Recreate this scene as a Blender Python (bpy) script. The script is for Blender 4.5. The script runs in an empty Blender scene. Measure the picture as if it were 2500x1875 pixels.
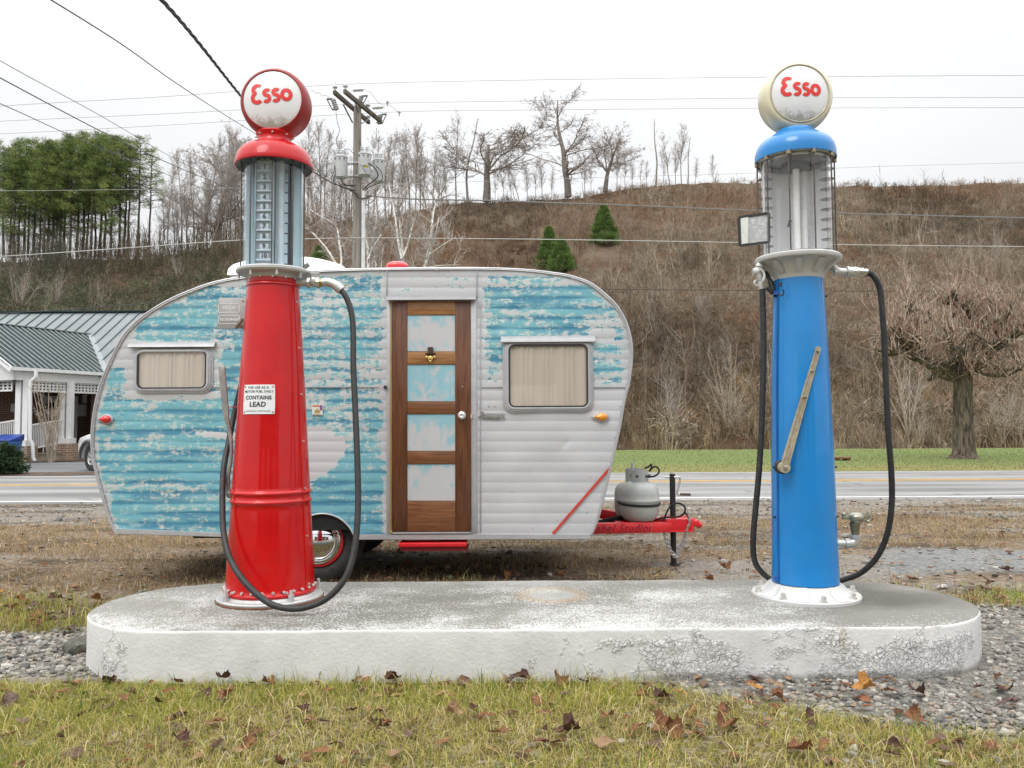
import bpy, bmesh, math, random
import numpy as np
from mathutils import Vector, Matrix

SC = bpy.context.scene
COL = SC.collection
R = math.radians
# ------------------------------------------------------------------ camera
F = 1950.0 / 2500.0            # focal length in picture widths
EYE = 1.206
cam_d = bpy.data.cameras.new('camera')
cam_d.sensor_width = 36.0
cam_d.lens = 36.0 * F
cam_d.clip_end = 4000
cam_d.clip_start = 0.05
cam = bpy.data.objects.new('camera', cam_d)
COL.objects.link(cam)
CM = Matrix.Translation((0, 0, EYE)) @ Matrix.Rotation(R(90 + 2.9), 4, 'X') @ Matrix.Rotation(R(-0.33), 4, 'Z')
cam.matrix_world = CM
SC.camera = cam
# ------------------------------------------------------------------ sky, sun, exposure
SUN_EL, SUN_AZ = 52.0, -150.0    # azimuth measured from +Y towards +X: behind the camera, to the left
SC.view_settings.view_transform = 'Standard'
SC.view_settings.look = 'None'
SC.view_settings.gamma = 1.0
SC.view_settings.exposure = 0.40
SC.view_settings.use_curve_mapping = False
W = bpy.data.worlds.new('World')
SC.world = W
W.use_nodes = True
wn = W.node_tree
wn.nodes.clear()
sky = wn.nodes.new('ShaderNodeTexSky')
sky.sky_type = 'NISHITA'
sky.sun_disc = False
sky.sun_elevation = R(SUN_EL)
sky.sun_rotation = R(SUN_AZ)
sky.air_density = 1.0
sky.dust_density = 4.0
hsv = wn.nodes.new('ShaderNodeHueSaturation')
hsv.inputs['Saturation'].default_value = 0.05
wn.links.new(sky.outputs[0], hsv.inputs['Color'])
# cloud deck: a soft layer that evens out the clear-sky gradient, brighter overhead
tc = wn.nodes.new('ShaderNodeTexCoord')
sep = wn.nodes.new('ShaderNodeSeparateXYZ')
wn.links.new(tc.outputs['Generated'], sep.inputs[0])
ramp = wn.nodes.new('ShaderNodeValToRGB')
ramp.color_ramp.interpolation = 'B_SPLINE'
SKY_STOPS = [(0.0, 0.252), (0.20, 0.270), (0.48, 0.290), (0.72, 0.75), (1.0, 1.02)]
SKY_GAIN = 30.0
cr = ramp.color_ramp
cr.elements[0].position = SKY_STOPS[0][0]
cr.elements[1].position = SKY_STOPS[-1][0]
for p, v in SKY_STOPS[1:-1]:
    cr.elements.new(p)
for e, (p, v) in zip(sorted(cr.elements, key=lambda e: e.position), SKY_STOPS):
    e.color = (v * 0.965, v * 0.982, v * 1.005, 1)
wn.links.new(sep.outputs['Z'], ramp.inputs[0])
cl = wn.nodes.new('ShaderNodeTexNoise')
cl.inputs['Scale'].default_value = 2.2
cl.inputs['Detail'].default_value = 5
cl.inputs['Roughness'].default_value = 0.5
mp = wn.nodes.new('ShaderNodeMapping')
mp.inputs['Scale'].default_value = (1, 1, 3.0)
wn.links.new(tc.outputs['Generated'], mp.inputs[0])
wn.links.new(mp.outputs[0], cl.inputs['Vector'])
mr = wn.nodes.new('ShaderNodeMapRange')
mr.inputs['From Min'].default_value = 0.3
mr.inputs['From Max'].default_value = 0.7
mr.inputs['To Min'].default_value = 0.90 * SKY_GAIN
mr.inputs['To Max'].default_value = 1.05 * SKY_GAIN
wn.links.new(cl.outputs[0], mr.inputs[0])
vm = wn.nodes.new('ShaderNodeVectorMath')
vm.operation = 'SCALE'
wn.links.new(ramp.outputs[0], vm.inputs[0])
wn.links.new(mr.outputs[0], vm.inputs['Scale'])
mixs = wn.nodes.new('ShaderNodeMix')
mixs.data_type = 'RGBA'
mixs.inputs[0].default_value = 0.85        # how much of the clear sky the cloud deck covers
wn.links.new(hsv.outputs[0], mixs.inputs[6])
wn.links.new(vm.outputs[0], mixs.inputs[7])
bg = wn.nodes.new('ShaderNodeBackground')
bg.inputs['Strength'].default_value = 0.1
wn.links.new(mixs.outputs[2], bg.inputs[0])
wo = wn.nodes.new('ShaderNodeOutputWorld')
wn.links.new(bg.outputs[0], wo.inputs[0])

sd = bpy.data.lights.new('sun', 'SUN')
sd.energy = 0.9
sd.angle = R(25)
sd.color = (1.0, 0.97, 0.93)
sun = bpy.data.objects.new('sun', sd)
COL.objects.link(sun)
sdir = Vector((math.sin(R(SUN_AZ)) * math.cos(R(SUN_EL)), math.cos(R(SUN_AZ)) * math.cos(R(SUN_EL)), math.sin(R(SUN_EL))))
sun.rotation_euler = sdir.to_track_quat('Z', 'Y').to_euler()
sun.location = (-6, -10, 18)
SC.cycles.max_bounces = 8
SC.cycles.diffuse_bounces = 3
SC.cycles.glossy_bounces = 4
SC.cycles.transparent_max_bounces = 24
SC.cycles.use_denoising = True
SC.cycles.sample_clamp_indirect = 6.0

# ------------------------------------------------------------------ picture -> place
_R3 = CM.to_3x3()

def ray(px, py):
    return _R3 @ Vector(((px - 1250) / 1950.0, (937.5 - py) / 1950.0, -1.0))

def P(px, py, Y):
    """the point of the place seen at photo pixel (px, py), at distance Y in front of the camera"""
    d = ray(px, py)
    s = Y / d.y
    return Vector((d.x * s, Y, EYE + d.z * s))

def G(px, py, z):
    d = ray(px, py)
    s = (z - EYE) / d.z
    return Vector((d.x * s, d.y * s, z))

def cdepth(p):
    return -(CM.inverted() @ Vector(p)).z

def wid(npx, p):
    """metres spanned by npx photo pixels at point p"""
    return npx / 1950.0 * cdepth(p)

# ------------------------------------------------------------------ tagging
ORG = {}

def tag(o, label=None, cat=None, group=None, kind=None):
    if label: o['label'] = label
    if cat: o['category'] = cat
    if group: o['group'] = group
    if kind: o['kind'] = kind
    return o

def thing(name, label, cat, loc=(0, 0, 0), group=None):
    o = bpy.data.objects.new(name, None)
    o.empty_display_size = 0.2
    COL.objects.link(o)
    o.location = loc
    ORG[o.name] = Vector(loc)
    return tag(o, label, cat, group)

def kids(o):
    return list(o.children)

def copy_tree(o, parent=None, depth=0):
    c = o.copy()
    COL.objects.link(c)
    if parent is not None:
        c.parent = parent
        c.matrix_parent_inverse = o.matrix_parent_inverse.copy()
    for ch in kids(o):
        if ch is not c:
            copy_tree(ch, c, depth + 1)
    return c

# ------------------------------------------------------------------ mesh builder
def rot_to(d):
    return Vector(d).normalized().to_track_quat('Z', 'Y').to_matrix().to_4x4()

class MB:
    def __init__(s):
        s.v, s.f = [], []

    def add(s, vs, fs, M=None):
        b = len(s.v)
        for p in vs:
            p = Vector(p)
            s.v.append(M @ p if M is not None else p)
        for f in fs:
            s.f.append([i + b for i in f])
        return s

    def box(s, c, size, M=None):
        x, y, z = [k / 2 for k in size]
        c = Vector(c)
        vs = [c + Vector((sx * x, sy * y, sz * z)) for sx in (-1, 1) for sy in (-1, 1) for sz in (-1, 1)]
        fs = [(0, 1, 3, 2), (4, 6, 7, 5), (0, 4, 5, 1), (2, 3, 7, 6), (0, 2, 6, 4), (1, 5, 7, 3)]
        return s.add(vs, fs, M)

    def beam(s, a, b, w, h, up=(0, 0, 1)):
        a, b = Vector(a), Vector(b)
        d = (b - a)
        L = d.length
        d.normalize()
        side = d.cross(Vector(up))
        if side.length < 1e-5: side = Vector((1, 0, 0))
        side.normalize()
        u = side.cross(d).normalized()
        M = Matrix.Translation((a + b) / 2) @ Matrix((side, d, u)).transposed().to_4x4()
        return s.box((0, 0, 0), (w, L, h), M)

    def lathe(s, prof, n=40, M=None, a0=0.0, a1=2 * math.pi):
        full = abs(a1 - a0 - 2 * math.pi) < 1e-6
        m = n if full else n + 1
        vs, fs, rings = [], [], []
        for r, z in prof:
            if r < 1e-6 and full:
                rings.append([len(vs)])
                vs.append((0, 0, z))
            else:
                rings.append(list(range(len(vs), len(vs) + m)))
                for i in range(m):
                    a = a0 + (a1 - a0) * i / n
                    vs.append((r * math.cos(a), r * math.sin(a), z))
        for A, B in zip(rings, rings[1:]):
            for i in range(n):
                j = (i + 1) % m if full else i + 1
                if len(A) == 1 and len(B) == 1: continue
                if len(A) == 1: fs.append((A[0], B[j], B[i]))
                elif len(B) == 1: fs.append((A[i], A[j], B[0]))
                else: fs.append((A[i], A[j], B[j], B[i]))
        return s.add(vs, fs, M)

    def cyl(s, a, b, r0, r1=None, n=16, cap=True):
        a, b = Vector(a), Vector(b)
        r1 = r0 if r1 is None else r1
        L = (b - a).length
        M = Matrix.Translation(a) @ rot_to(b - a)
        pr = [(r0, 0), (r1, L)]
        if cap: pr = [(0, 0)] + pr + [(0, L)]
        return s.lathe(pr, n, M)

    def tube(s, path, r, n=8, cap=True, closed=False):
        path = [Vector(p) for p in path]
        m = len(path)
        rr = r if isinstance(r, (list, tuple)) else [r] * m
        t0 = (path[1] - path[0]).normalized()
        up = Vector((0, 0, 1)) if abs(t0.z) < 0.9 else Vector((1, 0, 0))
        u = t0.cross(up).normalized()
        vs, fs = [], []
        for i in range(m):
            if closed: t = path[(i + 1) % m] - path[i - 1]
            else: t = path[min(i + 1, m - 1)] - path[max(i - 1, 0)]
            t.normalize()
            u = (u - t * u.dot(t)).normalized()
            w = t.cross(u)
            for k in range(n):
                a = 2 * math.pi * k / n
                vs.append(path[i] + (u * math.cos(a) + w * math.sin(a)) * rr[i])
        for i in range(m if closed else m - 1):
            i2 = (i + 1) % m
            for k in range(n):
                k2 = (k + 1) % n
                fs.append((i * n + k, i * n + k2, i2 * n + k2, i2 * n + k))
        if cap and not closed:
            fs.append(tuple(range(n))[::-1])
            fs.append(tuple((m - 1) * n + k for k in range(n)))
        return s.add(vs, fs)

    def sphere(s, c, r, n=16, m=10, M=None):
        rx, ry, rz = (r, r, r) if not isinstance(r, (tuple, list)) else r
        pr = [(math.sin(math.pi * i / m), -math.cos(math.pi * i / m)) for i in range(m + 1)]
        T = Matrix.Translation(c) @ (M if M is not None else Matrix()) @ Matrix.Diagonal((rx, ry, rz, 1))
        return s.lathe(pr, n, T)

    def prism(s, poly, y0, y1, M=None):
        """poly in the x-z plane, between y0 and y1"""
        n = len(poly)
        vs = [(x, y0, z) for x, z in poly] + [(x, y1, z) for x, z in poly]
        fs = [tuple(range(n)), tuple(range(2 * n - 1, n - 1, -1))]
        for i in range(n):
            j = (i + 1) % n
            fs.append((i, i + n, j + n, j))
        return s.add(vs, fs, M)

    def ring(s, outer, inner, y0, y1, M=None):
        """a frame between two outlines of equal count, x-z plane"""
        n = len(outer)
        vs = [(x, y0, z) for x, z in outer] + [(x, y0, z) for x, z in inner] + \
             [(x, y1, z) for x, z in outer] + [(x, y1, z) for x, z in inner]
        fs = []
        for i in range(n):
            j = (i + 1) % n
            fs += [(i, j, j + n, i + n), (i + 2 * n, i + 3 * n, j + 3 * n, j + 2 * n),
                   (i, i + 2 * n, j + 2 * n, j), (i + n, j + n, j + 3 * n, i + 3 * n)]
        return s.add(vs, fs, M)

    def strip(s, pts, w, M=None, off=0.0):
        """flat ribbon of width w (number or list) along 2-D points, in the x-z plane"""
        m = len(pts)
        pts = [Vector(p) for p in pts]
        ww = w if isinstance(w, (list, tuple)) else [w] * m
        vs, fs = [], []
        for i in range(m):
            t = (pts[min(i + 1, m - 1)] - pts[max(i - 1, 0)]).normalized()
            nrm = Vector((-t.y, t.x)) * ww[i] / 2
            a, b = pts[i] + nrm, pts[i] - nrm
            vs += [(a.x, off, a.y), (b.x, off, b.y)]
            if i: fs.append((2 * i - 2, 2 * i - 1, 2 * i + 1, 2 * i))
        return s.add(vs, fs, M)

    def piece(s):
        """start another piece: build_each turns every piece into an object of its own"""
        if not hasattr(s, 'marks'): s.marks = []
        s.marks.append((len(s.v), len(s.f)))
        return s

    def build_each(s, name, mat, parent, **k):
        ends = s.marks[1:] + [(len(s.v), len(s.f))]
        for (v0, f0), (v1, f1) in zip(s.marks, ends):
            t = MB()
            t.v = s.v[v0:v1]; t.f = [[i - v0 for i in f] for f in s.f[f0:f1]]
            if t.f: t.build(name, mat, parent, **k)

    def build(s, name, mat, parent=None, smooth=35, bevel=None, loc=None, seg=2, recalc=True):
        org = Vector((0, 0, 0))
        if parent is not None: org = ORG[parent.name]
        elif loc is not None: org = Vector(loc)
        me = bpy.data.meshes.new(name)
        me.from_pydata([tuple(p - org) for p in s.v], [], s.f)
        bm = bmesh.new()
        bm.from_mesh(me)
        if recalc: bmesh.ops.recalc_face_normals(bm, faces=bm.faces)
        if bevel:
            es = [e for e in bm.edges if len(e.link_faces) == 2 and e.calc_face_angle(0) > R(35)]
            bmesh.ops.bevel(bm, geom=es, offset=bevel, segments=seg, affect='EDGES', profile=0.5)
        if smooth:
            for f in bm.faces: f.smooth = True
            for e in bm.edges:
                if len(e.link_faces) == 2 and e.calc_face_angle(0) > R(smooth): e.smooth = False
        bm.to_mesh(me)
        bm.free()
        return link(name, me, mat, parent, None if parent is not None else org)

def link(name, me, mat, parent=None, loc=None):
    o = bpy.data.objects.new(name, me)
    COL.objects.link(o)
    if mat is not None: me.materials.append(mat)
    if parent is not None:
        o.parent = parent
        ORG[o.name] = ORG[parent.name]
    else:
        o.location = loc if loc is not None else (0, 0, 0)
        ORG[o.name] = Vector(o.location)
    return o

def np_mesh(name, V, Fc, col=None, smooth=False):
    V = np.asarray(V, dtype=np.float32).reshape(-1, 3)
    Fc = np.asarray(Fc, dtype=np.int32)
    k = Fc.shape[1]
    me = bpy.data.meshes.new(name)
    me.vertices.add(len(V))
    me.vertices.foreach_set('co', V.ravel())
    me.loops.add(Fc.size)
    me.loops.foreach_set('vertex_index', Fc.ravel())
    me.polygons.add(len(Fc))
    me.polygons.foreach_set('loop_start', np.arange(0, Fc.size, k, dtype=np.int32))
    me.polygons.foreach_set('use_smooth', np.full(len(Fc), smooth, dtype=bool))
    me.update(calc_edges=True)
    if col is not None:
        at = me.color_attributes.new('col', 'FLOAT_COLOR', 'POINT')
        c = np.ones((len(V), 4), dtype=np.float32)
        c[:, :3] = col
        at.data.foreach_set('color', c.ravel())
    return me

def spline(pts, k=8):
    """Catmull-Rom through the points"""
    pts = [Vector(p) for p in pts]
    q = [pts[0] * 2 - pts[1]] + pts + [pts[-1] * 2 - pts[-2]]
    out = []
    for i in range(1, len(q) - 2):
        a, b, c, d = q[i - 1:i + 3]
        for j in range(k):
            t = j / k
            out.append(0.5 * ((2 * b) + (c - a) * t + (2 * a - 5 * b + 4 * c - d) * t * t + (3 * b - a - 3 * c + d) * t ** 3))
    out.append(pts[-1])
    return out

def rrect(x0, z0, x1, z1, r, n=5):
    out = []
    for cx, cz, a in ((x1 - r, z1 - r, 0), (x0 + r, z1 - r, 90), (x0 + r, z0 + r, 180), (x1 - r, z0 + r, 270)):
        for i in range(n + 1):
            t = R(a + 90 * i / n)
            out.append((cx + r * math.cos(t), cz + r * math.sin(t)))
    return out

def text_mesh(body, size, extrude=0.0, bold=0.0, shear=0.0, spacing=1.0, M=None):
    cu = bpy.data.curves.new('lettering', 'FONT')
    cu.body = body
    cu.size = size
    cu.extrude = extrude
    cu.offset = bold
    cu.shear = shear
    cu.space_character = spacing
    cu.align_x = 'CENTER'
    cu.align_y = 'CENTER'
    cu.resolution_u = 3
    o = bpy.data.objects.new('lettering', cu)
    COL.objects.link(o)
    dg = bpy.context.evaluated_depsgraph_get()
    me = bpy.data.meshes.new_from_object(o.evaluated_get(dg))
    vs = [v.co.copy() for v in me.vertices]
    fs = [list(p.vertices) for p in me.polygons]
    bpy.data.objects.remove(o)
    bpy.data.curves.remove(cu)
    bpy.data.meshes.remove(me)
    if M is not None: vs = [M @ v for v in vs]
    return vs, fs

FACE = Matrix.Rotation(R(90), 4, 'X')      # text in x-y -> upright, facing the road side (-Y)

# ------------------------------------------------------------------ materials
def s2l(r, g, b, k=1.0):
    f = lambda c: (c / 255 / 12.92 if c / 255 <= 0.04045 else ((c / 255 + 0.055) / 1.055) ** 2.4)
    return (f(r) * k, f(g) * k, f(b) * k)

def new_mat(name):
    m = bpy.data.materials.new(name)
    m.use_nodes = True
    nt = m.node_tree
    nt.nodes.clear()
    return m, nt

def nd(nt, typ, ins=None, **at):
    n = nt.nodes.new(typ)
    for k, v in at.items(): setattr(n, k, v)
    for k, v in (ins or {}).items():
        sk = n.inputs[k]
        if isinstance(v, bpy.types.NodeSocket): nt.links.new(v, sk)
        else:
            if hasattr(sk.default_value, '__len__') and not isinstance(v, str):
                v = list(v)
                if len(sk.default_value) == 4 and len(v) == 3: v.append(1)
            sk.default_value = v
    return n

def mix(nt, f, a, b, blend='MIX'):
    return nd(nt, 'ShaderNodeMix', {0: f, 6: a, 7: b}, data_type='RGBA', blend_type=blend).outputs[2]

def mth(nt, op, a, b=0.0, c=0.0, clamp=False):
    n = nd(nt, 'ShaderNodeMath', {0: a, 1: b, 2: c}, operation=op)
    n.use_clamp = clamp
    return n.outputs[0]

def sstep(nt, v, lo, hi):
    return nd(nt, 'ShaderNodeMapRange', {'Value': v, 'From Min': lo, 'From Max': hi}, interpolation_type='SMOOTHSTEP').outputs[0]

def noise(nt, vec, scale, detail=4, rough=0.55, dist=0.0):
    return nd(nt, 'ShaderNodeTexNoise', {'Vector': vec, 'Scale': scale, 'Detail': detail, 'Roughness': rough, 'Distortion': dist}).outputs[0]

def coords(nt, scale=(1, 1, 1), kind='Object'):
    t = nd(nt, 'ShaderNodeTexCoord').outputs[kind]
    if tuple(scale) == (1, 1, 1): return t
    return nd(nt, 'ShaderNodeMapping', {'Vector': t, 'Scale': scale}).outputs[0]

def bump(nt, h, strength, dist=0.01, normal=None):
    ins = {'Height': h, 'Strength': strength, 'Distance': dist}
    if normal is not None: ins['Normal'] = normal
    return nd(nt, 'ShaderNodeBump', ins).outputs[0]

def out(nt, sh):
    nd(nt, 'ShaderNodeOutputMaterial', {'Surface': sh})

def bsdf(nt, **k):
    names = dict(color='Base Color', rough='Roughness', metal='Metallic', normal='Normal', coat='Coat Weight',
                 coat_rough='Coat Roughness', spec='Specular IOR Level', trans='Transmission Weight', ior='IOR', alpha='Alpha',
                 sub='Subsurface Weight')
    return nd(nt, 'ShaderNodeBsdfPrincipled', {names[a]: b for a, b in k.items()}).outputs[0]

def simple(name, col, rough=0.5, metal=0.0, var=0.12, scale=6.0, bmp=0.0, bscale=60.0, coat=0.0, spec=0.5, dirt=None, dirt_amt=0.0, stretch=(1, 1, 1)):
    """a worn real surface: mottled base colour, uneven gloss, fine bump, optional dirt blotches"""
    m, nt = new_mat(name)
    v = coords(nt, stretch)
    n = noise(nt, v, scale, 5, 0.6)
    lo = [c * (1 - var) for c in col]
    hi = [min(1, c * (1 + var)) for c in col]
    c = mix(nt, sstep(nt, n, 0.3, 0.7), lo, hi)
    if dirt is not None:
        d = noise(nt, v, scale * 2.7, 6, 0.7)
        c = mix(nt, mth(nt, 'MULTIPLY', sstep(nt, d, 0.5, 0.72), dirt_amt), c, dirt)
    rg = mth(nt, 'ADD', rough - 0.08, mth(nt, 'MULTIPLY', noise(nt, v, scale * 3, 4), 0.16), clamp=True)
    k = dict(color=c, rough=rg, metal=metal, coat=coat, spec=spec)
    if bmp: k['normal'] = bump(nt, noise(nt, v, bscale, 4, 0.6), bmp, 0.01)
    out(nt, bsdf(nt, **k))
    return m

def vcol(name, rough=0.9, trans=0.0, spec=0.1, var=0.25, scale=9.0):
    """colour carried by the plant mesh itself, mottled"""
    m, nt = new_mat(name)
    a = nd(nt, 'ShaderNodeAttribute', attribute_name='col').outputs['Color']
    n = noise(nt, coords(nt), scale, 3)
    a = mix(nt, 1.0, a, nd(nt, 'ShaderNodeMapRange', {'Value': n, 'From Min': 0.25, 'From Max': 0.75, 'To Min': 1 - var, 'To Max': 1 + var}).outputs[0], 'MULTIPLY')
    b = bsdf(nt, color=a, rough=rough, spec=spec)
    if trans:
        t = nd(nt, 'ShaderNodeBsdfTranslucent', {'Color': a}).outputs[0]
        b = nd(nt, 'ShaderNodeMixShader', {0: trans, 1: b, 2: t}).outputs[0]
    out(nt, b)
    return m
# ================================================================== THE SETTING
rng = np.random.default_rng(7)
random.seed(11)

def vnoise(x, y, seed=0):
    x = np.asarray(x, dtype=np.float64); y = np.asarray(y, dtype=np.float64)
    xi, yi = np.floor(x), np.floor(y)
    fx, fy = x - xi, y - yi
    fx = fx * fx * (3 - 2 * fx); fy = fy * fy * (3 - 2 * fy)
    def h(a, b):
        t = np.sin(a * 127.1 + b * 311.7 + seed * 74.7) * 43758.5453
        return t - np.floor(t)
    return (h(xi, yi) * (1 - fx) + h(xi + 1, yi) * fx) * (1 - fy) + (h(xi, yi + 1) * (1 - fx) + h(xi + 1, yi + 1) * fx) * fy

def fbm(x, y, seed=0, o=4):
    s, a, t = 0, 0.5, 0
    for i in range(o):
        s = s + a * vnoise(np.asarray(x) * 2 ** i, np.asarray(y) * 2 ** i, seed + i); t += a; a *= 0.5
    return s / t

def ss(v, lo, hi):
    t = np.clip((np.asarray(v, dtype=np.float64) - lo) / (hi - lo), 0, 1)
    return t * t * (3 - 2 * t)

GZ = 0.07
def gz(x, y):
    return GZ * ss(y, 3.7, 5.6)

ISL_Y0, ISL_Y1, ISL_X0, ISL_X1, ISL_Z = 3.80, 4.97, -2.235, 2.440, 0.246

def m_gravel(x, y):
    n = (fbm(x * 1.6, y * 1.6, 3) - 0.5)
    line = 3.80 - 0.47 * (x - 0.45)
    right = ss(y - line + n * 0.35, -0.06, 0.10) * ss(x, 0.35, 0.8) * (1 - ss(y + n * 0.5 - np.maximum(0, 2.9 - x) * 0.1, 5.0, 5.25))
    left = ss(-x + n * 0.3, 1.75, 1.95) * ss(y + n * 0.25, 3.86, 4.0) * (1 - ss(y + n * 0.4, 4.45, 4.65))
    return np.clip(np.maximum(right, left), 0, 1)

def m_grass(x, y):
    n = fbm(x * 1.3, y * 1.3, 9) - 0.5
    front = 1 - ss(y + n * 0.2, 3.80, 3.95)
    back = ss(y + n * 0.3, 4.55, 4.75) * (1 - ss(y + n * 0.9, 5.2, 5.6))
    return np.clip(np.maximum(front, back) * (1 - m_gravel(x, y)), 0, 1)

def axis(fine0, fine1, step, lo, hi, grow=1.25):
    a = list(np.arange(fine0, fine1 + 1e-6, step))
    s, v = step, a[-1]
    while v < hi:
        s *= grow; v += s; a.append(v)
    s, v = step, a[0]
    while v > lo:
        s *= grow; v -= s; a.insert(0, v)
    return np.array(a)

gx = axis(-6, 6, 0.05, -700, 700)
gy = axis(2.3, 12.6, 0.05, -60, 1200)
GX, GY = np.meshgrid(gx, gy, indexing='ij')
near = (1 - ss(np.abs(GX), 8, 12)) * (1 - ss(GY, 11.2, 12.0)) * ss(GY, -2, 1.5)
GZZ = gz(GX, GY) + near * ((fbm(GX * 1.1, GY * 1.1, 1) - 0.5) * 0.03 + (fbm(GX * 7, GY * 7, 2) - 0.5) * 0.016)
GZZ = np.where(GY > 12.0, GZ - 0.012, GZZ)
inisl = (np.abs(GX) < 2.7) & (GY > 3.7) & (GY < 5.1)
GZZ = np.where(inisl, np.minimum(GZZ, gz(GX, GY) + 0.01), GZZ)
g_gv, g_gr = m_gravel(GX, GY), m_grass(GX, GY)
soil = np.array([.105, .085, .036]); grav = np.array([.160, .150, .130]); dirt = np.array([.165, .120, .078]); grey = np.array([.195, .175, .150])
c = np.broadcast_to(dirt, GX.shape + (3,)).copy()
st = fbm(GX * 0.5, GY * 1.7, 21)
k = np.clip(ss(st + 0.22 * ss(GY, 8.5, 12.0), 0.52, 0.70), 0, 1)[..., None]
c = c * (1 - k) + grey * k
dk = ss(fbm(GX * 1.3, GY * 3.5, 31), 0.48, 0.7)[..., None]
c = c * (1 - 0.55 * dk)
pvm = (ss(GX + (fbm(GX * 2.2, GY * 2.2, 77) - .5) * 1.1, 2.75, 3.15) * ss(GY + (fbm(GX * 1.7, GY * 1.7, 78) - .5) * .5, 6.05, 6.2) * (1 - ss(GY + (fbm(GX * 1.5, GY * 1.5, 79) - .5) * .7, 7.0, 7.25)))[..., None]
c = c * (1 - pvm) + np.array([.170, .172, .166]) * (.85 + .3 * fbm(GX * 3, GY * 6, 80)[..., None]) * pvm
c = c * (1 - g_gr[..., None]) + soil * g_gr[..., None]
c = c * (1 - g_gv[..., None]) + grav * g_gv[..., None]
moss = (ss(GX, 3.0, 3.3) * ss(GY, 5.0, 5.15) * (1 - ss(GY + (fbm(GX * 3, GY * 3, 5) - .5) * .4, 5.35, 5.6)))[..., None]
c = c * (1 - moss) + np.array([.09, .12, .02]) * moss
nx, ny = GX.shape
idx = np.arange(nx * ny).reshape(nx, ny)
Fq = np.stack([idx[:-1, :-1], idx[1:, :-1], idx[1:, 1:], idx[:-1, 1:]], -1).reshape(-1, 4)

def ground_mat():
    m, nt = new_mat('soil_and_stones')
    v = coords(nt)
    a = nd(nt, 'ShaderNodeAttribute', attribute_name='col').outputs['Color']
    f = noise(nt, v, 26, 6, 0.7)
    a = mix(nt, 1.0, a, nd(nt, 'ShaderNodeMapRange', {'Value': f, 'From Min': 0.25, 'From Max': 0.75, 'To Min': 0.45, 'To Max': 1.6}).outputs[0], 'MULTIPLY')
    vo = nd(nt, 'ShaderNodeTexVoronoi', {'Vector': v, 'Scale': 38.0})
    sp = nd(nt, 'ShaderNodeSeparateColor', {0: vo.outputs['Color']}).outputs[0]
    a = mix(nt, mth(nt, 'MULTIPLY', sstep(nt, sp, 0.72, 0.9), 0.5), a, (.30, .27, .23))
    h = mth(nt, 'ADD', f, mth(nt, 'MULTIPLY', vo.outputs['Distance'], -0.6))
    out(nt, bsdf(nt, color=a, rough=0.95, spec=0.15, normal=bump(nt, h, 0.7, 0.02)))
    return m

me = np_mesh('ground', np.stack([GX, GY, GZZ], -1), Fq, c.reshape(-1, 3), smooth=True)
tag(link('ground', me, ground_mat()), kind='structure')

# ---------------------------------------------------------------- road
def asphalt(name, col, streak=0.25):
    m, nt = new_mat(name)
    v = coords(nt)
    big = noise(nt, nd(nt, 'ShaderNodeMapping', {'Vector': v, 'Scale': (0.12, 1.3, 1)}).outputs[0], 1.0, 5, 0.6)
    fine = noise(nt, v, 90, 3, 0.7)
    a = mix(nt, sstep(nt, big, 0.3, 0.7), [x * (1 - streak) for x in col], [x * (1 + streak) for x in col])
    a = mix(nt, 1.0, a, nd(nt, 'ShaderNodeMapRange', {'Value': fine, 'From Min': 0.2, 'From Max': 0.8, 'To Min': 0.6, 'To Max': 1.4}).outputs[0], 'MULTIPLY')
    cr_ = nd(nt, 'ShaderNodeTexVoronoi', {'Vector': nd(nt, 'ShaderNodeMapping', {'Vector': v, 'Scale': (0.25, 0.8, 1)}).outputs[0], 'Scale': 1.1}, feature='DISTANCE_TO_EDGE').outputs[0]
    crack = mth(nt, 'MULTIPLY', mth(nt, 'SUBTRACT', 1.0, sstep(nt, cr_, 0.0, 0.02)), sstep(nt, noise(nt, v, 0.5, 3), 0.48, 0.6))
    a = mix(nt, mth(nt, 'MULTIPLY', crack, 0.55), a, (.03, .03, .03))
    out(nt, bsdf(nt, color=a, rough=0.72, spec=0.4, normal=bump(nt, fine, 0.35, 0.008)))
    return m

M_ROAD = asphalt('worn_asphalt', (.20, .196, .19), .42)
M_LOT = asphalt('dark_asphalt', (.115, .118, .12))

def sheet(name, poly, z, mat):
    b = MB()
    b.add([(x, y, z) for x, y in poly], [tuple(range(len(poly)))])
    o = b.build(name, mat, smooth=None)
    return tag(o, kind='structure')

RY0, RYM, RY1 = 12.15, 15.75, 18.50
sheet('road', [(-500, RY0 - 0.25), (500, RY0 - 0.25), (500, RY1 + 0.1), (-500, RY1 + 0.1)], GZ + 0.002, M_ROAD)
M_WHITE = simple('worn_white_paint', (.62, .62, .60), 0.6, var=0.12, scale=3, dirt=(.2, .2, .19), dirt_amt=0.45)
M_YELL = simple('worn_yellow_paint', (.62, .36, .06), 0.6, var=0.15, scale=3, dirt=(.2, .18, .12), dirt_amt=0.5)
for y, w, m_ in ((RY0 + 0.06, 0.13, M_WHITE), (RY1 - 0.12, 0.10, M_WHITE), (RYM - 0.12, 0.11, M_YELL), (RYM + 0.12, 0.11, M_YELL)):
    sheet('road_marking', [(-500, y - w / 2), (500, y - w / 2), (500, y + w / 2), (-500, y + w / 2)], GZ + 0.007, m_)
sheet('parking_lot', [(-60, RY1 + 0.1), (-7.5, RY1 + 0.1), (-7.0, 24), (-8.5, 29), (-13.2, 29.5), (-15.2, 25.6), (-17, 24.9), (-60, 24)], GZ + 0.004, M_LOT)
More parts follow.
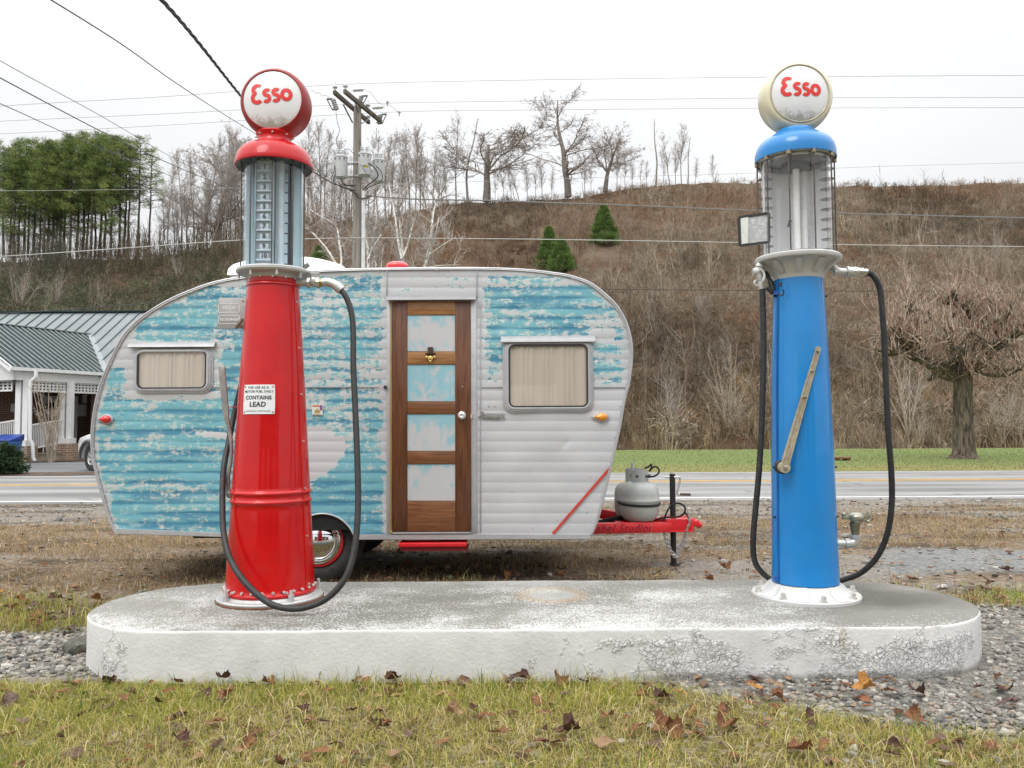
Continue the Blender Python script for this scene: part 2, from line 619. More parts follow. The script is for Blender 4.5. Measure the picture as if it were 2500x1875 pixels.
# ---------------------------------------------------------------- lawn across the road
def lawn_mat():
    m, nt = new_mat('lawn_turf')
    v = coords(nt)
    big = noise(nt, nd(nt, 'ShaderNodeMapping', {'Vector': v, 'Scale': (0.25, 0.8, 1)}).outputs[0], 1.0, 5, 0.6)
    sx = nd(nt, 'ShaderNodeSeparateXYZ', {0: v})
    yl = mth(nt, 'ADD', sx.outputs['Y'], mth(nt, 'MULTIPLY', big, 6.0))
    a = mix(nt, sstep(nt, yl, 22.0, 26.5), (.215, .205, .082), (.170, .205, .078))
    a = mix(nt, sstep(nt, big, 0.55, 0.72), a, (.19, .17, .08))
    fine = noise(nt, v, 14, 6, 0.75)
    a = mix(nt, 1.0, a, nd(nt, 'ShaderNodeMapRange', {'Value': fine, 'From Min': 0.25, 'From Max': 0.75, 'To Min': 0.55, 'To Max': 1.45}).outputs[0], 'MULTIPLY')
    out(nt, bsdf(nt, color=a, rough=0.95, spec=0.1, normal=bump(nt, fine, 0.8, 0.06)))
    return m
sheet('lawn', [(-7.5, RY1 + 0.12), (120, RY1 + 0.12), (120, 40), (-12, 40), (-9, 29.5), (-8.4, 29), (-6.9, 24)], GZ + 0.004, lawn_mat())

# ---------------------------------------------------------------- hill
D2S = 2500 / 2212.0
CREST_Y = 120.0
_cr = [(-700, 600), (-300, 590), (0, 566), (350, 556), (430, 542), (520, 520), (600, 497), (680, 480), (850, 470), (950, 442), (1100, 434), (1250, 427), (1350, 407),
       (1500, 397), (1600, 394), (1800, 402), (1950, 401), (2100, 399), (2212, 396), (2500, 390), (2900, 400)]
_cp = [P(x * D2S, y * D2S, CREST_Y) for x, y in _cr]
_cx, _cz = np.array([p.x for p in _cp]), np.array([p.z for p in _cp])

def hill_foot(x, y=None):
    return 34.0 + 10.0 * (1 - ss(x, -24, -6))

def hill_z(x, y):
    x = np.asarray(x, dtype=np.float64); y = np.asarray(y, dtype=np.float64)
    xe = x * CREST_Y / np.maximum(y, 60)
    zc = np.interp(xe * 0.5 + x * 0.5, _cx, _cz)
    yf = hill_foot(x)
    t = (y - yf) / (CREST_Y - yf)
    up = np.clip(t, 0, 1)
    s = up - 0.10 * np.sin(up * math.pi) * 0.6 + 0.0
    s = np.where(up > 0.9, s, s)
    z = zc * s
    z = np.where(t > 1, zc * (1 - 0.35 * ss(y, CREST_Y, CREST_Y + 160)), z)
    n = (fbm(x * 0.09, y * 0.09, 41) - 0.5) * 3.2 + (fbm(x * 0.35, y * 0.35, 44, 3) - 0.5) * 1.0
    z = z + n * ss(t, 0.02, 0.15) * (1 - ss(t, 0.80, 0.98)) + (fbm(x * 0.5, y * 0.5, 47, 3) - .5) * 0.8 * ss(t, 0.8, 0.98)
    return z + 0.05 - 0.4 * (1 - ss(t, 0.0, 0.02))

hx = np.concatenate([np.linspace(-220, -100, 30)[:-1], np.linspace(-100, 100, 180), np.linspace(100, 220, 30)[1:]])
hy = np.concatenate([np.linspace(33, 125, 120), np.linspace(128, 300, 24)])
HX, HY = np.meshgrid(hx, hy, indexing='ij')
HZ = hill_z(HX, HY)
idx = np.arange(HX.size).reshape(HX.shape)
Fq = np.stack([idx[:-1, :-1], idx[1:, :-1], idx[1:, 1:], idx[:-1, 1:]], -1).reshape(-1, 4)

def hill_mat():
    m, nt = new_mat('leaf_covered_hillside')
    v = coords(nt)
    b1 = noise(nt, v, 0.10, 5, 0.6)
    b2 = noise(nt, v, 0.45, 6, 0.7)
    a = mix(nt, sstep(nt, b1, 0.38, 0.62), (.135, .092, .060), (.215, .168, .118))
    a = mix(nt, sstep(nt, b2, 0.48, 0.7), a, (.185, .098, .055))
    fine = noise(nt, v, 3.5, 7, 0.8)
    a = mix(nt, 1.0, a, nd(nt, 'ShaderNodeMapRange', {'Value': fine, 'From Min': 0.25, 'From Max': 0.75, 'To Min': 0.5, 'To Max': 1.4}).outputs[0], 'MULTIPLY')
    out(nt, bsdf(nt, color=a, rough=1.0, spec=0.05, normal=bump(nt, fine, 1.0, 0.5)))
    return m
tag(link('hill', np_mesh('hill', np.stack([HX, HY, HZ], -1), Fq, smooth=True), hill_mat()), kind='structure')

# ---------------------------------------------------------------- concrete pump island
def island_mat_top():
    m, nt = new_mat('stained_concrete_top')
    v = coords(nt)
    b = noise(nt, v, 2.2, 5, 0.62)
    sx = nd(nt, 'ShaderNodeSeparateXYZ', {0: v})
    sY = mth(nt, 'ADD', sx.outputs['Y'], 4.4)      # the slab's own origin sits 4.4 m out
    # broom marks across the slab
    sc = noise(nt, nd(nt, 'ShaderNodeMapping', {'Vector': v, 'Scale': (140, 62, 1)}).outputs[0], 1.0, 3, 0.75, 0.3)
    sc2 = noise(nt, v, 80, 5, 0.8)
    f = mth(nt, 'ADD', mth(nt, 'MULTIPLY', sc, 0.5), mth(nt, 'MULTIPLY', sc2, 0.5))
    edge = sstep(nt, mth(nt, 'ABSOLUTE', mth(nt, 'SUBTRACT', sY, 4.385)), 0.40, 0.585)
    rt = sstep(nt, sx.outputs['X'], 0.4, 2.2)
    thr = mth(nt, 'ADD', mth(nt, 'MULTIPLY', b, -0.42), mth(nt, 'ADD', 0.715, mth(nt, 'MULTIPLY', edge, -0.045)))
    thr = mth(nt, 'ADD', thr, mth(nt, 'MULTIPLY', rt, 0.055))
    wht = sstep(nt, mth(nt, 'SUBTRACT', f, thr), -0.02, 0.075)
    back = sstep(nt, mth(nt, 'ADD', sY, mth(nt, 'MULTIPLY', b, 0.2)), 4.78, 4.92)
    base = mix(nt, sstep(nt, noise(nt, v, 1.3, 4), 0.35, 0.65), (.155, .147, .126), (.245, .234, .208))
    base = mix(nt, mth(nt, 'MULTIPLY', back, 0.5), base, (.17, .162, .142))
    base = mix(nt, mth(nt, 'MULTIPLY', rt, 0.3), base, (.125, .117, .097))
    # damp stain beside the right-hand pump
    dx = mth(nt, 'MULTIPLY', mth(nt, 'SUBTRACT', sx.outputs['X'], 1.98), 1.6)
    dy = mth(nt, 'MULTIPLY', mth(nt, 'SUBTRACT', sY, 4.42), 3.2)
    rr = mth(nt, 'ADD', mth(nt, 'SQRT', mth(nt, 'ADD', mth(nt, 'MULTIPLY', dx, dx), mth(nt, 'MULTIPLY', dy, dy))), mth(nt, 'MULTIPLY', mth(nt, 'SUBTRACT', b, 0.5), 1.1))
    stn = mth(nt, 'SUBTRACT', 1.0, sstep(nt, rr, 0.25, 1.0))
    wht = mth(nt, 'MULTIPLY', wht, mth(nt, 'SUBTRACT', 1.0, mth(nt, 'MULTIPLY', stn, 0.75)))
    wht = mth(nt, 'MULTIPLY', wht, mth(nt, 'SUBTRACT', 1.0, mth(nt, 'MULTIPLY', back, 0.6)))
    base = mix(nt, mth(nt, 'MULTIPLY', stn, 0.65), base, (.07, .065, .052))
    # pale round patch with a rusty ring in the middle
    px = mth(nt, 'MULTIPLY', mth(nt, 'SUBTRACT', sx.outputs['X'], 0.22), 1.0)
    py = mth(nt, 'MULTIPLY', mth(nt, 'SUBTRACT', sY, 4.55), 1.0)
    pr = mth(nt, 'ADD', mth(nt, 'SQRT', mth(nt, 'ADD', mth(nt, 'MULTIPLY', px, px), mth(nt, 'MULTIPLY', py, py))), mth(nt, 'MULTIPLY', mth(nt, 'SUBTRACT', sc2, 0.5), 0.12))
    inside = mth(nt, 'SUBTRACT', 1.0, sstep(nt, pr, 0.11, 0.17))
    ring = mth(nt, 'MULTIPLY', sstep(nt, pr, 0.10, 0.16), mth(nt, 'SUBTRACT', 1.0, sstep(nt, pr, 0.16, 0.24)))
    col = mix(nt, wht, base, (.52, .515, .49))
    col = mix(nt, mth(nt, 'MULTIPLY', inside, 0.4), col, (.48, .47, .44))
    col = mix(nt, mth(nt, 'MULTIPLY', ring, 0.30), col, (.42, .26, .10))
    # worn white lip along the rim
    lip = sstep(nt, mth(nt, 'ABSOLUTE', mth(nt, 'SUBTRACT', sY, 4.385)), 0.572, 0.583)
    col = mix(nt, mth(nt, 'MULTIPLY', lip, 0.4), col, (.56, .555, .53))
    h = mth(nt, 'ADD', f, mth(nt, 'MULTIPLY', wht, 0.35))
    out(nt, bsdf(nt, color=col, rough=0.85, spec=0.3, normal=bump(nt, h, 0.6, 0.006)))
    return m

def island_mat_side():
    m, nt = new_mat('thick_white_paint')
    v = coords(nt)
    sx = nd(nt, 'ShaderNodeSeparateXYZ', {0: v})
    x, z = sx.outputs['X'], sx.outputs['Z']
    b = noise(nt, v, 3.4, 4, 0.6)
    # where the paint has crackled: right half and a patch near the left end
    zone = mth(nt, 'MULTIPLY', sstep(nt, x, 0.1, 0.75), 0.165)
    zl = mth(nt, 'SUBTRACT', 1.0, sstep(nt, mth(nt, 'ABSOLUTE', mth(nt, 'ADD', x, 1.92)), 0.0, 0.24))
    zone = mth(nt, 'ADD', zone, mth(nt, 'MULTIPLY', zl, 0.14))
    zone = mth(nt, 'SUBTRACT', zone, mth(nt, 'MULTIPLY', sstep(nt, z, 0.17, 0.24), 0.10))
    msk = sstep(nt, mth(nt, 'ADD', mth(nt, 'ADD', b, zone), mth(nt, 'MULTIPLY', mth(nt, 'SUBTRACT', noise(nt, v, 13, 4, .7), .5), .28)), 0.60, 0.72)
    wv = nd(nt, 'ShaderNodeVectorMath', {0: v, 1: nd(nt, 'ShaderNodeVectorMath', {0: nd(nt, 'ShaderNodeTexNoise', {'Vector': v, 'Scale': 21.0, 'Detail': 6}).outputs['Color'], 'Scale': 0.075}, operation='SCALE').outputs[0]}, operation='ADD').outputs[0]
    vo = nd(nt, 'ShaderNodeTexVoronoi', {'Vector': wv, 'Scale': 40.0}, feature='DISTANCE_TO_EDGE').outputs[0]
    crack = mth(nt, 'MULTIPLY', mth(nt, 'SUBTRACT', 1.0, sstep(nt, vo, 0.0, mth(nt, 'MULTIPLY', noise(nt, v, 11, 3), 0.17))), msk)
    keep = sstep(nt, noise(nt, v, 8, 6, 0.8), 0.49, 0.62)
    crack_c = mth(nt, 'MULTIPLY', crack, keep)
    # broken, grey foot of the slab
    low = mth(nt, 'MULTIPLY', mth(nt, 'SUBTRACT', 1.0, sstep(nt, mth(nt, 'ADD', z, mth(nt, 'MULTIPLY', b, -0.09)), -0.03, 0.005)), sstep(nt, x, 0.3, 0.8))
    n2 = noise(nt, v, 5.0, 5, 0.6)
    col = mix(nt, sstep(nt, n2, 0.35, 0.65), (.64, .635, .62), (.575, .57, .56))
    g = noise(nt, nd(nt, 'ShaderNodeMapping', {'Vector': v, 'Scale': (3.0, 3.0, 1.2)}).outputs[0], 1.0, 5, 0.65)
    col = mix(nt, mth(nt, 'MULTIPLY', sstep(nt, g, 0.56, 0.74), 0.5), col, (.46, .45, .43))
    col = mix(nt, mth(nt, 'MULTIPLY', crack_c, 0.68), col, (.13, .12, .105))
    col = mix(nt, mth(nt, 'MULTIPLY', low, 0.85), col, (.20, .19, .17))
    yst = mth(nt, 'SUBTRACT', 1.0, sstep(nt, mth(nt, 'ABSOLUTE', mth(nt, 'SUBTRACT', x, 1.545)), 0.0, 0.02))
    col = mix(nt, mth(nt, 'MULTIPLY', mth(nt, 'MULTIPLY', yst, sstep(nt, z, 0.05, 0.22)), 0.35), col, (.60, .50, .28))
    grain = noise(nt, v, 60, 4, 0.65)
    h = mth(nt, 'ADD', mth(nt, 'MULTIPLY', grain, 0.35), mth(nt, 'MULTIPLY', crack, -1.3))
    h = mth(nt, 'ADD', h, mth(nt, 'MULTIPLY', msk, mth(nt, 'MULTIPLY', noise(nt, v, 26, 4, 0.6), 1.4)))
    h = mth(nt, 'ADD', h, mth(nt, 'MULTIPLY', noise(nt, v, 13, 3), 0.35))
    out(nt, bsdf(nt, color=col, rough=0.55, spec=0.4, normal=bump(nt, h, 0.75, 0.012)))
    return m

def stadium(x0, x1, y0, y1, n=28):
    r = (y1 - y0) / 2; cy = (y0 + y1) / 2
    pts = []
    for i in range(n + 1):
        a = R(-90 + 180 * i / n); pts.append((x1 - r + r * math.cos(a), cy + r * math.sin(a)))
    for i in range(n + 1):
        a = R(90 + 180 * i / n); pts.append((x0 + r + r * math.cos(a), cy + r * math.sin(a)))
    # straight runs subdivided
    o = []
    for i in range(len(pts)):
        a, b = pts[i], pts[(i + 1) % len(pts)]
        L = math.hypot(b[0] - a[0], b[1] - a[1]); m = max(1, int(L / 0.06))
        o += [(a[0] + (b[0] - a[0]) * t / m, a[1] + (b[1] - a[1]) * t / m) for t in range(m)]
    return o

isl = thing('concrete_island', 'long rounded concrete island painted white with crackled paint, carrying both fuel pumps', 'pump island', (0, 4.4, 0))
so = stadium(ISL_X0, ISL_X1, ISL_Y0, ISL_Y1)
n = len(so)
b = MB()
lv = [(-0.12, 0.0), (0.05, 0.0), (0.14, 0.0), (0.232, -0.0005), (0.241, -0.002), (0.2452, -0.006)]
cyi = (ISL_Y0 + ISL_Y1) / 2
def inset(p, d):
    cx = min(max(p[0], ISL_X0 + 0.585), ISL_X1 - 0.585)
    v = Vector((p[0] - cx, p[1] - cyi)); L = v.length
    v = v * ((L - d) / L)
    return cx + v.x, cyi + v.y
vs = []
for z, e in lv:
    for i, p in enumerate(so):
        w = (float(fbm(p[0] * 4 + 9, p[1] * 4 + z * 6, 61)) - 0.5)
        q = inset(p, -e * 1.0 - w * 0.020 * (1 if z > 0 else 1.5))
        vs.append((q[0], q[1], z + (float(fbm(p[0] * 9, p[1] * 9, 66)) - .5) * 0.006 * (z > 0.2)))
fs = [(l * n + i, l * n + (i + 1) % n, (l + 1) * n + (i + 1) % n, (l + 1) * n + i) for l in range(len(lv) - 1) for i in range(n)]
b.add(vs, fs)
b.build('painted_side', island_mat_side(), isl, smooth=60)
b = MB()
top = [(vs[(len(lv) - 1) * n + i]) for i in range(n)]
cen = []
rings = [top]
for d, zz in ((0.02, ISL_Z), (0.30, ISL_Z + 0.001)):
    rings.append([(*inset(p, 0.006 + d), zz) for p in so])
vv = [p for r_ in rings for p in r_]
ff = [(l * n + i, l * n + (i + 1) % n, (l + 1) * n + (i + 1) % n, (l + 1) * n + i) for l in range(2) for i in range(n)]
ff.append(tuple(2 * n + i for i in range(n)))
b.add(vv, ff)
b.build('top_slab', island_mat_top(), isl, smooth=60)
# ================================================================== THE FUEL PUMPS
def gloss(name, col, rough=0.22, coat=0.6, var=0.06, spec=0.5, dirt=None, dirt_amt=0.0):
    return simple(name, col, rough, 0, var, 3.0, 0.06, 14.0, coat, spec, dirt, dirt_amt)

M_RED = gloss('red_enamel', (.50, .005, .006), 0.22, 0.4, var=.1, spec=0.25, dirt=(.40, .03, .025), dirt_amt=0.25)
M_REDCAP = gloss('sun_faded_red_enamel', (.50, .008, .011), 0.24, 0.2, spec=0.25)
M_REDGLOBE = simple('matt_red_globe_paint', (.29, .016, .015), 0.42, var=0.15, scale=4, bmp=0.08, bscale=40, dirt=(.30, .06, .05), dirt_amt=0.5)
M_BLUE = gloss('blue_enamel', (.014, .200, .52), 0.22, 0.35, spec=0.3, dirt=(.03, .19, .42), dirt_amt=.4)
M_ALU = simple('grey_cast_aluminium', (.50, .50, .49), 0.45, 0.35, 0.10, 8, 0.12, 70)
M_ALUP = simple('silver_painted_cast_iron', (.52, .52, .50), 0.42, 0.15, 0.08, 6, 0.10, 60, dirt=(.35, .33, .28), dirt_amt=0.5)
M_WPAINT = simple('white_painted_iron', (.53, .53, .525), 0.40, var=0.05, scale=4, bmp=0.05, dirt=(.55, .45, .30), dirt_amt=0.5)
M_GALV = simple('galvanised_pipe', (.52, .52, .50), 0.36, 0.6, 0.10, 12, 0.06, 80)
M_STEEL = simple('polished_steel', (.62, .61, .58), 0.20, 0.95, 0.05, 14)
M_BRASS = simple('dull_brass', (.42, .30, .12), 0.35, 0.8, 0.12, 20)
M_BOLT = simple('zinc_bolt_heads', (.62, .60, .56), 0.35, 0.5, 0.1, 40)
M_RUST = simple('rusty_iron', (.17, .075, .04), 0.8, 0.1, 0.3, 20, 0.4, 80)
M_RUBBER = simple('black_rubber_hose', (.018, .018, .018), 0.55, var=0.3, scale=14, bmp=0.12, bscale=120, dirt=(.07, .065, .06), dirt_amt=0.5)
M_DARK = simple('dark_iron', (.035, .035, .035), 0.5, 0.3, 0.2, 20)
M_ROD = simple('weathered_steel_rod', (.11, .10, .09), 0.45, 0.6, 0.2, 30)
M_PLATE = simple('white_enamel_plate', (.72, .74, .74), 0.3, var=0.05, scale=8, dirt=(.55, .42, .25), dirt_amt=0.25)
M_GREYPL = simple('grey_metal_plate', (.36, .355, .35), 0.42, 0.3, 0.12, 9, dirt=(.25, .22, .2), dirt_amt=0.4)
M_INK = simple('black_lettering', (.035, .037, .04), 0.5, var=0.2, scale=30)
M_WINK = simple('white_lettering', (.74, .74, .73), 0.5, var=0.05, scale=30)
M_LOGO = simple('red_lettering', (.66, .022, .016), 0.35, var=0.06, scale=10)
M_LEVER = simple('worn_grey_lever', (.34, .33, .31), 0.40, 0.6, 0.18, 14, 0.1, 60, dirt=(.20, .15, .10), dirt_amt=0.5)
M_CRANK = simple('tan_worn_crank', (.40, .355, .26), 0.45, 0.3, 0.15, 12, 0.12, 60, dirt=(.30, .13, .05), dirt_amt=0.75)
M_CREAM = simple('cream_globe_glass', (.68, .63, .45), 0.34, var=0.07, scale=3, coat=0.4)

def lens_mat(name):
    m, nt = new_mat(name)
    v = coords(nt)
    sx = nd(nt, 'ShaderNodeSeparateXYZ', {0: v})
    n = noise(nt, v, 26, 6, 0.75)
    grime = sstep(nt, mth(nt, 'ADD', mth(nt, 'MULTIPLY', sx.outputs['Z'], -5.0), mth(nt, 'MULTIPLY', mth(nt, 'SUBTRACT', n, 0.5), 1.1)), 0.43, 0.78)
    col = mix(nt, noise(nt, v, 5, 4), (.74, .74, .735), (.68, .68, .675))
    col = mix(nt, mth(nt, 'MULTIPLY', grime, 0.6), col, (.16, .15, .07))
    out(nt, bsdf(nt, color=col, rough=0.26, coat=0.5, spec=0.5))
    return m

def glass_mat(name, tint, refl=0.9):
    m, nt = new_mat(name)
    fc_ = nd(nt, 'ShaderNodeLayerWeight', {'Blend': .5}).outputs['Facing']
    fr = mth(nt, 'ADD', .045, mth(nt, 'MULTIPLY', mth(nt, 'POWER', fc_, 4.0), .75))
    n = noise(nt, coords(nt, (6, 6, 1.2)), 2.0, 4)
    t = nd(nt, 'ShaderNodeBsdfTransparent', {'Color': tint}).outputs[0]
    g = nd(nt, 'ShaderNodeBsdfGlossy', {'Color': (1, 1, 1), 'Roughness': mth(nt, 'MULTIPLY', n, 0.06)}).outputs[0]
    out(nt, nd(nt, 'ShaderNodeMixShader', {0: mth(nt, 'MULTIPLY', fr, refl, clamp=True), 1: t, 2: g}).outputs[0])
    return m

def milky(name, col, opac, var=0.5, sc=(14, 14, 1.0)):
    """added panel behind the glass: sky reflection and haze put into its streaky colour"""
    m, nt = new_mat(name)
    n = noise(nt, coords(nt, sc), 1.6, 5, 0.6)
    d = nd(nt, 'ShaderNodeBsdfDiffuse', {'Color': mix(nt, sstep(nt, n, 0.3, 0.7), [c * (1 - var * .4) for c in col], [min(1, c * (1 + var * .25)) for c in col])}).outputs[0]
    tl = nd(nt, 'ShaderNodeBsdfTranslucent', {'Color': col}).outputs[0]
    d = nd(nt, 'ShaderNodeMixShader', {0: 0.15, 1: d, 2: tl}).outputs[0]
    gl = nd(nt, 'ShaderNodeBsdfGlossy', {'Color': (1, 1, 1), 'Roughness': 0.12}).outputs[0]
    d = nd(nt, 'ShaderNodeMixShader', {0: 0.12, 1: d, 2: gl}).outputs[0]
    t = nd(nt, 'ShaderNodeBsdfTransparent', {'Color': [0.5 + 0.5 * c for c in col]}).outputs[0]
    out(nt, nd(nt, 'ShaderNodeMixShader', {0: opac, 1: t, 2: d}).outputs[0])
    return m

M_GLASS_B = glass_mat('blue_tinted_glass', (.93, .98, 1.0), 1.2)
M_GLASS_C = glass_mat('clear_glass', (.99, .99, .99), 1.1)
M_HAZE_B = milky('blue_haze_panel', (.72, .90, 1.0), 0.96, .7)
M_HAZE_W = milky('white_haze_panel', (.94, .95, .97), 0.99, .4)

M_BOUNCE = simple('white_bounce_disc', (.80, .82, .83), .5, var=.05)  # for white discs added to bounce light up into the glass

def arc2(cx, cy, rx, ry, a0, a1, n=18):
    return [(cx + rx * math.cos(R(a0 + (a1 - a0) * i / n)), cy + ry * math.sin(R(a0 + (a1 - a0) * i / n))) for i in range(n + 1)]

def oil_lettering(scale, rot, yoff, sag, M):
    """four hand-drawn rounded letters, laid on the curved lens"""
    letters = []
    letters.append((arc2(0.34, 0.80, 0.27, 0.235, 48, 250, 16)[:-1] + arc2(0.30, 0.30, 0.28, 0.275, 128, 318, 18), [0.15] * 4 + [0.20] * 50))
    def s_(x):
        return arc2(x + 0.22, 0.545, 0.165, 0.155, 38, 235, 12) + arc2(x + 0.19, 0.215, 0.175, 0.175, 62, -140, 14)
    letters.append((s_(0.66), [0.185] * 60))
    letters.append((s_(1.19), [0.185] * 60))
    letters.append((arc2(1.98, 0.38, 0.235, 0.275, 90, 450, 26), [0.19] * 60))
    b = MB()
    cs, sn = math.cos(R(rot)), math.sin(R(rot))
    for pts, w in letters:
        t = MB()
        t.strip(pts, [q * 1.14 for q in w[:len(pts)]])
        vs = []
        for p in t.v:
            x, z = (p.x - 1.12) * scale, (p.z - 0.42) * scale
            x, z = x * cs - z * sn, x * sn + z * cs
            vs.append(Vector((x, -(sag(math.hypot(x, z + yoff)) + 0.0025), z + yoff)))
        b.add([M @ q for q in vs], t.f)
    return b

def screw_ring(b, c, r, z, n, a0, a1, rad, axial=False, h=0.006):
    for i in range(n):
        b.piece()
        a = R(a0 + (a1 - a0) * i / max(1, n - 1))
        d = Vector((math.sin(a), -math.cos(a), 0))
        p = Vector((c.x, c.y, z)) + d * r
        q = p + (Vector((0, 0, h)) if axial else d * h)
        b.cyl(p - (q - p) * 0.5, q, rad, rad * 0.85, 8)

# ------------------------------------------------------------------ red pump
rc = G(660, 1461, ISL_Z)
rp = thing('fuel_pump', 'tall tapered red fuel pump with blue-tinted glass cylinder and red-rimmed globe', 'fuel pump', rc, 'antique visible-glass fuel pumps')
TZ = Matrix.Translation((rc.x, rc.y, 0))
def rz(py): return P(672, py, rc.y).z
def rw(npx, py): return wid(npx, P(672, py, rc.y)) / 2

b = MB()
b.lathe([(0, ISL_Z), (.290, ISL_Z), (.292, ISL_Z + .008), (.288, ISL_Z + .012)], 64, TZ)
b.build('rusty_foot', M_RUST, rp)
b = MB()
b.lathe([(.286, ISL_Z + .013), (.287, ISL_Z + .020), (.280, ISL_Z + .026), (.256, ISL_Z + .028), (.245, ISL_Z + .040), (.20, ISL_Z + .040)], 64, TZ)
for a in (-42, 118, -100, 40, 160):
    d = Vector((math.sin(R(a)), -math.cos(R(a)), 0)) * .268
    p = rc + d
    b.cyl((p.x, p.y, ISL_Z + .02), (p.x, p.y, ISL_Z + .062), .016, .016, 6)
    b.cyl((p.x, p.y, ISL_Z + .02), (p.x, p.y, ISL_Z + .085), .009, .009, 8)
b.build('base_flange', M_ALU, rp)

body_px = [(1457, 212), (1400, 207.5), (1330, 200), (1260, 192), (1209, 186), (1140, 178), (1080, 171), (1010, 163), (945, 156), (880, 147.5), (820, 139), (760, 130.5), (715, 124), (704, 122.5)]
prof = [(rw(w, y), rz(y)) for y, w in body_px]
prof[0] = (prof[0][0], ISL_Z + .034)
def body_r(z):
    zs = [q[1] for q in prof]; rs = [q[0] for q in prof]
    return float(np.interp(z, zs, rs))
def bead(z0, h, out_):
    return [(body_r(z0 + h * t) + out_ * math.sin(math.pi * (t + 1) / 2), z0 + h * t) for t in np.linspace(-1, 1, 9)]
beads = [(rz(1437), .012, .008), (rz(1220), .013, .009), (rz(1199), .013, .009)]
full = list(prof)
for z, h, o_ in beads:
    full = [q for q in full if abs(q[1] - z) > h * 1.05] + bead(z, h, o_)
full.sort(key=lambda q: q[1])
dz = [q[1] for q in full]
for z in np.arange(full[0][1] + .02, full[-1][1], 0.03):
    if min(abs(z - k) for k in dz) > 0.012: full.append((body_r(z), z))
full.sort(key=lambda q: q[1])
b = MB()
b.lathe(full, 96, TZ)
# seams: two overlapping vertical joints
for a in (68, -86, 175):
    pth = []
    for z in np.linspace(full[0][1], full[-1][1], 24):
        r_ = body_r(z) + .0015
        pth.append((rc.x + r_ * math.sin(R(a)), rc.y - r_ * math.cos(R(a)), z))
    b.tube(pth, .0045, 6)
b.build('tapered_body', M_RED, rp, smooth=50)
b = MB()
ct, cb = rz(680), rz(703)
b.lathe([(rw(122.5, 704), rz(704)), (rw(127, 702) + .002, rz(702)), (rw(127, 699) + .001, rz(698)), (rw(121, 694), rz(694)), (rw(119.5, 680), rz(676)), (rw(119.5, 680), rz(660))], 72, TZ)
b.build('neck_collar', M_RED, rp)
b = MB()
screw_ring(b, rc, body_r(rz(1446)) + .001, ISL_Z + .075, 16, -100, 100, .0085)
for a in (-38, 8, 37):
    screw_ring(b, rc, body_r(rz(1446)) + .001, ISL_Z + .068, 1, a, a, .0085)
screw_ring(b, rc, rw(119.5, 683), rz(684), 6, -70, 72, .0075)
for z in np.linspace(rz(1420), rz(740), 7):
    for a in (74, -92):
        screw_ring(b, rc, body_r(z), z, 1, a, a, .006)
b.build_each('screw_head', M_BOLT, rp)
b = MB()
screw_ring(b, rc, body_r(rz(1432)) + .001, rz(1428), 8, -95, 80, .005, h=.002)
b.build_each('screw_hole', M_DARK, rp)

b = MB()   # glass seat
zt, zb = rz(658), rz(688)
b.lathe([(rw(118, 680), zb + .004), (rw(128, 676), rz(676)), (rw(150, 672), rz(672) - .004), (rw(168, 672), rz(672)), (rw(174, 668), rz(668)), (rw(174, 664), rz(663)), (rw(168, 660), rz(660)), (rw(142, 660), rz(660) + .002), (0, rz(660) + .001)], 72, TZ)
for i in range(8):
    a = R(22 + 45 * i)
    d = Vector((math.sin(a), -math.cos(a), 0)) * rw(160, 665)
    b.cyl((rc.x + d.x, rc.y + d.y, rz(684)), (rc.x + d.x, rc.y + d.y, rz(668)), .008, .008, 6)
b.build('glass_seat', M_ALU, rp)
b = MB(); b.lathe([(rw(140, 660), rz(660) + .006), (0, rz(660) + .006)], 48, TZ); b.build('bounce_disc', M_BOUNCE, rp)  # added reflector on the seat, brightens the cylinder from below

gr = rw(141, 520)
b = MB()
b.lathe([(gr, rz(659)), (gr, rz(386))], 72, TZ)
b.build('glass_cylinder', M_GLASS_B, rp)
b = MB()
b.lathe([(gr * .965, rz(659)), (gr * .965, rz(392))], 48, TZ, R(-2), R(182))
b.build('haze_panel', M_HAZE_B, rp)  # added half-cylinder, its pale blue stands in for reflected sky
b = MB()
for a in (-72, -28, 13, 51, 84, 125, 180, -120):
    d = Vector((math.sin(R(a)), -math.cos(R(a)), 0)) * rw(152, 520)
    b.piece()
    b.cyl((rc.x + d.x, rc.y + d.y, rz(672)), (rc.x + d.x, rc.y + d.y, rz(400)), .0042, .0042, 6)
b.build_each('tie_rod', M_ROD, rp)
# level gauge inside the glass
gy_ = rc.y - .085
gz0, gz1 = rz(655), rz(398)
gxc = P(645, 520, gy_).x
b = MB()
b.box((gxc, gy_ + .012, (gz0 + gz1) / 2), (.096, .006, gz1 - gz0))
b.box((gxc - .050, gy_ + .008, (gz0 + gz1) / 2), (.006, .02, gz1 - gz0))
b.box((gxc + .050, gy_ + .008, (gz0 + gz1) / 2), (.006, .02, gz1 - gz0))
gb = b.build('gauge_board', simple('gauge_grey_board', (.30, .34, .36), 0.5, 0.0, 0.15, 12), rp, bevel=.001)
mk = {0: 396, 1: 419, 2: 443, 3: 467, 4: 491, 5: 514, 6: 537, 7: 561, 8: 585, 9: 609, 10: 632}
b = MB(); t = MB()
for k_, py in mk.items():
    z = rz(py)
    b.piece()
    b.box((gxc, gy_ + .006, z - .002), (.048, .006, .032))
    b.box((gxc, gy_ + .003, z - .022), (.086, .012, .009))
    t.add(*text_mesh(str(k_), .036, .0006, .0013, M=Matrix.Translation((gxc, gy_ - .001, z)) @ FACE))
b.build_each('gauge_tab', simple('pale_gauge_tabs', (.50, .56, .60), 0.45, 0.0, 0.1, 20), gb, bevel=.0008)
t.build('gauge_numbers', M_INK, gb, smooth=None)
b = MB()
px_ = P(687, 520, rc.y).x
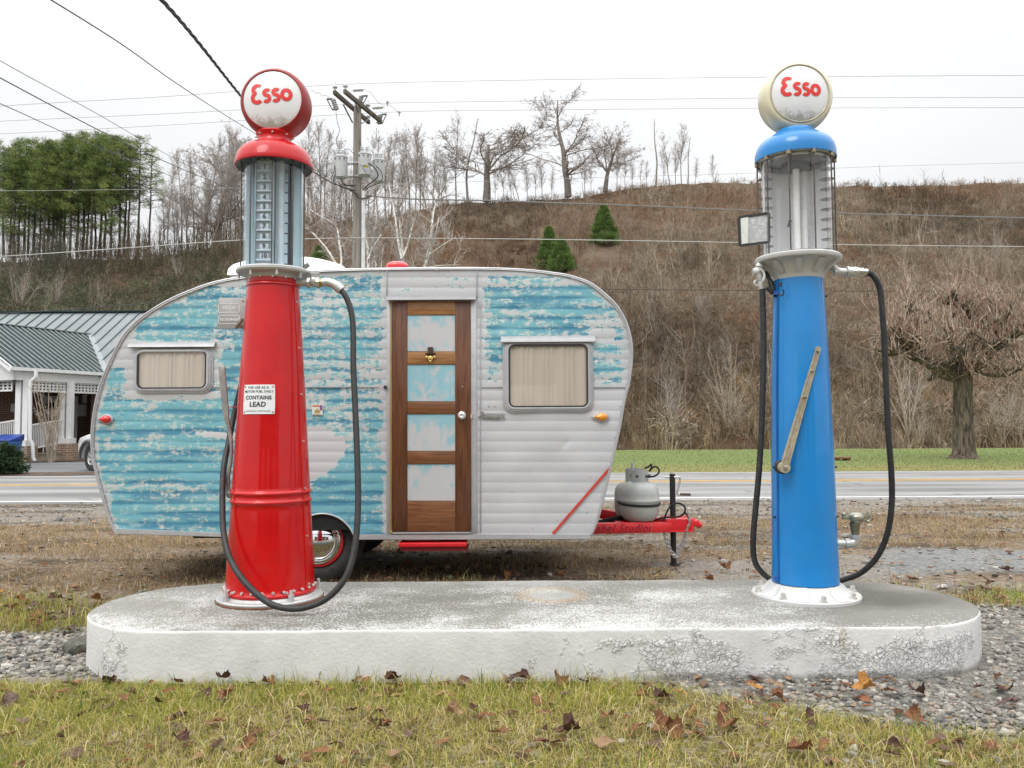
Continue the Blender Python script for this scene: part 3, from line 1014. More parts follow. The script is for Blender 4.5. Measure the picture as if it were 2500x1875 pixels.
b.cyl((px_, rc.y - .02, rz(658)), (px_, rc.y - .02, rz(395)), .021, .021, 20)
b.build('riser_pipe', simple('riser_grey_paint', (.60, .65, .68), 0.35, 0.0, 0.1, 10), rp)
b = MB()
px_ = P(667, 520, rc.y - .07).x
b.box((px_, rc.y - .06, (gz0 + gz1) / 2), (.020, .012, gz1 - gz0))
b.cyl((P(703, 520, rc.y).x, rc.y + .04, gz0), (P(703, 520, rc.y).x, rc.y + .04, gz1), .012, .012, 12)
for k_ in range(10):
    b.box((P(700, 520, rc.y).x, rc.y + .02, gz1 - .05 - k_ * .059), (.034, .004, .007))
b.build('inner_rail', simple('inner_dark_rail', (.05, .055, .06), 0.4, 0.4, 0.2, 20), rp)

b = MB()   # cap
zr_ = rz(411)
b.lathe([(rw(180, 412), zr_ - .002), (rw(186, 412), zr_), (rw(187, 410), zr_ + .008), (rw(184, 400), rz(401)), (rw(178, 390), rz(390)), (rw(169, 380), rz(379)), (rw(156, 370), rz(370)),
         (rw(138, 363), rz(363.5)), (rw(116, 360), rz(360)), (rw(98, 358), rz(358.5)), (rw(92, 356), rz(357)), (rw(86, 353), rz(353)), (rw(80, 346), rz(346)), (rw(80, 337), rz(337)), (rw(86, 334), rz(334)), (rw(88, 330), rz(330)), (rw(84, 327), rz(327)), (0, rz(326))], 72, TZ)
b.build('cap', M_REDCAP, rp, smooth=45)
b = MB()
b.lathe([(rw(184, 412), zr_ + .002), (rw(176, 404), zr_ + .016), (rw(150, 398), zr_ + .030), (0, zr_ + .034)], 64, TZ)
b.lathe([(gr * .985, rz(400)), (gr * .985, rz(385)), (0, rz(384))], 48, TZ)
b.build('cap_underside', simple('weathered_bare_metal', (.16, .15, .135), 0.55, 0.3, 0.2, 14), rp)
b = MB()
for a in range(0, 360, 45):
    d = Vector((math.sin(R(a + 10)), -math.cos(R(a + 10)), 0))
    p = Vector((rc.x, rc.y, rz(337))) + d * rw(82, 337)
    b.piece()
    b.cyl(p, p + d * .012, .005, .004, 8)
b.build_each('cap_screw', M_BOLT, rp)

# globe: a drum with two lenses
def globe(root, cpx, cpy, yc, dia_px, lens_px, body_mat, rim_mat, rot, lscale, lens_name):
    gc = P(cpx, cpy, yc)
    Rg = wid(dia_px, gc) / 2
    rl = wid(lens_px, gc) / 2
    T = Matrix.Translation(gc) @ Matrix.Rotation(R(90), 4, 'X')      # local z -> -Y
    b = MB()
    hd = .080
    pr = []
    for i in range(13):
        a = math.pi * i / 12 - math.pi / 2
        pr.append((rl + .004 + (Rg - rl - .004) * math.cos(a) ** 0.75, hd * math.sin(a)))
    b.lathe(pr, 72, T)
    b.box(gc + Vector((.004, 0, Rg + .003)), (.022, .05, .012))
    g = b.build('globe', body_mat, root, smooth=50)
    S = rl * rl / (2 * .028) + .014
    sag = lambda r_: hd + math.sqrt(max(0, S * S - r_ * r_)) - math.sqrt(S * S - rl * rl)
    for sgn in (1, -1):
        b = MB()
        T2 = Matrix.Translation(gc) @ Matrix.Rotation(R(90 * sgn), 4, 'X')
        b.lathe([(rl * t_, sag(rl * t_)) for t_ in np.linspace(1, 0, 12)], 64, T2)
        # the lens carries its own origin at its centre so grime sits at its foot
        o = b.build('lens', lens_mat(lens_name), g, smooth=60)
        me_ = o.data
        off = gc - ORG[g.name]
        for v_ in me_.vertices: v_.co -= off
        o.location = off
        ORG[o.name] = ORG[g.name]
    b = MB()
    b.lathe([(rl + .001, hd - .006), (rl + .007, hd - .004), (rl + .008, hd + .002), (rl + .003, hd + .006), (rl - .002, hd + .003)], 72, T)
    b.build('lens_rim', rim_mat, g)
    oil_lettering(lscale, rot, .018, sag, Matrix.Translation(gc)).build('lettering', M_LOGO, g, smooth=None)
    return g, gc

globe(rp, 675.5, 257, rc.y, 166, 141, M_REDGLOBE, M_REDGLOBE, 3.5, .098, 'milk_glass_lens')

# plate on the body
def body_plate(root, c, rfun, pxl, pxr, pyt, pyb, yc, mat, name, lift=.004):
    zt, zb = P((pxl + pxr) / 2, pyt, yc).z, P((pxl + pxr) / 2, pyb, yc).z
    zm = (zt + zb) / 2
    r0 = rfun(zm) + lift
    def ang(px):
        best = None
        for a in np.linspace(-85, 85, 681):
            p = Vector((c.x + r0 * math.sin(R(a)), c.y - r0 * math.cos(R(a)), zm))
            q = CM.inverted() @ p
            e = abs(1250 + 1950 * q.x / -q.z - px)
            if best is None or e < best[0]: best = (e, a)
        return best[1]
    a0, a1 = ang(pxl), ang(pxr)
    wm = R(a1 - a0) * r0
    hm = zt - zb
    def warp(x, z, l=0.0):        # flat plate coordinates (metres from the centre) onto the body
        a = R((a0 + a1) / 2) + x / r0
        zz = zm + z
        r_ = rfun(zz) + lift + l
        return Vector((c.x + r_ * math.sin(a), c.y - r_ * math.cos(a), zz))
    b = MB()
    ol = rrect(-wm / 2, -hm / 2, wm / 2, hm / 2, .010, 4)
    # grid plate with rounded corners
    nx_, nz_ = 14, 4
    vs, fs = [], []
    for j in range(nz_ + 1):
        z = -hm / 2 + hm * j / nz_
        for i in range(nx_ + 1):
            x = -wm / 2 + wm * i / nx_
            if j in (0, nz_) and i in (0, nx_): x *= 1 - .02
            for l in (0, .004):
                vs.append(warp(x, z, l - .004))
    def id_(i, j, l): return (j * (nx_ + 1) + i) * 2 + l
    for j in range(nz_):
        for i in range(nx_):
            fs.append((id_(i, j, 1), id_(i + 1, j, 1), id_(i + 1, j + 1, 1), id_(i, j + 1, 1)))
            fs.append((id_(i, j, 0), id_(i, j + 1, 0), id_(i + 1, j + 1, 0), id_(i + 1, j, 0)))
    for i in range(nx_):
        fs += [(id_(i, 0, 0), id_(i + 1, 0, 0), id_(i + 1, 0, 1), id_(i, 0, 1)), (id_(i, nz_, 0), id_(i, nz_, 1), id_(i + 1, nz_, 1), id_(i + 1, nz_, 0))]
    for j in range(nz_):
        fs += [(id_(0, j, 0), id_(0, j, 1), id_(0, j + 1, 1), id_(0, j + 1, 0)), (id_(nx_, j, 0), id_(nx_, j + 1, 0), id_(nx_, j + 1, 1), id_(nx_, j, 1))]
    b.add(vs, fs)
    o = b.build(name, mat, root)
    return o, warp, wm, hm

lp, wp, wm, hm = body_plate(rp, rc, body_r, 595, 671.5, 943, 1012, rc.y, M_PLATE, 'warning_plate')
b = MB()
for s, sz, zz, sp, bo in (('FOR USE AS A', .0180, .40, 1.10, .0003), ('MOTOR FUEL ONLY', .0180, .265, 1.04, .0003), ('CONTAINS', .0285, .055, 1.05, .0009), ('LEAD', .0370, -.175, 1.08, .0012), ('ANTIKNOCK COMPOUNDS', .0112, -.40, 1.0, .0)):
    vs, fs = text_mesh(s, sz, 0, bo, 0, sp)
    b.add([wp(v.x, v.y + zz * hm, .0015) for v in vs], fs)
b.build('lettering', M_INK, lp, smooth=None)
b = MB()
for sx_ in (-1, 1):
    for sz_ in (-1, 1):
        p = wp(sx_ * (wm / 2 - .011), sz_ * (hm / 2 - .011), 0)
        b.piece()
        b.cyl(p + Vector((0, .002, 0)), p + Vector((0, -.004, 0)), .0045, .0035, 8)
b.build_each('plate_screw', M_RUST, lp)

# direction plate on the left
yl = rc.y - .02
a_, d_ = P(531, 803, yl), P(594, 727, yl)
b = MB()
b.prism(rrect(a_.x, a_.z, d_.x + .02, d_.z, .014), yl - .003, yl + .003)
dp = b.build('direction_plate', M_GREYPL, rp, bevel=.001)
b = MB(); t = MB()
for py0, py1, s in ((741, 764, 'TO CAR'), (770, 791.5, 'TO STORAGE')):
    q0, q1 = P(533.5, py1, yl), P(586, py0, yl)
    b.ring(rrect(q0.x, q0.z, q1.x, q1.z, .010), rrect(q0.x + .003, q0.z + .003, q1.x - .003, q1.z - .003, .008), yl - .0045, yl - .0028)
    cx_, cz_ = (q0.x + q1.x) / 2, (q0.z + q1.z) / 2
    t.add(*text_mesh(s, .021 if s == 'TO CAR' else .0175, .0006, .0008, 0, 1.0, Matrix.Translation((cx_, yl - .0042, cz_)) @ FACE))
b.build('plate_border', M_WINK, dp, smooth=None)
t.build('lettering', M_WINK, dp, smooth=None)
b = MB()
q = P(587, 794, yl - .01)
b.beam(P(575, 800, yl - .008), P(592, 778, yl - .008), .012, .010)
b.cyl(P(588, 795, yl - .016), P(588, 795, yl), .008, .008, 8)
b.cyl(P(591, 735, yl), P(596, 735, yl), .006, .006, 8)
b.beam(P(583, 785, yl + .012), P(605, 785, yl + .012), .02, .02)
b.build('pointer', simple('old_brass_pointer', (.20, .16, .11), 0.5, 0.5, 0.3, 20), dp)

# discharge pipe, valve, elbow, hose
yo = rc.y - .01
b = MB()
b.cyl(P(716, 690, yo), P(757, 690, yo), .0215, .0215, 16)
b.build('outlet_pipe', M_ALU, rp)
b = MB()
b.cyl(P(751, 690, yo), P(758, 690, yo), .032, .032, 8)
b.sphere(P(767, 686, yo), (.030, .03, .036), 14, 10)
b.cyl(P(767, 683, yo), P(767, 668, yo), .026, .029, 12)
b.cyl(P(767, 671, yo), P(767, 664, yo), .032, .032, 16)
b.cyl(P(774, 690, yo), P(781, 690, yo), .032, .032, 8)
b.build('valve', M_GALV, rp)
b = MB()
b.cyl(P(780, 690, yo), P(788, 690, yo), .024, .024, 14)
b.build('brass_ring', M_BRASS, rp)
b = MB()
b.tube(spline([P(787, 690, yo), P(800, 689, yo), P(815, 694, yo), P(826, 702, yo)], 5), .0245, 14)
b.cyl(P(820, 697, yo), P(834, 709, yo), .028, .026, 12)
b.build('elbow', M_GALV, rp)
hp = [(829, 705, -.01), (839, 716, -.015), (848, 732, -.02), (857, 760, -.03), (862, 800, -.05), (863, 900, -.10), (868, 1010, -.16), (873, 1140, -.23), (874, 1240, -.28), (867, 1330, -.33), (846, 1405, -.38), (806, 1455, -.40),
      (757, 1480, -.405), (708, 1486, -.41), (655, 1471, -.40), (600, 1424, -.36), (562, 1365, -.28), (546, 1300, -.20), (543, 1220, -.12), (546, 1145, -.05), (558, 1080, .04), (572, 1010, .12), (584, 960, .14), (592, 930, .12)]
path = spline([P(x, y, rc.y + d) for x, y, d in hp], 7)
path = [Vector((p.x, p.y, max(p.z, ISL_Z + .017 + (.012 if math.hypot(p.x - rc.x, p.y - rc.y) < .30 else 0)))) for p in path]
b = MB()
b.tube(path, .0165, 12)
b.build('hose', M_RUBBER, rp)
# pump lever on the left
yv = rc.y - .05
b = MB()
lv_ = [(541, 893, 15), (547, 960, 15), (552, 1010, 14), (556, 1035, 9), (562, 1060, 8), (565, 1095, 7), (562, 1130, 8), (557, 1165, 8), (557, 1195, 10), (561, 1212, 12)]
pts = spline([P(x, y, yv) for x, y, w in lv_], 5)
ws = np.interp(np.linspace(0, 1, len(pts)), np.linspace(0, 1, len(lv_)), [wid(w, P(x, y, yv)) / 2 for x, y, w in lv_])
vs, fs = [], []
for i, p in enumerate(pts):
    w_ = ws[i]
    vs += [p + Vector((-w_, -.008, 0)), p + Vector((w_, -.008, 0)), p + Vector((w_, .010, 0)), p + Vector((-w_, .010, 0))]
    if i:
        for k_ in range(4):
            fs.append(((i - 1) * 4 + k_, (i - 1) * 4 + (k_ + 1) % 4, i * 4 + (k_ + 1) % 4, i * 4 + k_))
fs += [(0, 1, 2, 3), tuple(len(vs) - 4 + k_ for k_ in range(4))]
b.add(vs, fs)
b.cyl(P(561, 1208, yv - .02), P(561, 1208, yv + .10), .020, .020, 12)
b.cyl(P(561, 1208, yv + .05), P(600, 1208, yv + .05), .014, .014, 10)
b.build('pump_lever', M_LEVER, rp, bevel=.003)
b = MB()
b.cyl(P(556, 993, rc.y), P(582, 994, rc.y), .0025, .0025, 6)
b.build('lever_hook', M_REDCAP, rp)
b = MB()
b.cyl(P(728, 664, rc.y + .10), P(754, 645, rc.y + .10), .0135, .0135, 12)
b.cyl(P(730, 676, rc.y + .10), P(733, 660, rc.y + .10), .02, .02, 12)
b.build('overflow_stub', M_LEVER, rp)

# ------------------------------------------------------------------ blue pump
bc = G(1967, 1455, ISL_Z)
bp = thing('fuel_pump', 'blue fuel pump with clear glass cylinder, cream globe and white cast foot', 'fuel pump', bc, 'antique visible-glass fuel pumps')
TZ = Matrix.Translation((bc.x, bc.y, 0))
def bz(py): return P(1955, py, bc.y).z
def bw(npx, py): return wid(npx, P(1955, py, bc.y)) / 2

b = MB()
zf = ISL_Z
zbb = bz(1425)
b.lathe([(0, zf), (.288, zf), (.289, zf + .016), (.284, zf + .022), (.262, zf + .025), (.235, zf + .031), (.215, zf + .042), (.200, zf + .058), (.188, zf + .077), (.150, zf + .077)], 72, TZ)
b.build('cast_foot', M_WPAINT, bp, smooth=40)
b = MB()
for i in range(8):
    a = R(-22 + 45 * i)
    d = Vector((math.sin(a), -math.cos(a), 0)); sd_ = Vector((math.cos(a), math.sin(a), 0))
    b.piece()
    prl = [(.283, .0235), (.262, .029), (.236, .037), (.214, .052), (.198, .071), (.186, .080)]
    vs, fs = [], []
    for k_, (r_, z) in enumerate(prl):
        for s_ in (-1, 1):
            wd = .014 + .022 * (r_ - .18) / .1
            vs.append(Vector((bc.x, bc.y, zf + z)) + d * r_ + sd_ * s_ * wd)
            vs.append(Vector((bc.x, bc.y, zf + z - .02)) + d * r_ + sd_ * s_ * (wd + .006))
        if k_:
            o_ = (k_ - 1) * 4
            fs += [(o_, o_ + 2, o_ + 6, o_ + 4), (o_, o_ + 4, o_ + 5, o_ + 1), (o_ + 2, o_ + 3, o_ + 7, o_ + 6)]
    b.add(vs, fs)
b.build_each('foot_rib', M_WPAINT, bp, smooth=40)
b = MB()
for i in range(8):
    a = R(0 + 45 * i)
    d = Vector((math.sin(a), -math.cos(a), 0)) * .262
    p = bc + d
    b.piece()
    b.cyl((p.x, p.y, zf + .02), (p.x, p.y, zf + .031), .020, .020, 14)
    b.cyl((p.x, p.y, zf + .03), (p.x, p.y, zf + .052), .0145, .0145, 6)
    b.cyl((p.x, p.y, zf + .05), (p.x, p.y, zf + .057), .008, .007, 8)
b.build_each('foot_bolt', M_BOLT, bp)
bprof = [(bw(157, 1437), zf + .081), (bw(152, 1300), bz(1300)), (bw(145.5, 1100), bz(1100)), (bw(137.5, 950), bz(950)), (bw(128, 820), bz(820)), (bw(122, 750), bz(750)), (bw(117.5, 686), bz(684))]
def bbody_r(z):
    return float(np.interp(z, [q[1] for q in bprof], [q[0] for q in bprof]))
b = MB()
zz = np.linspace(bprof[0][1], bprof[-1][1], 40)
b.lathe([(bbody_r(z), z) for z in zz], 96, TZ)
b.build('tapered_body', M_BLUE, bp, smooth=50)
b = MB()
for a, w_ in ((-70, .006), (88, .005)):
    vs, fs = [], []
    for i, z in enumerate(zz):
        for da in (-2.2, 2.2):
            r_ = bbody_r(z) + .004
            vs.append((bc.x + r_ * math.sin(R(a + da)), bc.y - r_ * math.cos(R(a + da)), z))
        if i: fs.append((2 * i - 2, 2 * i - 1, 2 * i + 1, 2 * i))
    b.add(vs, fs)
for py in (718, 1407):
    z = bz(py); r_ = bbody_r(z)
    for a in (-72,):
        d = Vector((math.sin(R(a)), -math.cos(R(a)), 0))
        b.box(Vector((bc.x, bc.y, z)) + d * (r_ + .006), (.030, .02, .022))
b.build('door_seam', simple('dark_blue_edge', (.015, .10, .36), 0.3, var=0.1), bp, smooth=60)
b = MB()
for py in (725, 1140, 1260):
    z = bz(py); r_ = bbody_r(z)
    for a in (-78, 80):
        d = Vector((math.sin(R(a)), -math.cos(R(a)), 0))
        p = Vector((bc.x, bc.y, z)) + d * r_
        b.piece()
        b.cyl(p, p + d * .014, .006, .006, 8)
b.piece()
b.tube(spline([P(1901, 716, bc.y - .10), P(1908, 722, bc.y - .12), P(1913, 716, bc.y - .13), P(1912, 706, bc.y - .13)], 4), .004, 6)
b.cyl(P(1906, 690, bc.y - .115), P(1905, 700, bc.y - .115), .008, .008, 8)
b.build_each('body_screw', M_DARK, bp)

b = MB()   # cast collar
b.lathe([(bw(118, 684), bz(685)), (bw(119.5, 680), bz(683)), (bw(119.5, 678), bz(678)), (bw(123, 674), bz(675)), (bw(127, 668), bz(668)), (bw(140, 658), bz(657)), (bw(158, 648), bz(649)), (bw(182, 642), bz(643)),
         (bw(199, 640), bz(641)), (bw(202, 638), bz(638)), (bw(202, 632), bz(632)), (bw(196, 629), bz(629)), (bw(166, 629), bz(629)), (bw(164, 627), bz(626)), (0, bz(626))], 96, TZ)
for i in range(10):
    a = R(18 + 36 * i)
    d = Vector((math.sin(a), -math.cos(a), 0))
    pa = Vector((bc.x, bc.y, bz(672))) + d * bw(116, 672)
    pb = Vector((bc.x, bc.y, bz(644))) + d * bw(176, 644)
    b.beam(pa, pb, .030, .022)
b.build('cast_collar', M_ALUP, bp, smooth=38)
b = MB(); b.lathe([(bw(160, 626), bz(626) + .005), (0, bz(626) + .005)], 48, TZ); b.build('bounce_disc', M_BOUNCE, bp)  # added white reflector under the clear glass

gr = bw(163, 520)
b = MB(); b.lathe([(gr, bz(627)), (gr, bz(394))], 72, TZ)
b.build('glass_cylinder', M_GLASS_C, bp)
b = MB(); b.lathe([(gr * .965, bz(627)), (gr * .965, bz(400))], 48, TZ, R(-4), R(184))
b.build('haze_panel', M_HAZE_W, bp)  # added half-cylinder, its white stands in for sky reflection and haze
b = MB()
for px, dy in ((1942, -.02), (1968, .03)):
    b.piece()
    x_ = P(px, 520, bc.y).x
    b.cyl((x_, bc.y + dy, bz(626)), (x_, bc.y + dy, bz(410)), .019, .019, 20)
b.build_each('inner_pipe', simple('white_pipe', (.70, .70, .69), 0.35, var=0.06, scale=10), bp)
b = MB()
x_ = P(1921, 520, bc.y).x
b.cyl((x_, bc.y - .02, bz(555)), (x_ + .012, bc.y - .02, bz(540)), .008, .008, 10)
b.build('float_valve', M_DARK, bp)
M_DISC = simple('grey_gauge_disc', (.27, .26, .25), 0.35, 0.3, 0.15, 20)
for (px, dy, nd_, y0, y1) in ((2021, -.055, 10, 397, 614), (1869, .06, 10, 407, 620), (1955, .115, 9, 425, 620)):
    x_ = P(px, 510, bc.y + dy).x
    b = MB()
    b.cyl((x_, bc.y + dy, bz(y1 + 10)), (x_, bc.y + dy, bz(y0 - 6)), .0045, .0045, 8)
    g_ = b.build('marker_rod', M_GALV, bp)
    b = MB()
    for k_ in range(nd_):
        z = bz(y0 + (y1 - y0) * k_ / (nd_ - 1))
        b.piece()
        b.lathe([(0, z + .003), (.036, z + .002), (.040, z), (.036, z - .002), (0, z - .003)], 24, Matrix.Translation((x_, bc.y + dy, 0)))
    b.build_each('gallon_disc', M_DISC, g_)
b = MB()
nut = MB()
for i in range(10):
    a = R(-63 + 36 * i - 2)
    d = Vector((math.sin(a), -math.cos(a), 0)) * bw(180, 520)
    b.piece(); nut.piece()
    b.cyl((bc.x + d.x, bc.y + d.y, bz(636)), (bc.x + d.x, bc.y + d.y, bz(394)), .0044, .0044, 6)
    nut.cyl((bc.x + d.x, bc.y + d.y, bz(402)), (bc.x + d.x, bc.y + d.y, bz(392)), .014, .014, 6)
b.build_each('tie_rod', M_ROD, bp)
nut.build_each('rod_nut', simple('brassy_nuts', (.30, .25, .17), 0.45, 0.5, 0.2, 20), bp)
b = MB()
b.lathe([(gr * 1.0, bz(394)), (bw(182, 390), bz(392)), (bw(184, 388), bz(388)), (bw(180, 384), bz(384)), (0, bz(384))], 72, TZ)
b.lathe([(gr * .97, bz(402)), (gr * .97, bz(390))], 48, TZ)
b.build('head_ring', M_ALUP, bp)
b = MB()
b.lathe([(bw(70, 395), bz(402)), (bw(66, 395), bz(414)), (bw(30, 395), bz(417)), (0, bz(417))], 32, TZ)
b.build('inner_head', simple('dark_cast_head', (.10, .10, .10), 0.5, 0.3, 0.2, 20), bp)
b = MB()
zr_ = bz(394)
b.lathe([(bw(186, 388), zr_ - .002), (bw(190, 388), zr_), (bw(190, 385), zr_ + .010), (bw(189, 378), bz(376)), (bw(182, 364), bz(363)), (bw(169, 352), bz(352)), (bw(150, 343), bz(343.5)), (bw(128, 336), bz(337)), (bw(106, 331), bz(331)), (bw(94, 328), bz(327)), (bw(90, 324), bz(322)), (0, bz(321))], 80, TZ)
b.build('cap', M_BLUE, bp, smooth=45)
globe(bp, 1940.5, 242, bc.y, 174, 138, M_CREAM, simple('aged_ivory_rim', (.45, .40, .28), 0.45, var=0.2, scale=20), -2.5, .094, 'milk_glass_lens')
b = MB()
p = P(1946, 317, bc.y - .10)
b.sphere(p, .007, 8, 6)
b.build('globe_screw', M_BOLT, bp)

# framed price pane on the left of the glass
yf_ = bc.y + .02
q = [P(1803.5, 531, yf_), P(1877, 520, yf_ - .06), P(1877, 591, yf_ - .06), P(1806, 600, yf_)]
b = MB()
for i in range(4):
    b.beam(q[i], q[(i + 1) % 4], .014, .010, up=(0, 1, 0))
fr_ = b.build('price_frame', M_DARK, bp)
def pane_mat():
    m, nt = new_mat('streaked_old_pane')
    v = coords(nt)
    n = noise(nt, v, 38, 6, 0.8)
    col = mix(nt, sstep(nt, n, 0.45, 0.66), (.40, .40, .40), (.60, .61, .61))
    out(nt, bsdf(nt, color=col, rough=0.25, coat=0.3))
    return m
b = MB()
b.add(q, [(0, 1, 2, 3)])
b.build('pane', pane_mat(), fr_, smooth=None)
b = MB()
b.add([P(1809, 533, yf_ - .012), P(1827, 530, yf_ - .027), P(1827, 593, yf_ - .027), P(1811, 596, yf_ - .012)], [(0, 1, 2, 3)])
b.build('pane_strip', simple('pale_paper_strip', (.62, .64, .60), 0.6, var=0.1, scale=20), fr_, smooth=None)

# outlet, hose, nozzle
yo = bc.y - .02
b = MB()
b.tube(spline([P(2030, 648, yo), P(2042, 660, yo), P(2054, 664, yo), P(2066, 664, yo)], 5), .0215, 14)
b.cyl(P(2036, 664, yo), P(2069, 664, yo), .0215, .0215, 14)
b.cyl(P(2067, 664, yo), P(2094, 664, yo), .029, .027, 14)
b.cyl(P(2066, 664, yo), P(2071, 664, yo), .032, .032, 14)
b.cyl(P(2082, 664, yo), P(2088, 664, yo), .031, .031, 6)
b.build('outlet_pipe', M_GALV, bp)
b = MB()
b.cyl(P(2093, 663, yo), P(2105, 663, yo), .022, .020, 10)
b.cyl(P(2100, 663, yo), P(2117, 664, yo), .0165, .018, 16)
b.cyl(P(2103, 663, yo), P(2106, 663, yo), .022, .022, 6)
b.build('hose_coupling', M_STEEL, bp)
hp = [(2114, 664, -.02), (2128, 670, -.02), (2140, 685, -.02), (2149, 710, -.015), (2154, 760, -.01), (2159, 830, 0), (2163, 930, .01), (2169, 1060, .02), (2176, 1150, .04), (2177, 1230, .07), (2167, 1300, .11), (2143, 1357, .16),
      (2105, 1396, .21), (2063, 1414, .25), (2010, 1427, .29), (1950, 1432, .30), (1890, 1418, .25), (1857, 1394, .17), (1841, 1363, .10), (1839, 1310, .05), (1845, 1240, .02), (1853, 1150, 0), (1859, 1050, -.01), (1862, 950, -.02), (1864, 850, -.02), (1863, 780, -.02), (1862, 735, -.02), (1861, 700, -.02)]
path = spline([P(x, y, bc.y + d) for x, y, d in hp], 6)
path = [Vector((p.x, p.y, max(p.z, ISL_Z + .016))) for p in path]
b = MB()
b.tube(path, .0165, 12)
b.build('hose', M_RUBBER, bp)
yn = bc.y - .02
b = MB()
b.cyl(P(1861, 706, yn), P(1857, 683, yn), .020, .017, 12)
b.cyl(P(1857, 686, yn), P(1851, 655, yn), .019, .024, 14)
b.sphere(P(1849, 663, yn), .026, 14, 10)
b.cyl(P(1838, 664, yn), P(1858, 664, yn), .016, .016, 10)
b.cyl(P(1838, 664, yn), P(1844, 664, yn), .022, .022, 10)
b.cyl(P(1853, 655, yn), P(1858, 638, yn + .02), .024, .018, 12)
b.tube(spline([P(1846, 684, yn), P(1841, 690, yn), P(1846, 697, yn), P(1860, 699, yn)], 5), .006, 8)
nz = b.build('nozzle', M_ALUP, bp, bevel=.0015)
b = MB()
b.tube(spline([P(1859, 659, yn - .03), P(1866, 672, yn - .035), P(1864, 688, yn - .035), P(1871, 702, yn - .03)], 6), .009, 10)
b.cyl(P(1860, 658, yn), P(1868, 660, yn), .014, .012, 10)
b.build('trigger_guard', M_STEEL, nz)
b = MB()
b.tube(spline([P(1866, 664, yn + .02), P(1876, 676, yn + .02), P(1884, 698, yn + .01), P(1889, 716, yn)], 5), [.012] * 8 + [.016] * 8, 10)
b.beam(P(1872, 700, yn), P(1888, 716, yn), .03, .022)
b.build('nozzle_lever', M_DARK, nz, bevel=.002)

# crank on the front
yk = bc.y - bbody_r(bz(1140)) * 0.86 - .03
pa, pb = P(1913, 1141, yk), P(1995, 853, yk + .028)
b = MB()
dv = (pb - pa); L = dv.length
ax = dv.normalized()
sd_ = ax.cross(Vector((0, 1, 0))).normalized()
nrm = Vector((0, -1, 0))
def crank_pt(t, s_, d_): return pa + dv * t + sd_ * s_ + nrm * d_
def wt(t): return .021 - .008 * t
vs, fs = [], []
ts = np.linspace(0, 1, 14)
for i, t_ in enumerate(ts):
    w_ = wt(t_)
    for s_, d_ in ((-w_, 0), (w_, 0), (w_, .020), (w_ * .72, .020), (w_ * .62, .010), (-w_ * .62, .010), (-w_ * .72, .020), (-w_, .020)):
        vs.append(crank_pt(t_, s_, d_))
    if i:
        for k_ in range(8):
            fs.append(((i - 1) * 8 + k_, (i - 1) * 8 + (k_ + 1) % 8, i * 8 + (k_ + 1) % 8, i * 8 + k_))
b.add(vs, fs)
b.cyl(crank_pt(0, 0, -.04), crank_pt(0, 0, .026), .031, .029, 18)
b.cyl(crank_pt(1, 0, 0), crank_pt(1, 0, .020), .015, .014, 16)
for t_ in (.60, .82): b.box(crank_pt(t_, 0, .012), (.026, .016, .010))
ck = b.build('crank_handle', M_CRANK, bp, smooth=40)
b = MB()
b.box(crank_pt(0, 0, .030), (.020, .014, .020), None)
b.build('crank_square', M_STEEL, ck, bevel=.002)
b = MB()
b.tube([crank_pt(0, .030 * math.cos(R(a)), -.012) + ax * .034 * math.sin(R(a)) for a in range(60, 270, 15)], .004, 6)
b.cyl(crank_pt(0, 0, -.045), crank_pt(0, 0, -.012), .038, .036, 20)
b.build('shaft_collar', M_DARK, bp)

# fill pipe on the right foot
yq = bc.y + .02
b = MB()
b.cyl(P(2040, 1327, yq), P(2064, 1327, yq), .0205, .0205, 14)
b.cyl(P(2063, 1327, yq), P(2070, 1327, yq), .027, .027, 14)
b.tube(spline([P(2068, 1327, yq), P(2080, 1326, yq), P(2087, 1320, yq), P(2088, 1308, yq)], 5), .0265, 14)
b.cyl(P(2088, 1313, yq), P(2088, 1305, yq), .031, .031, 16)
fp = b.build('fill_pipe', M_GALV, bp)
b = MB()
b.cyl(P(2088, 1308, yq), P(2087, 1290, yq), .0215, .0215, 14)
b.cyl(P(2087, 1294, yq), P(2087, 1276, yq), .025, .032, 8)
b.build('fill_neck', simple('greenish_old_bronze', (.17, .165, .105), 0.4, 0.55, 0.2, 14), fp)
b = MB()
b.sphere(P(2090, 1262, yq), (.047, .047, .028), 18, 10)
b.cyl(P(2090, 1270, yq), P(2088, 1277, yq), .036, .028, 16)
b.beam(P(2060, 1263, yq), P(2116, 1271, yq), .022, .018)
b.cyl(P(2060, 1268, yq), P(2060, 1252, yq), .012, .008, 10)
b.sphere(P(2060, 1256, yq), .013, 10, 8)
b.beam(P(2116, 1276, yq), P(2121, 1248, yq), .016, .018, up=(0, 1, 0))
b.tube(spline([P(2117, 1274, yq - .02), P(2124, 1268, yq - .02), P(2124, 1255, yq - .02)], 5), .005, 8)
b.build('fill_cap', simple('pewter_cap', (.33, .325, .255), 0.32, 0.55, 0.12, 14), fp, bevel=.002)
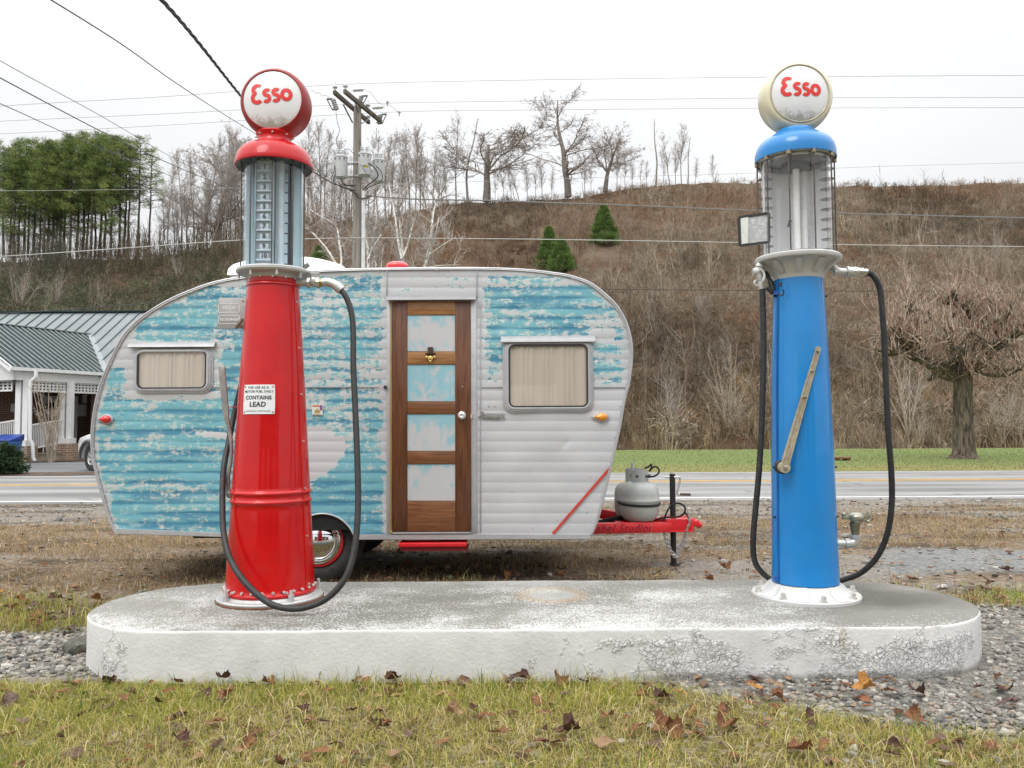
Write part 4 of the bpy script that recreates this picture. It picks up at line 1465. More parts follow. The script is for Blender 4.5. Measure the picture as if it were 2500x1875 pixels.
# ================================================================== THE CARAVAN
TY, TY1 = 5.75, 7.45          # near and far side
TC = (TY + TY1) / 2 - 0.08
tr = thing('travel_trailer', 'small vintage caravan with peeling turquoise paint over bare aluminium and wooden door', 'caravan', P(830, 1320, TC) * 1.0)
outl = [(562, 681), (507, 694), (453, 714), (417, 730), (381, 750), (345, 775), (308, 810), (283, 851), (261, 898), (243, 945), (231, 996), (224, 1054), (225, 1108), (236, 1162), (252, 1220), (268, 1272), (283, 1304)]
outr = [(640, 671), (723, 664), (810, 659.5), (900, 657), (1041, 655), (1182, 655), (1276, 658.5), (1347, 666), (1394, 674), (1441, 691), (1478, 719), (1506, 747), (1528, 785), (1540, 827), (1543, 869), (1537, 926), (1525, 977), (1511, 1053), (1495, 1123), (1478, 1198), (1459, 1269), (1444, 1305)]
def smooth2(pts, k=6):
    return [(p.x, p.y) for p in spline([(x, y, 0) for x, y in pts], k)]
prof_px = smooth2(outl[::-1] + outr, 5)          # from the rear foot, over the roof, to the front foot
PX = np.array(prof_px)
ytop = PX[:, 1].min()
itop = int(PX[:, 1].argmin())
lft, rgt = PX[:itop + 1], PX[itop:]
def ext(py):
    xl = np.interp(-py, -lft[:, 1], lft[:, 0])
    xr = np.interp(py, rgt[:, 1], rgt[:, 0])
    return float(xl), float(xr)

TOPX = PX[int(PX[:, 0].argmin()):int(PX[:, 0].argmax()) + 1]

ARC, ARR = (787, 1336), 82
YB = 1304.0
def sid(py):                 # siding: gently bowed laps, each tucked under the one above
    u = ((py - YB) / 25.05) % 1.0
    return 0.0020 * math.sin(math.pi * min(1, u / 0.94)) ** 0.7 if u < 0.94 else 0.0
rows = []
k0 = int((YB - ytop) / 25.05) + 1
for k in range(-k0, 0):
    for u in (0.0, 0.10, 0.28, 0.50, 0.72, 0.88, 0.94, 0.999):
        py = YB + (k + u) * 25.05
        if py > ytop + 0.6: rows.append(py)
rows = [ytop + 0.5] + rows + [YB]

def cov(px, py):
    """how much of the turquoise is left (0..1) at a photo pixel of the near side"""
    xl, xr = ext(py)
    e = min(px - xl, xr - px)
    n1 = float(fbm(px / 60.0, py / 24.0, 71, 3)) - .5
    ytopx = float(np.interp(px, TOPX[:, 0], TOPX[:, 1]))
    et = py - ytopx
    if px < 950:
        c = 0.74
        if py < 740: c = 0.58 + (py - 660) / 80 * 0.12
        if px > 720: c = 0.70 + (0.10 if py > 1120 else 0) - (0.10 if py < 1000 else 0)
        if 1115 < py: c += .05
        c -= 0.50 * float(ss(px, 920, 952))
        # bare patch with a slanting edge behind the pump
        if 700 < px < 862:
            d = max(1058 - py, py - (1200 - (px - 740) * 1.05), px - 858)
            c -= 0.95 * (1 - float(ss(d + n1 * 75 + (float(fbm(px / 16.0, py / 9.0, 88, 3)) - .5) * 40, -16, 16)))
        if 485 < px < 585: c -= 0.9 * (1 - float(ss(abs(py - 1063 - (px - 540) * .10), 2, 9))) * float(ss(px, 485, 520))
        # round the rear window
        dw = max(314 - px, px - 530, 842 - py, py - 966)
        c -= 0.40 * (1 - float(ss(dw, -2, 22)))
        if px < 330 and 790 < py < 900: c -= 0.28
        c -= 0.62 * (1 - float(ss(e + n1 * 20, 0, 24)))
    elif px < 1172:
        c = 0.30 if py < 735 else 0.0
        if py < 680: c = 0.22
    else:
        c = 0.70
        if py < 700: c = 0.56
        if px > 1450 and py > 760: c = 0.62
        c -= 0.34 * (1 - float(ss(px + n1 * 40, 1172, 1205)))
        c -= 0.34 * (1 - float(ss(e + n1 * 26, 0, 26)))
        dw = max(1226 - px, px - 1452, 816 - py, py - 1010)
        c -= 0.12 * (1 - float(ss(dw, -2, 20)))
        if py > 880 and px < 1232: c -= 0.25 * float(ss(py, 880, 935))
        if 1448 < px < 1500 and 800 < py < 840: c -= .3
        c -= 0.95 * float(ss(py + n1 * 26, 938, 966))
        if 1390 < px < 1475 and py > 1240: c = 0.22
    c -= 0.25 * (1 - float(ss(et, 3, 22)))
    return max(0.0, min(1.0, c))

def skin_grid(rs, span, nx, dents=True):
    vs, cv = [], []
    for py in rs:
        a, b_ = span(py)
        for i in range(nx + 1):
            px = a + (b_ - a) * i / nx
            dy = sid(py)
            if dents:
                dy -= 0.010 * math.exp(-(((px - 1380 - (1085 - py) * .35) / 5) ** 2 + ((py - 1085) / 12) ** 2))
                dy += (float(vnoise(px / 90, py / 60, 77)) - .5) * 0.006
            vs.append(P(px, py, TY - dy))
            cv.append(cov(px, py))
    m = nx + 1
    fs = [(j * m + i, (j + 1) * m + i, (j + 1) * m + i + 1, j * m + i + 1) for j in range(len(rs) - 1) for i in range(nx)]
    return vs, fs, cv

arch_top = ARC[1] - ARR
r1 = [r_ for r_ in rows if r_ <= arch_top + 1]
r2 = [r1[-1]] + [r_ for r_ in rows if r_ > arch_top + 1]
# refine the rows that cross the wheel arch
def halfw(py): return math.sqrt(max(0.0, ARR ** 2 - (py - ARC[1]) ** 2))
V_, F_, C_ = skin_grid(r1, ext, 190)
for sp, nx in ((lambda py: (ext(py)[0], ARC[0] - halfw(max(py, arch_top))), 84), (lambda py: (ARC[0] + halfw(max(py, arch_top)), ext(py)[1]), 110)):
    v2, f2, c2 = skin_grid(r2, sp, nx)
    o_ = len(V_)
    V_ += v2; C_ += c2
    F_ += [tuple(i + o_ for i in f) for f in f2]

def skin_mat():
    m, nt = new_mat('peeling_turquoise_siding')
    v = coords(nt)
    cv = nd(nt, 'ShaderNodeAttribute', attribute_name='cov').outputs['Fac']
    sx = nd(nt, 'ShaderNodeSeparateXYZ', {0: v})
    st = nd(nt, 'ShaderNodeMapping', {'Vector': v, 'Scale': (3.4, 1, 10.5)}).outputs[0]
    st2 = nd(nt, 'ShaderNodeMapping', {'Vector': v, 'Scale': (22, 1, 46)}).outputs[0]
    vert = nd(nt, 'ShaderNodeMapping', {'Vector': v, 'Scale': (26, 1, 6)}).outputs[0]
    n1 = noise(nt, st, 1.0, 8, 0.62, 0.6)
    n2 = noise(nt, st2, 1.0, 6, 0.70, 0.4)
    n3 = noise(nt, vert, 1.0, 5, 0.7, 0.3)
    f = mth(nt, 'ADD', mth(nt, 'MULTIPLY', n1, 0.36), mth(nt, 'ADD', mth(nt, 'MULTIPLY', n2, 0.46), mth(nt, 'MULTIPLY', n3, 0.18)))
    f = mth(nt, 'ADD', mth(nt, 'MULTIPLY', mth(nt, 'SUBTRACT', f, 0.5), 2.25), 0.5)
    lap = nd(nt, 'ShaderNodeAttribute', attribute_name='lap').outputs['Fac']
    f = mth(nt, 'ADD', f, mth(nt, 'MULTIPLY', mth(nt, 'SUBTRACT', lap, 0.55), -0.10))   # laps wear first on the bulge
    thr = mth(nt, 'SUBTRACT', 0.80, mth(nt, 'MULTIPLY', cv, 0.60))
    d = mth(nt, 'SUBTRACT', f, thr)
    paint = sstep(nt, d, -0.02, 0.04)
    fringe = mth(nt, 'MULTIPLY', sstep(nt, d, -0.07, 0.0), mth(nt, 'SUBTRACT', 1.0, sstep(nt, d, 0.02, 0.14)))
    # two ages of paint: a strong blue-green and a paler rubbed one
    deep = sstep(nt, mth(nt, 'ADD', noise(nt, nd(nt, 'ShaderNodeMapping', {'Vector': v, 'Scale': (1.7, 1, 13)}).outputs[0], 1.0, 5, 0.6), mth(nt, 'MULTIPLY', mth(nt, 'SUBTRACT', 0.5, lap), 0.22)), 0.40, 0.62)
    c1 = mix(nt, deep, (.170, .415, .470), (.055, .215, .320))
    c1 = mix(nt, mth(nt, 'MULTIPLY', sstep(nt, noise(nt, v, 7, 5, .7), .52, .72), 0.5), c1, (.13, .37, .43))
    rub = sstep(nt, noise(nt, nd(nt, 'ShaderNodeMapping', {'Vector': v, 'Scale': (5, 1, 22)}).outputs[0], 1.0, 5, 0.65), 0.55, 0.75)
    c1 = mix(nt, mth(nt, 'MULTIPLY', rub, 0.46), c1, (.50, .64, .62))
    bn = noise(nt, v, 2.0, 4)
    bare = mix(nt, sstep(nt, bn, 0.35, 0.65), (.520, .520, .530), (.575, .575, .582))
    bare = mix(nt, mth(nt, 'MULTIPLY', sstep(nt, noise(nt, v, 17, 6, .75), .60, .74), 0.45), bare, (.40, .41, .41))
    col = mix(nt, paint, bare, c1)
    col = mix(nt, mth(nt, 'MULTIPLY', fringe, 0.42), col, (.66, .67, .55))
    # chips: tiny bright nicks and dark pin holes
    vo = nd(nt, 'ShaderNodeTexVoronoi', {'Vector': v, 'Scale': 30.0, 'Randomness': 1.0})
    pick = nd(nt, 'ShaderNodeSeparateColor', {0: vo.outputs['Color']}).outputs[0]
    nick = mth(nt, 'MULTIPLY', mth(nt, 'SUBTRACT', 1.0, sstep(nt, vo.outputs['Distance'], 0.05, 0.16)), mth(nt, 'GREATER_THAN', pick, 0.80))
    col = mix(nt, mth(nt, 'MULTIPLY', nick, 0.8), col, (.70, .71, .70))
    metal = mth(nt, 'MULTIPLY', mth(nt, 'SUBTRACT', 1.0, paint), 0.25)
    rough = mth(nt, 'ADD', 0.36, mth(nt, 'MULTIPLY', noise(nt, v, 9, 4), 0.16))
    h = mth(nt, 'ADD', mth(nt, 'MULTIPLY', paint, 0.5), mth(nt, 'MULTIPLY', noise(nt, v, 34, 3), 0.25))
    h = mth(nt, 'ADD', h, mth(nt, 'MULTIPLY', nick, -0.5))
    out(nt, bsdf(nt, color=col, rough=rough, metal=metal, spec=0.45, normal=bump(nt, h, 0.35, 0.003)))
    return m

org = ORG[tr.name]
me = np_mesh('side_skin', [tuple(p - org) for p in V_], F_, smooth=True)
at = me.attributes.new('cov', 'FLOAT', 'POINT'); at.data.foreach_set('value', np.array(C_, dtype=np.float32))
lapv = []
for p in V_:
    q = CM.inverted() @ p
    py = 937.5 - 1950 * q.y / -q.z
    u = ((py - YB) / 25.05) % 1.0
    lapv.append(math.sin(math.pi * u) ** 1.0)
at = me.attributes.new('lap', 'FLOAT', 'POINT'); at.data.foreach_set('value', np.array(lapv, dtype=np.float32))
bm = bmesh.new(); bm.from_mesh(me); bmesh.ops.recalc_face_normals(bm, faces=bm.faces)
if sum(f.normal.y for f in bm.faces) > 0: bmesh.ops.reverse_faces(bm, faces=bm.faces)
bm.to_mesh(me); bm.free()
link('side_skin', me, skin_mat(), tr)

M_TRIM = simple('aluminium_trim', (.47, .47, .48), 0.36, 0.35, 0.08, 9, 0.05, 60)
M_HOOD = simple('darkened_aluminium_hood', (.33, .33, .335), 0.42, 0.3, 0.1, 9)  # trim aluminium darkened to offset the bright sky on top faces
M_SKIN2 = simple('plain_white_skin', (.62, .62, .62), 0.42, 0.2, 0.06, 3, 0.05, 20)
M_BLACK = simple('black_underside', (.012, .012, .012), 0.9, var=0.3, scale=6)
M_TRED = simple('bright_red_frame_paint', (.62, .012, .018), 0.32, var=0.08, scale=6, coat=0.3)

# roof, ends and far side
loopn = [P(x, y, TY + .004) for x, y in prof_px]
loopf = [Vector((p.x, TY1, p.z)) for p in loopn]
b = MB()
n = len(loopn)
b.add(loopn + loopf, [(i, i + 1, n + i + 1, n + i) for i in range(n - 1)])
b.add(loopf, [tuple(range(n))])
b.build('roof_and_ends', M_SKIN2, tr, smooth=40)
b = MB()
b.add([loopn[0], loopn[-1], loopf[-1], loopf[0]], [(0, 1, 2, 3)])
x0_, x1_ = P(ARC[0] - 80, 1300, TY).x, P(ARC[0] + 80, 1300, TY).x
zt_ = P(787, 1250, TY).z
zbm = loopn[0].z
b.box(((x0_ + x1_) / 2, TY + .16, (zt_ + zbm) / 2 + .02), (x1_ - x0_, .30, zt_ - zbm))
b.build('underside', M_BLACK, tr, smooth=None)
# trim bead all round the near edge
b = MB()
b.tube([P(x, y, TY - .004) for x, y in prof_px], .0085, 8)
b.tube([Vector((p.x, TY1 + .004, p.z)) for p in loopn], .0085, 6)
b.tube([P(x + (3.5 if i < itop * 1 else -3.5), y + (2.5 if 100 > 0 else 0), TY - .010) for i, (x, y) in enumerate(prof_px)], .0045, 6)
b.build('edge_trim', M_TRIM, tr)
b = MB()
rail = [(281, 1304, 1290), (560, 1312, 1301), (760, 1317, 1303.5), (877, 1318, 1304.5), (1140, 1318, 1304), (1442, 1317, 1304)]
def rl(px, k): return float(np.interp(px, [r_[0] for r_ in rail], [r_[k] for r_ in rail]))
for xa, xb in ((281, 714), (862, 1441)):
    xs = np.linspace(xa, xb, 30)
    vs, fs = [], []
    for i, x in enumerate(xs):
        yb_, yt_ = rl(x, 1), rl(x, 2)
        vs += [P(x, yt_, TY - .004), P(x, yt_ + 1, TY - .013), P(x, yb_ - 1, TY - .013), P(x, yb_, TY - .004), P(x, yb_, TY + .03), P(x, yt_, TY + .03)]
        if i:
            for k_ in range(6): fs.append(((i - 1) * 6 + k_, (i - 1) * 6 + (k_ + 1) % 6, i * 6 + (k_ + 1) % 6, i * 6 + k_))
    fs += [tuple(range(6)), tuple(len(vs) - 6 + k_ for k_ in range(6))]
    b.add(vs, fs)
b.build('bottom_rail', M_TRIM, tr)
b = MB()
for x in list(np.arange(300, 700, 50)) + list(np.arange(890, 1440, 50)):
    p = P(x, (rl(x, 1) + rl(x, 2)) / 2, TY - .013)
    b.piece(); b.cyl(p, p + Vector((0, -.003, 0)), .0045, .004, 8)
for i in range(6, n - 4, 5):                     # trim screws along the edge
    x, y = prof_px[i]
    d = Vector((890 - x, 980 - y)); d.normalize()
    p = P(x + d.x * 6, y + d.y * 6, TY - .009)
    b.piece(); b.cyl(p, p + Vector((0, -.005, 0)), .0055, .004, 8)
for py in range(760, 1290, 52):
    p = P(1156, py, TY - .014); b.piece(); b.cyl(p, p + Vector((0, -.003, 0)), .0035, .003, 6)
b.build_each('rivet', M_BOLT, tr)
# arch lip
b = MB()
b.tube([P(ARC[0] + ARR * math.cos(R(a)), ARC[1] - ARR * math.sin(R(a)), TY - .006) for a in range(22, 159, 6)], .0065, 8)
b.build('arch_trim', M_TRIM, tr)
# vertical seams and sheet laps
b = MB()
for px, y0, y1 in ((944, 658, 722), (1164, 658, 726), (1173, 730, 1302)):
    b.beam(P(px, y0, TY - .008), P(px, y1, TY - .008), .007, .006, up=(0, 1, 0))
for x0, x1 in ((520, 560), (745, 925), (1175, 1228), (1450, 1535)):
    b.beam(P(x0, 945, TY - .006), P(x1, 945, TY - .006), .005, .008)
b.build('sheet_seams', simple('grey_seam_metal', (.36, .38, .39), 0.5, 0.3), tr, bevel=.001)  # seams and laps in a slightly darker grey metal

# windows
M_GASK = simple('black_gasket', (.03, .03, .028), 0.6)
def curtain_mat():
    m, nt = new_mat('cream_curtain')
    v = coords(nt)
    f = noise(nt, nd(nt, 'ShaderNodeMapping', {'Vector': v, 'Scale': (14, 1, 1.2)}).outputs[0], 1.0, 4, 0.5)
    col = mix(nt, f, (.60, .545, .465), (.80, .745, .675))
    out(nt, bsdf(nt, color=col, rough=0.9, spec=0.1))
    return m
M_CURT = curtain_mat()
def pane_glass():
    m, nt = new_mat('window_glass')
    fc_ = nd(nt, 'ShaderNodeLayerWeight', {'Blend': .5}).outputs['Facing']
    fr = mth(nt, 'ADD', .04, mth(nt, 'MULTIPLY', mth(nt, 'POWER', fc_, 4.0), .8))
    t = nd(nt, 'ShaderNodeBsdfTransparent', {'Color': (.93, .92, .91)}).outputs[0]
    g = nd(nt, 'ShaderNodeBsdfGlossy', {'Color': (1, 1, 1), 'Roughness': 0.02}).outputs[0]
    out(nt, nd(nt, 'ShaderNodeMixShader', {0: fr, 1: t, 2: g}).outputs[0])
    return m
M_PANE = pane_glass()
def window(fo, gl, hood, cut):
    q0, q1 = P(fo[0], fo[3], TY - .02), P(fo[2], fo[1], TY - .02)
    g0, g1 = P(gl[0], gl[3], TY - .02), P(gl[2], gl[1], TY - .02)
    ol = rrect(q0.x, q0.z, q1.x, q1.z, .075, 7)
    def inset_(a, r_): return rrect(q0.x + a, q0.z + a, q1.x - a, q1.z - a, r_, 7)
    il = rrect(g0.x - .012, g0.z - .012, g1.x + .012, g1.z + .012, .045, 7)
    b = MB()
    b.ring(ol, inset_(.016, .062), TY - .014, TY + .0)
    b.ring(inset_(.014, .064), inset_(.028, .052), TY - .024, TY + .0)
    b.ring(inset_(.026, .054), il, TY - .030, TY + .0)
    f = b.build('window', M_TRIM, tr, bevel=.002)
    b = MB()
    b.ring(rrect(g0.x - .013, g0.z - .013, g1.x + .013, g1.z + .013, .046, 7), rrect(g0.x, g0.z, g1.x, g1.z, .034, 7), TY - .027, TY - .012)
    b.build('gasket', M_GASK, f)
    b = MB()
    b.prism(rrect(g0.x - .004, g0.z - .004, g1.x + .004, g1.z + .004, .036, 7), TY - .0185, TY - .0165)
    b.build('pane', M_PANE, f, smooth=None)
    b = MB()
    for xa, xb in cut:
        xs = np.linspace(xa, xb, 60)
        vs, fs = [], []
        for i, x in enumerate(xs):
            yy = TY - .0125 + .0035 * math.sin(i * .62 + math.sin(i * .21) * 2)
            xx = P(x, (gl[1] + gl[3]) / 2, TY).x
            vs += [(xx, yy, g0.z - .008), (xx, yy + .001, g1.z + .008)]
            if i: fs.append((2 * i - 2, 2 * i, 2 * i + 1, 2 * i - 1))
        b.add(vs, fs)
    b.build('curtain', M_CURT, f, smooth=60)
    # drip hood above
    h0, h1 = P(hood[0], hood[3], TY), P(hood[2], hood[1], TY)
    b = MB()
    pr = [(0, h1.z), (-.010, h1.z), (-.040, h1.z - .028), (-.045, h0.z + .004), (-.040, h0.z), (-.034, h1.z - .034), (-.004, h1.z - .008)]
    vs = [(x, TY + y, z) for x in (h0.x, h1.x) for y, z in pr]
    k_ = len(pr)
    b.add(vs, [tuple(range(k_)), tuple(range(2 * k_ - 1, k_ - 1, -1))] + [(i, i + k_, (i + 1) % k_ + k_, (i + 1) % k_) for i in range(k_)])
    b.build('drip_hood', M_HOOD, f)
    b = MB()
    for i in range(9):
        p = P(hood[0] + (hood[2] - hood[0]) * (i + .5) / 9, hood[1] + 4, TY - .012)
        b.piece(); b.cyl(p, p + Vector((0, -.006, 0)), .0055, .005, 8)
    for i in range(0, len(ol), 4):
        x, z = ol[i]
        cx_, cz_ = (q0.x + q1.x) / 2, (q0.z + q1.z) / 2
        b.piece(); b.cyl((x + (cx_ - x) * .025, TY - .012, z + (cz_ - z) * .04), (x + (cx_ - x) * .025, TY - .018, z + (cz_ - z) * .04), .005, .004, 8)
    b.build_each('screw', M_BOLT, f)
    return f
window((323, 850, 520, 961), (338, 858, 501, 946), (318, 834, 528, 850), [(334, 421), (419, 505)])
window((1228, 830, 1448, 1008), (1246, 844, 1431, 991), (1223, 820, 1452, 838), [(1238, 1339), (1337, 1440)])

# door
def wood(name, c0, c1, vertical=True, sc=1.0):
    m, nt = new_mat(name)
    v = coords(nt, (34, 34, 2.2) if vertical else (2.6, 34, 30))
    w = noise(nt, v, sc, 6, 0.62, 1.4)
    fine = noise(nt, coords(nt, (220, 220, 8) if vertical else (8, 220, 200)), 1.0, 3)
    f = mth(nt, 'ADD', mth(nt, 'MULTIPLY', w, 0.8), mth(nt, 'MULTIPLY', fine, 0.2))
    col = mix(nt, sstep(nt, f, 0.32, 0.68), c0, c1)
    out(nt, bsdf(nt, color=col, rough=0.38, coat=0.25, spec=0.4, normal=bump(nt, fine, 0.15, 0.002)))
    return m
M_WV = wood('dark_varnished_wood', (.075, .025, .010), (.165, .062, .024))
M_WH = wood('brown_varnished_wood', (.115, .042, .016), (.225, .095, .038), False)
M_WL = wood('honey_varnished_wood', (.22, .095, .030), (.40, .20, .075), False)
M_WB = wood('figured_varnished_wood', (.120, .042, .015), (.250, .105, .040), False, 1.3)
def pnl_mat():
    m, nt = new_mat('streaked_turquoise_panel')
    v = coords(nt)
    cv = nd(nt, 'ShaderNodeAttribute', attribute_name='cov').outputs['Fac']
    n1 = noise(nt, nd(nt, 'ShaderNodeMapping', {'Vector': v, 'Scale': (11, 1, 6.5)}).outputs[0], 1.0, 7, 0.68, 0.7)
    f = sstep(nt, mth(nt, 'ADD', mth(nt, 'ADD', mth(nt, 'MULTIPLY', mth(nt, 'SUBTRACT', n1, 0.5), 1.7), 0.5), mth(nt, 'MULTIPLY', mth(nt, 'SUBTRACT', cv, 0.5), 0.75)), 0.50, 0.78)
    n2 = noise(nt, nd(nt, 'ShaderNodeMapping', {'Vector': v, 'Scale': (20, 1, 6)}).outputs[0], 1.0, 5, 0.7)
    c1 = mix(nt, n2, (.17, .44, .55), (.30, .58, .62))
    bare = mix(nt, noise(nt, v, 8, 5), (.52, .52, .525), (.56, .56, .56))
    out(nt, bsdf(nt, color=mix(nt, mth(nt, 'MULTIPLY', f, 0.85), bare, c1), rough=0.42, metal=0.1, normal=bump(nt, n1, 0.1, 0.003)))
    return m
dx0, dx1, dy0, dy1 = 957, 1149, 736, 1298
DY = TY - .022
def dbox(b, x0, y0, x1, y1, d0=DY, d1=TY + .004):
    a_, c_ = P(x0, y1, TY - .02), P(x1, y0, TY - .02)
    b.box(((a_.x + c_.x) / 2, (d0 + d1) / 2, (a_.z + c_.z) / 2), (c_.x - a_.x, d1 - d0, c_.z - a_.z))
b = MB(); dbox(b, dx0, dy0, dx1, dy1, TY - .010, TY + .012)
door = b.build('door', M_WV, tr, smooth=None)
for x0, x1 in ((dx0, 994.3), (1111.7, dx1)):
    b = MB(); dbox(b, x0, dy0, x1, dy1); b.build('stile', M_WV, door, bevel=.0025)
for y0, y1, mt in ((735.8, 769, M_WL), (858, 890, M_WL), (980, 1011, M_WH), (1101, 1133, M_WH), (1222.5, 1298, M_WB)):
    b = MB(); dbox(b, 994.6, y0, 1111.4, y1); b.build('rail', mt, door, bevel=.0025)
MP = pnl_mat()
for (y0, y1), cc in (((769.5, 857.5), [.66, .46, .56]), ((890.5, 979.5), [.80, .92, .70]), ((1011.5, 1100.5), [.85, .60, .50]), ((1133.5, 1222), [.62, .40, .38])):
    vs, fs, cv = [], [], []
    nx, nz_ = 14, 12
    for j in range(nz_ + 1):
        for i in range(nx + 1):
            px = 994.8 + (1111.2 - 994.8) * i / nx; py = y0 + (y1 - y0) * j / nz_
            vs.append(P(px, py, TY - .0145) - org)
            t_ = j / nz_
            base = np.interp(t_, [0, .5, 1], cc)
            edge = 0.18 * (abs(i / nx - .5) * 2) ** 2
            top = 0.25 * max(0, 1 - t_ / .15)
            cv.append(base + edge - .10 + top)
    m_ = nx + 1
    fs = [(j * m_ + i, (j + 1) * m_ + i, (j + 1) * m_ + i + 1, j * m_ + i + 1) for j in range(nz_) for i in range(nx)]
    me = np_mesh('panel', [tuple(v) for v in vs], fs)
    at = me.attributes.new('cov', 'FLOAT', 'POINT'); at.data.foreach_set('value', np.array(cv, dtype=np.float32))
    link('panel', me, MP, door)
b = MB()
k_ = P(1128, 1014, DY)
b.cyl(k_, k_ + Vector((0, -.010, 0)), .030, .029, 24)
b.cyl(k_ + Vector((0, -.008, 0)), k_ + Vector((0, -.035, 0)), .013, .013, 14)
b.lathe([(.014, .030), (.026, .036), (.0285, .046), (.025, .056), (.014, .061), (.010, .058), (0, .058)], 28, Matrix.Translation(k_) @ Matrix.Rotation(R(90), 4, 'X'))
b.build('door_knob', simple('satin_white_knob', (.72, .72, .70), 0.22, 0.5), door)
b = MB()
p = P(1151, 1016, TY - .02); b.box(p, (.012, .02, .03))
p = P(1129, 944, DY); b.cyl(p, p + Vector((0, -.004, 0)), .004, .004, 8)
b.build('latch', M_BOLT, door)
# brass knocker: a face under a top hat
kc = P(1050.5, 876, DY - .004)
s_ = wid(1.0, kc)
b = MB()
fc = Vector((P(1051, 876, DY).x, DY - .006, P(1051, 876, DY).z))
b.sphere(fc + Vector((0, 0, .003)), (.020, .012, .022), 16, 12)
b.sphere(fc + Vector((0, -.002, -.020)), (.013, .010, .014), 12, 8)
for sg in (-1, 1):
    b.sphere(fc + Vector((sg * .027, .002, .010)), (.010, .006, .013), 10, 8)
    b.sphere(fc + Vector((sg * .012, -.010, .012)), (.008, .005, .004), 8, 6)
    b.sphere(fc + Vector((sg * .011, -.009, -.004)), (.007, .006, .007), 8, 6)
b.sphere(fc + Vector((0, -.012, .002)), (.005, .008, .012), 8, 6)
b.sphere(fc + Vector((0, -.011, -.016)), (.009, .006, .003), 8, 6)
kn = b.build('door_knocker', simple('polished_brass', (.62, .47, .17), 0.22, 0.9), door)
b = MB()
hz = P(1051, 866, DY).z
b.lathe([(0, hz + .054), (.020, hz + .054), (.0185, hz + .02), (.0195, hz + .006), (.034, hz + .010), (.036, hz + .012), (.034, hz + .004), (.019, hz - .003), (0, hz - .003)], 24, Matrix.Translation((fc.x, fc.y + .004, 0)) @ Matrix.Diagonal((1.05, .6, 1, 1)))
b.build('knocker_hat', simple('dark_patina_bronze', (.10, .060, .035), 0.45, 0.5, 0.2, 20), door)
# door surround
b = MB()
dbox(b, 1150, 735, 1163, 1300, TY - .014, TY + .004)
dbox(b, 943, 735, 953.2, 1300, TY - .013, TY + .004)
dbox(b, 954, 1298.6, 1150, 1304, TY - .020, TY + .004)
b.build('door_frame', M_TRIM, tr, bevel=.002)
b = MB(); dbox(b, 953.6, 740, 956.6, 1296, TY - .026, TY - .006)
b.cyl(P(955, 1301, TY - .02), P(955, 1295, TY - .02), .008, .008, 10)
b.build('hinge_strip', simple('mustard_yellow_strip', (.52, .32, .02), 0.4), tr)
b = MB()
a_, c_ = P(945, 734, TY), P(1163, 721, TY)
pr = [(0, c_.z), (-.012, c_.z), (-.060, a_.z + .004), (-.062, a_.z - .004), (-.054, a_.z - .006), (-.008, c_.z - .012), (0, c_.z - .012)]
vs = [(x, TY + y, z) for x in (a_.x, c_.x) for y, z in pr]; k_ = len(pr)
b.add(vs, [tuple(range(k_)), tuple(range(2 * k_ - 1, k_ - 1, -1))] + [(i, i + k_, (i + 1) % k_ + k_, (i + 1) % k_) for i in range(k_)])
b.build('door_hood', M_HOOD, tr)
b = MB()
p = P(942, 946, TY - .006); b.cyl(p, p + Vector((0, -.025, 0)), .011, .014, 12)
b.build('door_stop', M_GASK, tr)

# marker lamps
def lamp(cx, cy, w_, h_, flip, col, name):
    def shape(k):
        pts = []
        for i in range(32):
            a = 2 * math.pi * i / 32
            x = math.cos(a); z = math.sin(a)
            tz = z * (1 - 0.55 * max(0, -x) ** 0.8) if x < 0 else z
            pts.append(((x * flip) * w_ / 2 * k, tz * h_ / 2 * k))
        return [(P(cx + x, cy + z, TY - .01).x, P(cx + x, cy + z, TY - .01).z) for x, z in pts]
    b = MB()
    b.prism(shape(1.0), TY - .016, TY)
    f = b.build('marker_lamp', M_TRIM, tr, bevel=.003)
    b = MB()
    rings = []
    cc_ = P(cx + flip * w_ * .08, cy, TY - .01)
    for t_, d_ in ((.78, .015), (.74, .026), (.58, .036), (.35, .041), (.12, .043)):
        base = shape(t_)
        rings.append([(x + (cc_.x - P(cx, cy, TY - .01).x) * (1 - t_), TY - d_, z) for x, z in base])
    vs = [p for r_ in rings for p in r_]; m_ = 32
    fs = [(l * m_ + i, l * m_ + (i + 1) % m_, (l + 1) * m_ + (i + 1) % m_, (l + 1) * m_ + i) for l in range(len(rings) - 1) for i in range(m_)]
    fs.append(tuple(len(vs) - m_ + i for i in range(m_)))
    b.add(vs, fs)
    mt = simple(name, col, 0.12, var=0.1, scale=30, coat=0.8)
    b.build('lens', mt, f, smooth=60)
lamp(257, 1023.5, 38, 26, 1, (.62, .02, .015), 'red_lamp_lens')
lamp(1466, 1018, 44, 27, 1, (.72, .27, .01), 'amber_lamp_lens')

# red tape stripe
b = MB()
b.beam(P(1488, 1144, TY - .011), P(1350, 1303, TY - .011), .018, .004, up=(0, -1, 0))
b.build('red_stripe', simple('red_tape', (.50, .045, .030), 0.5), tr, smooth=None)
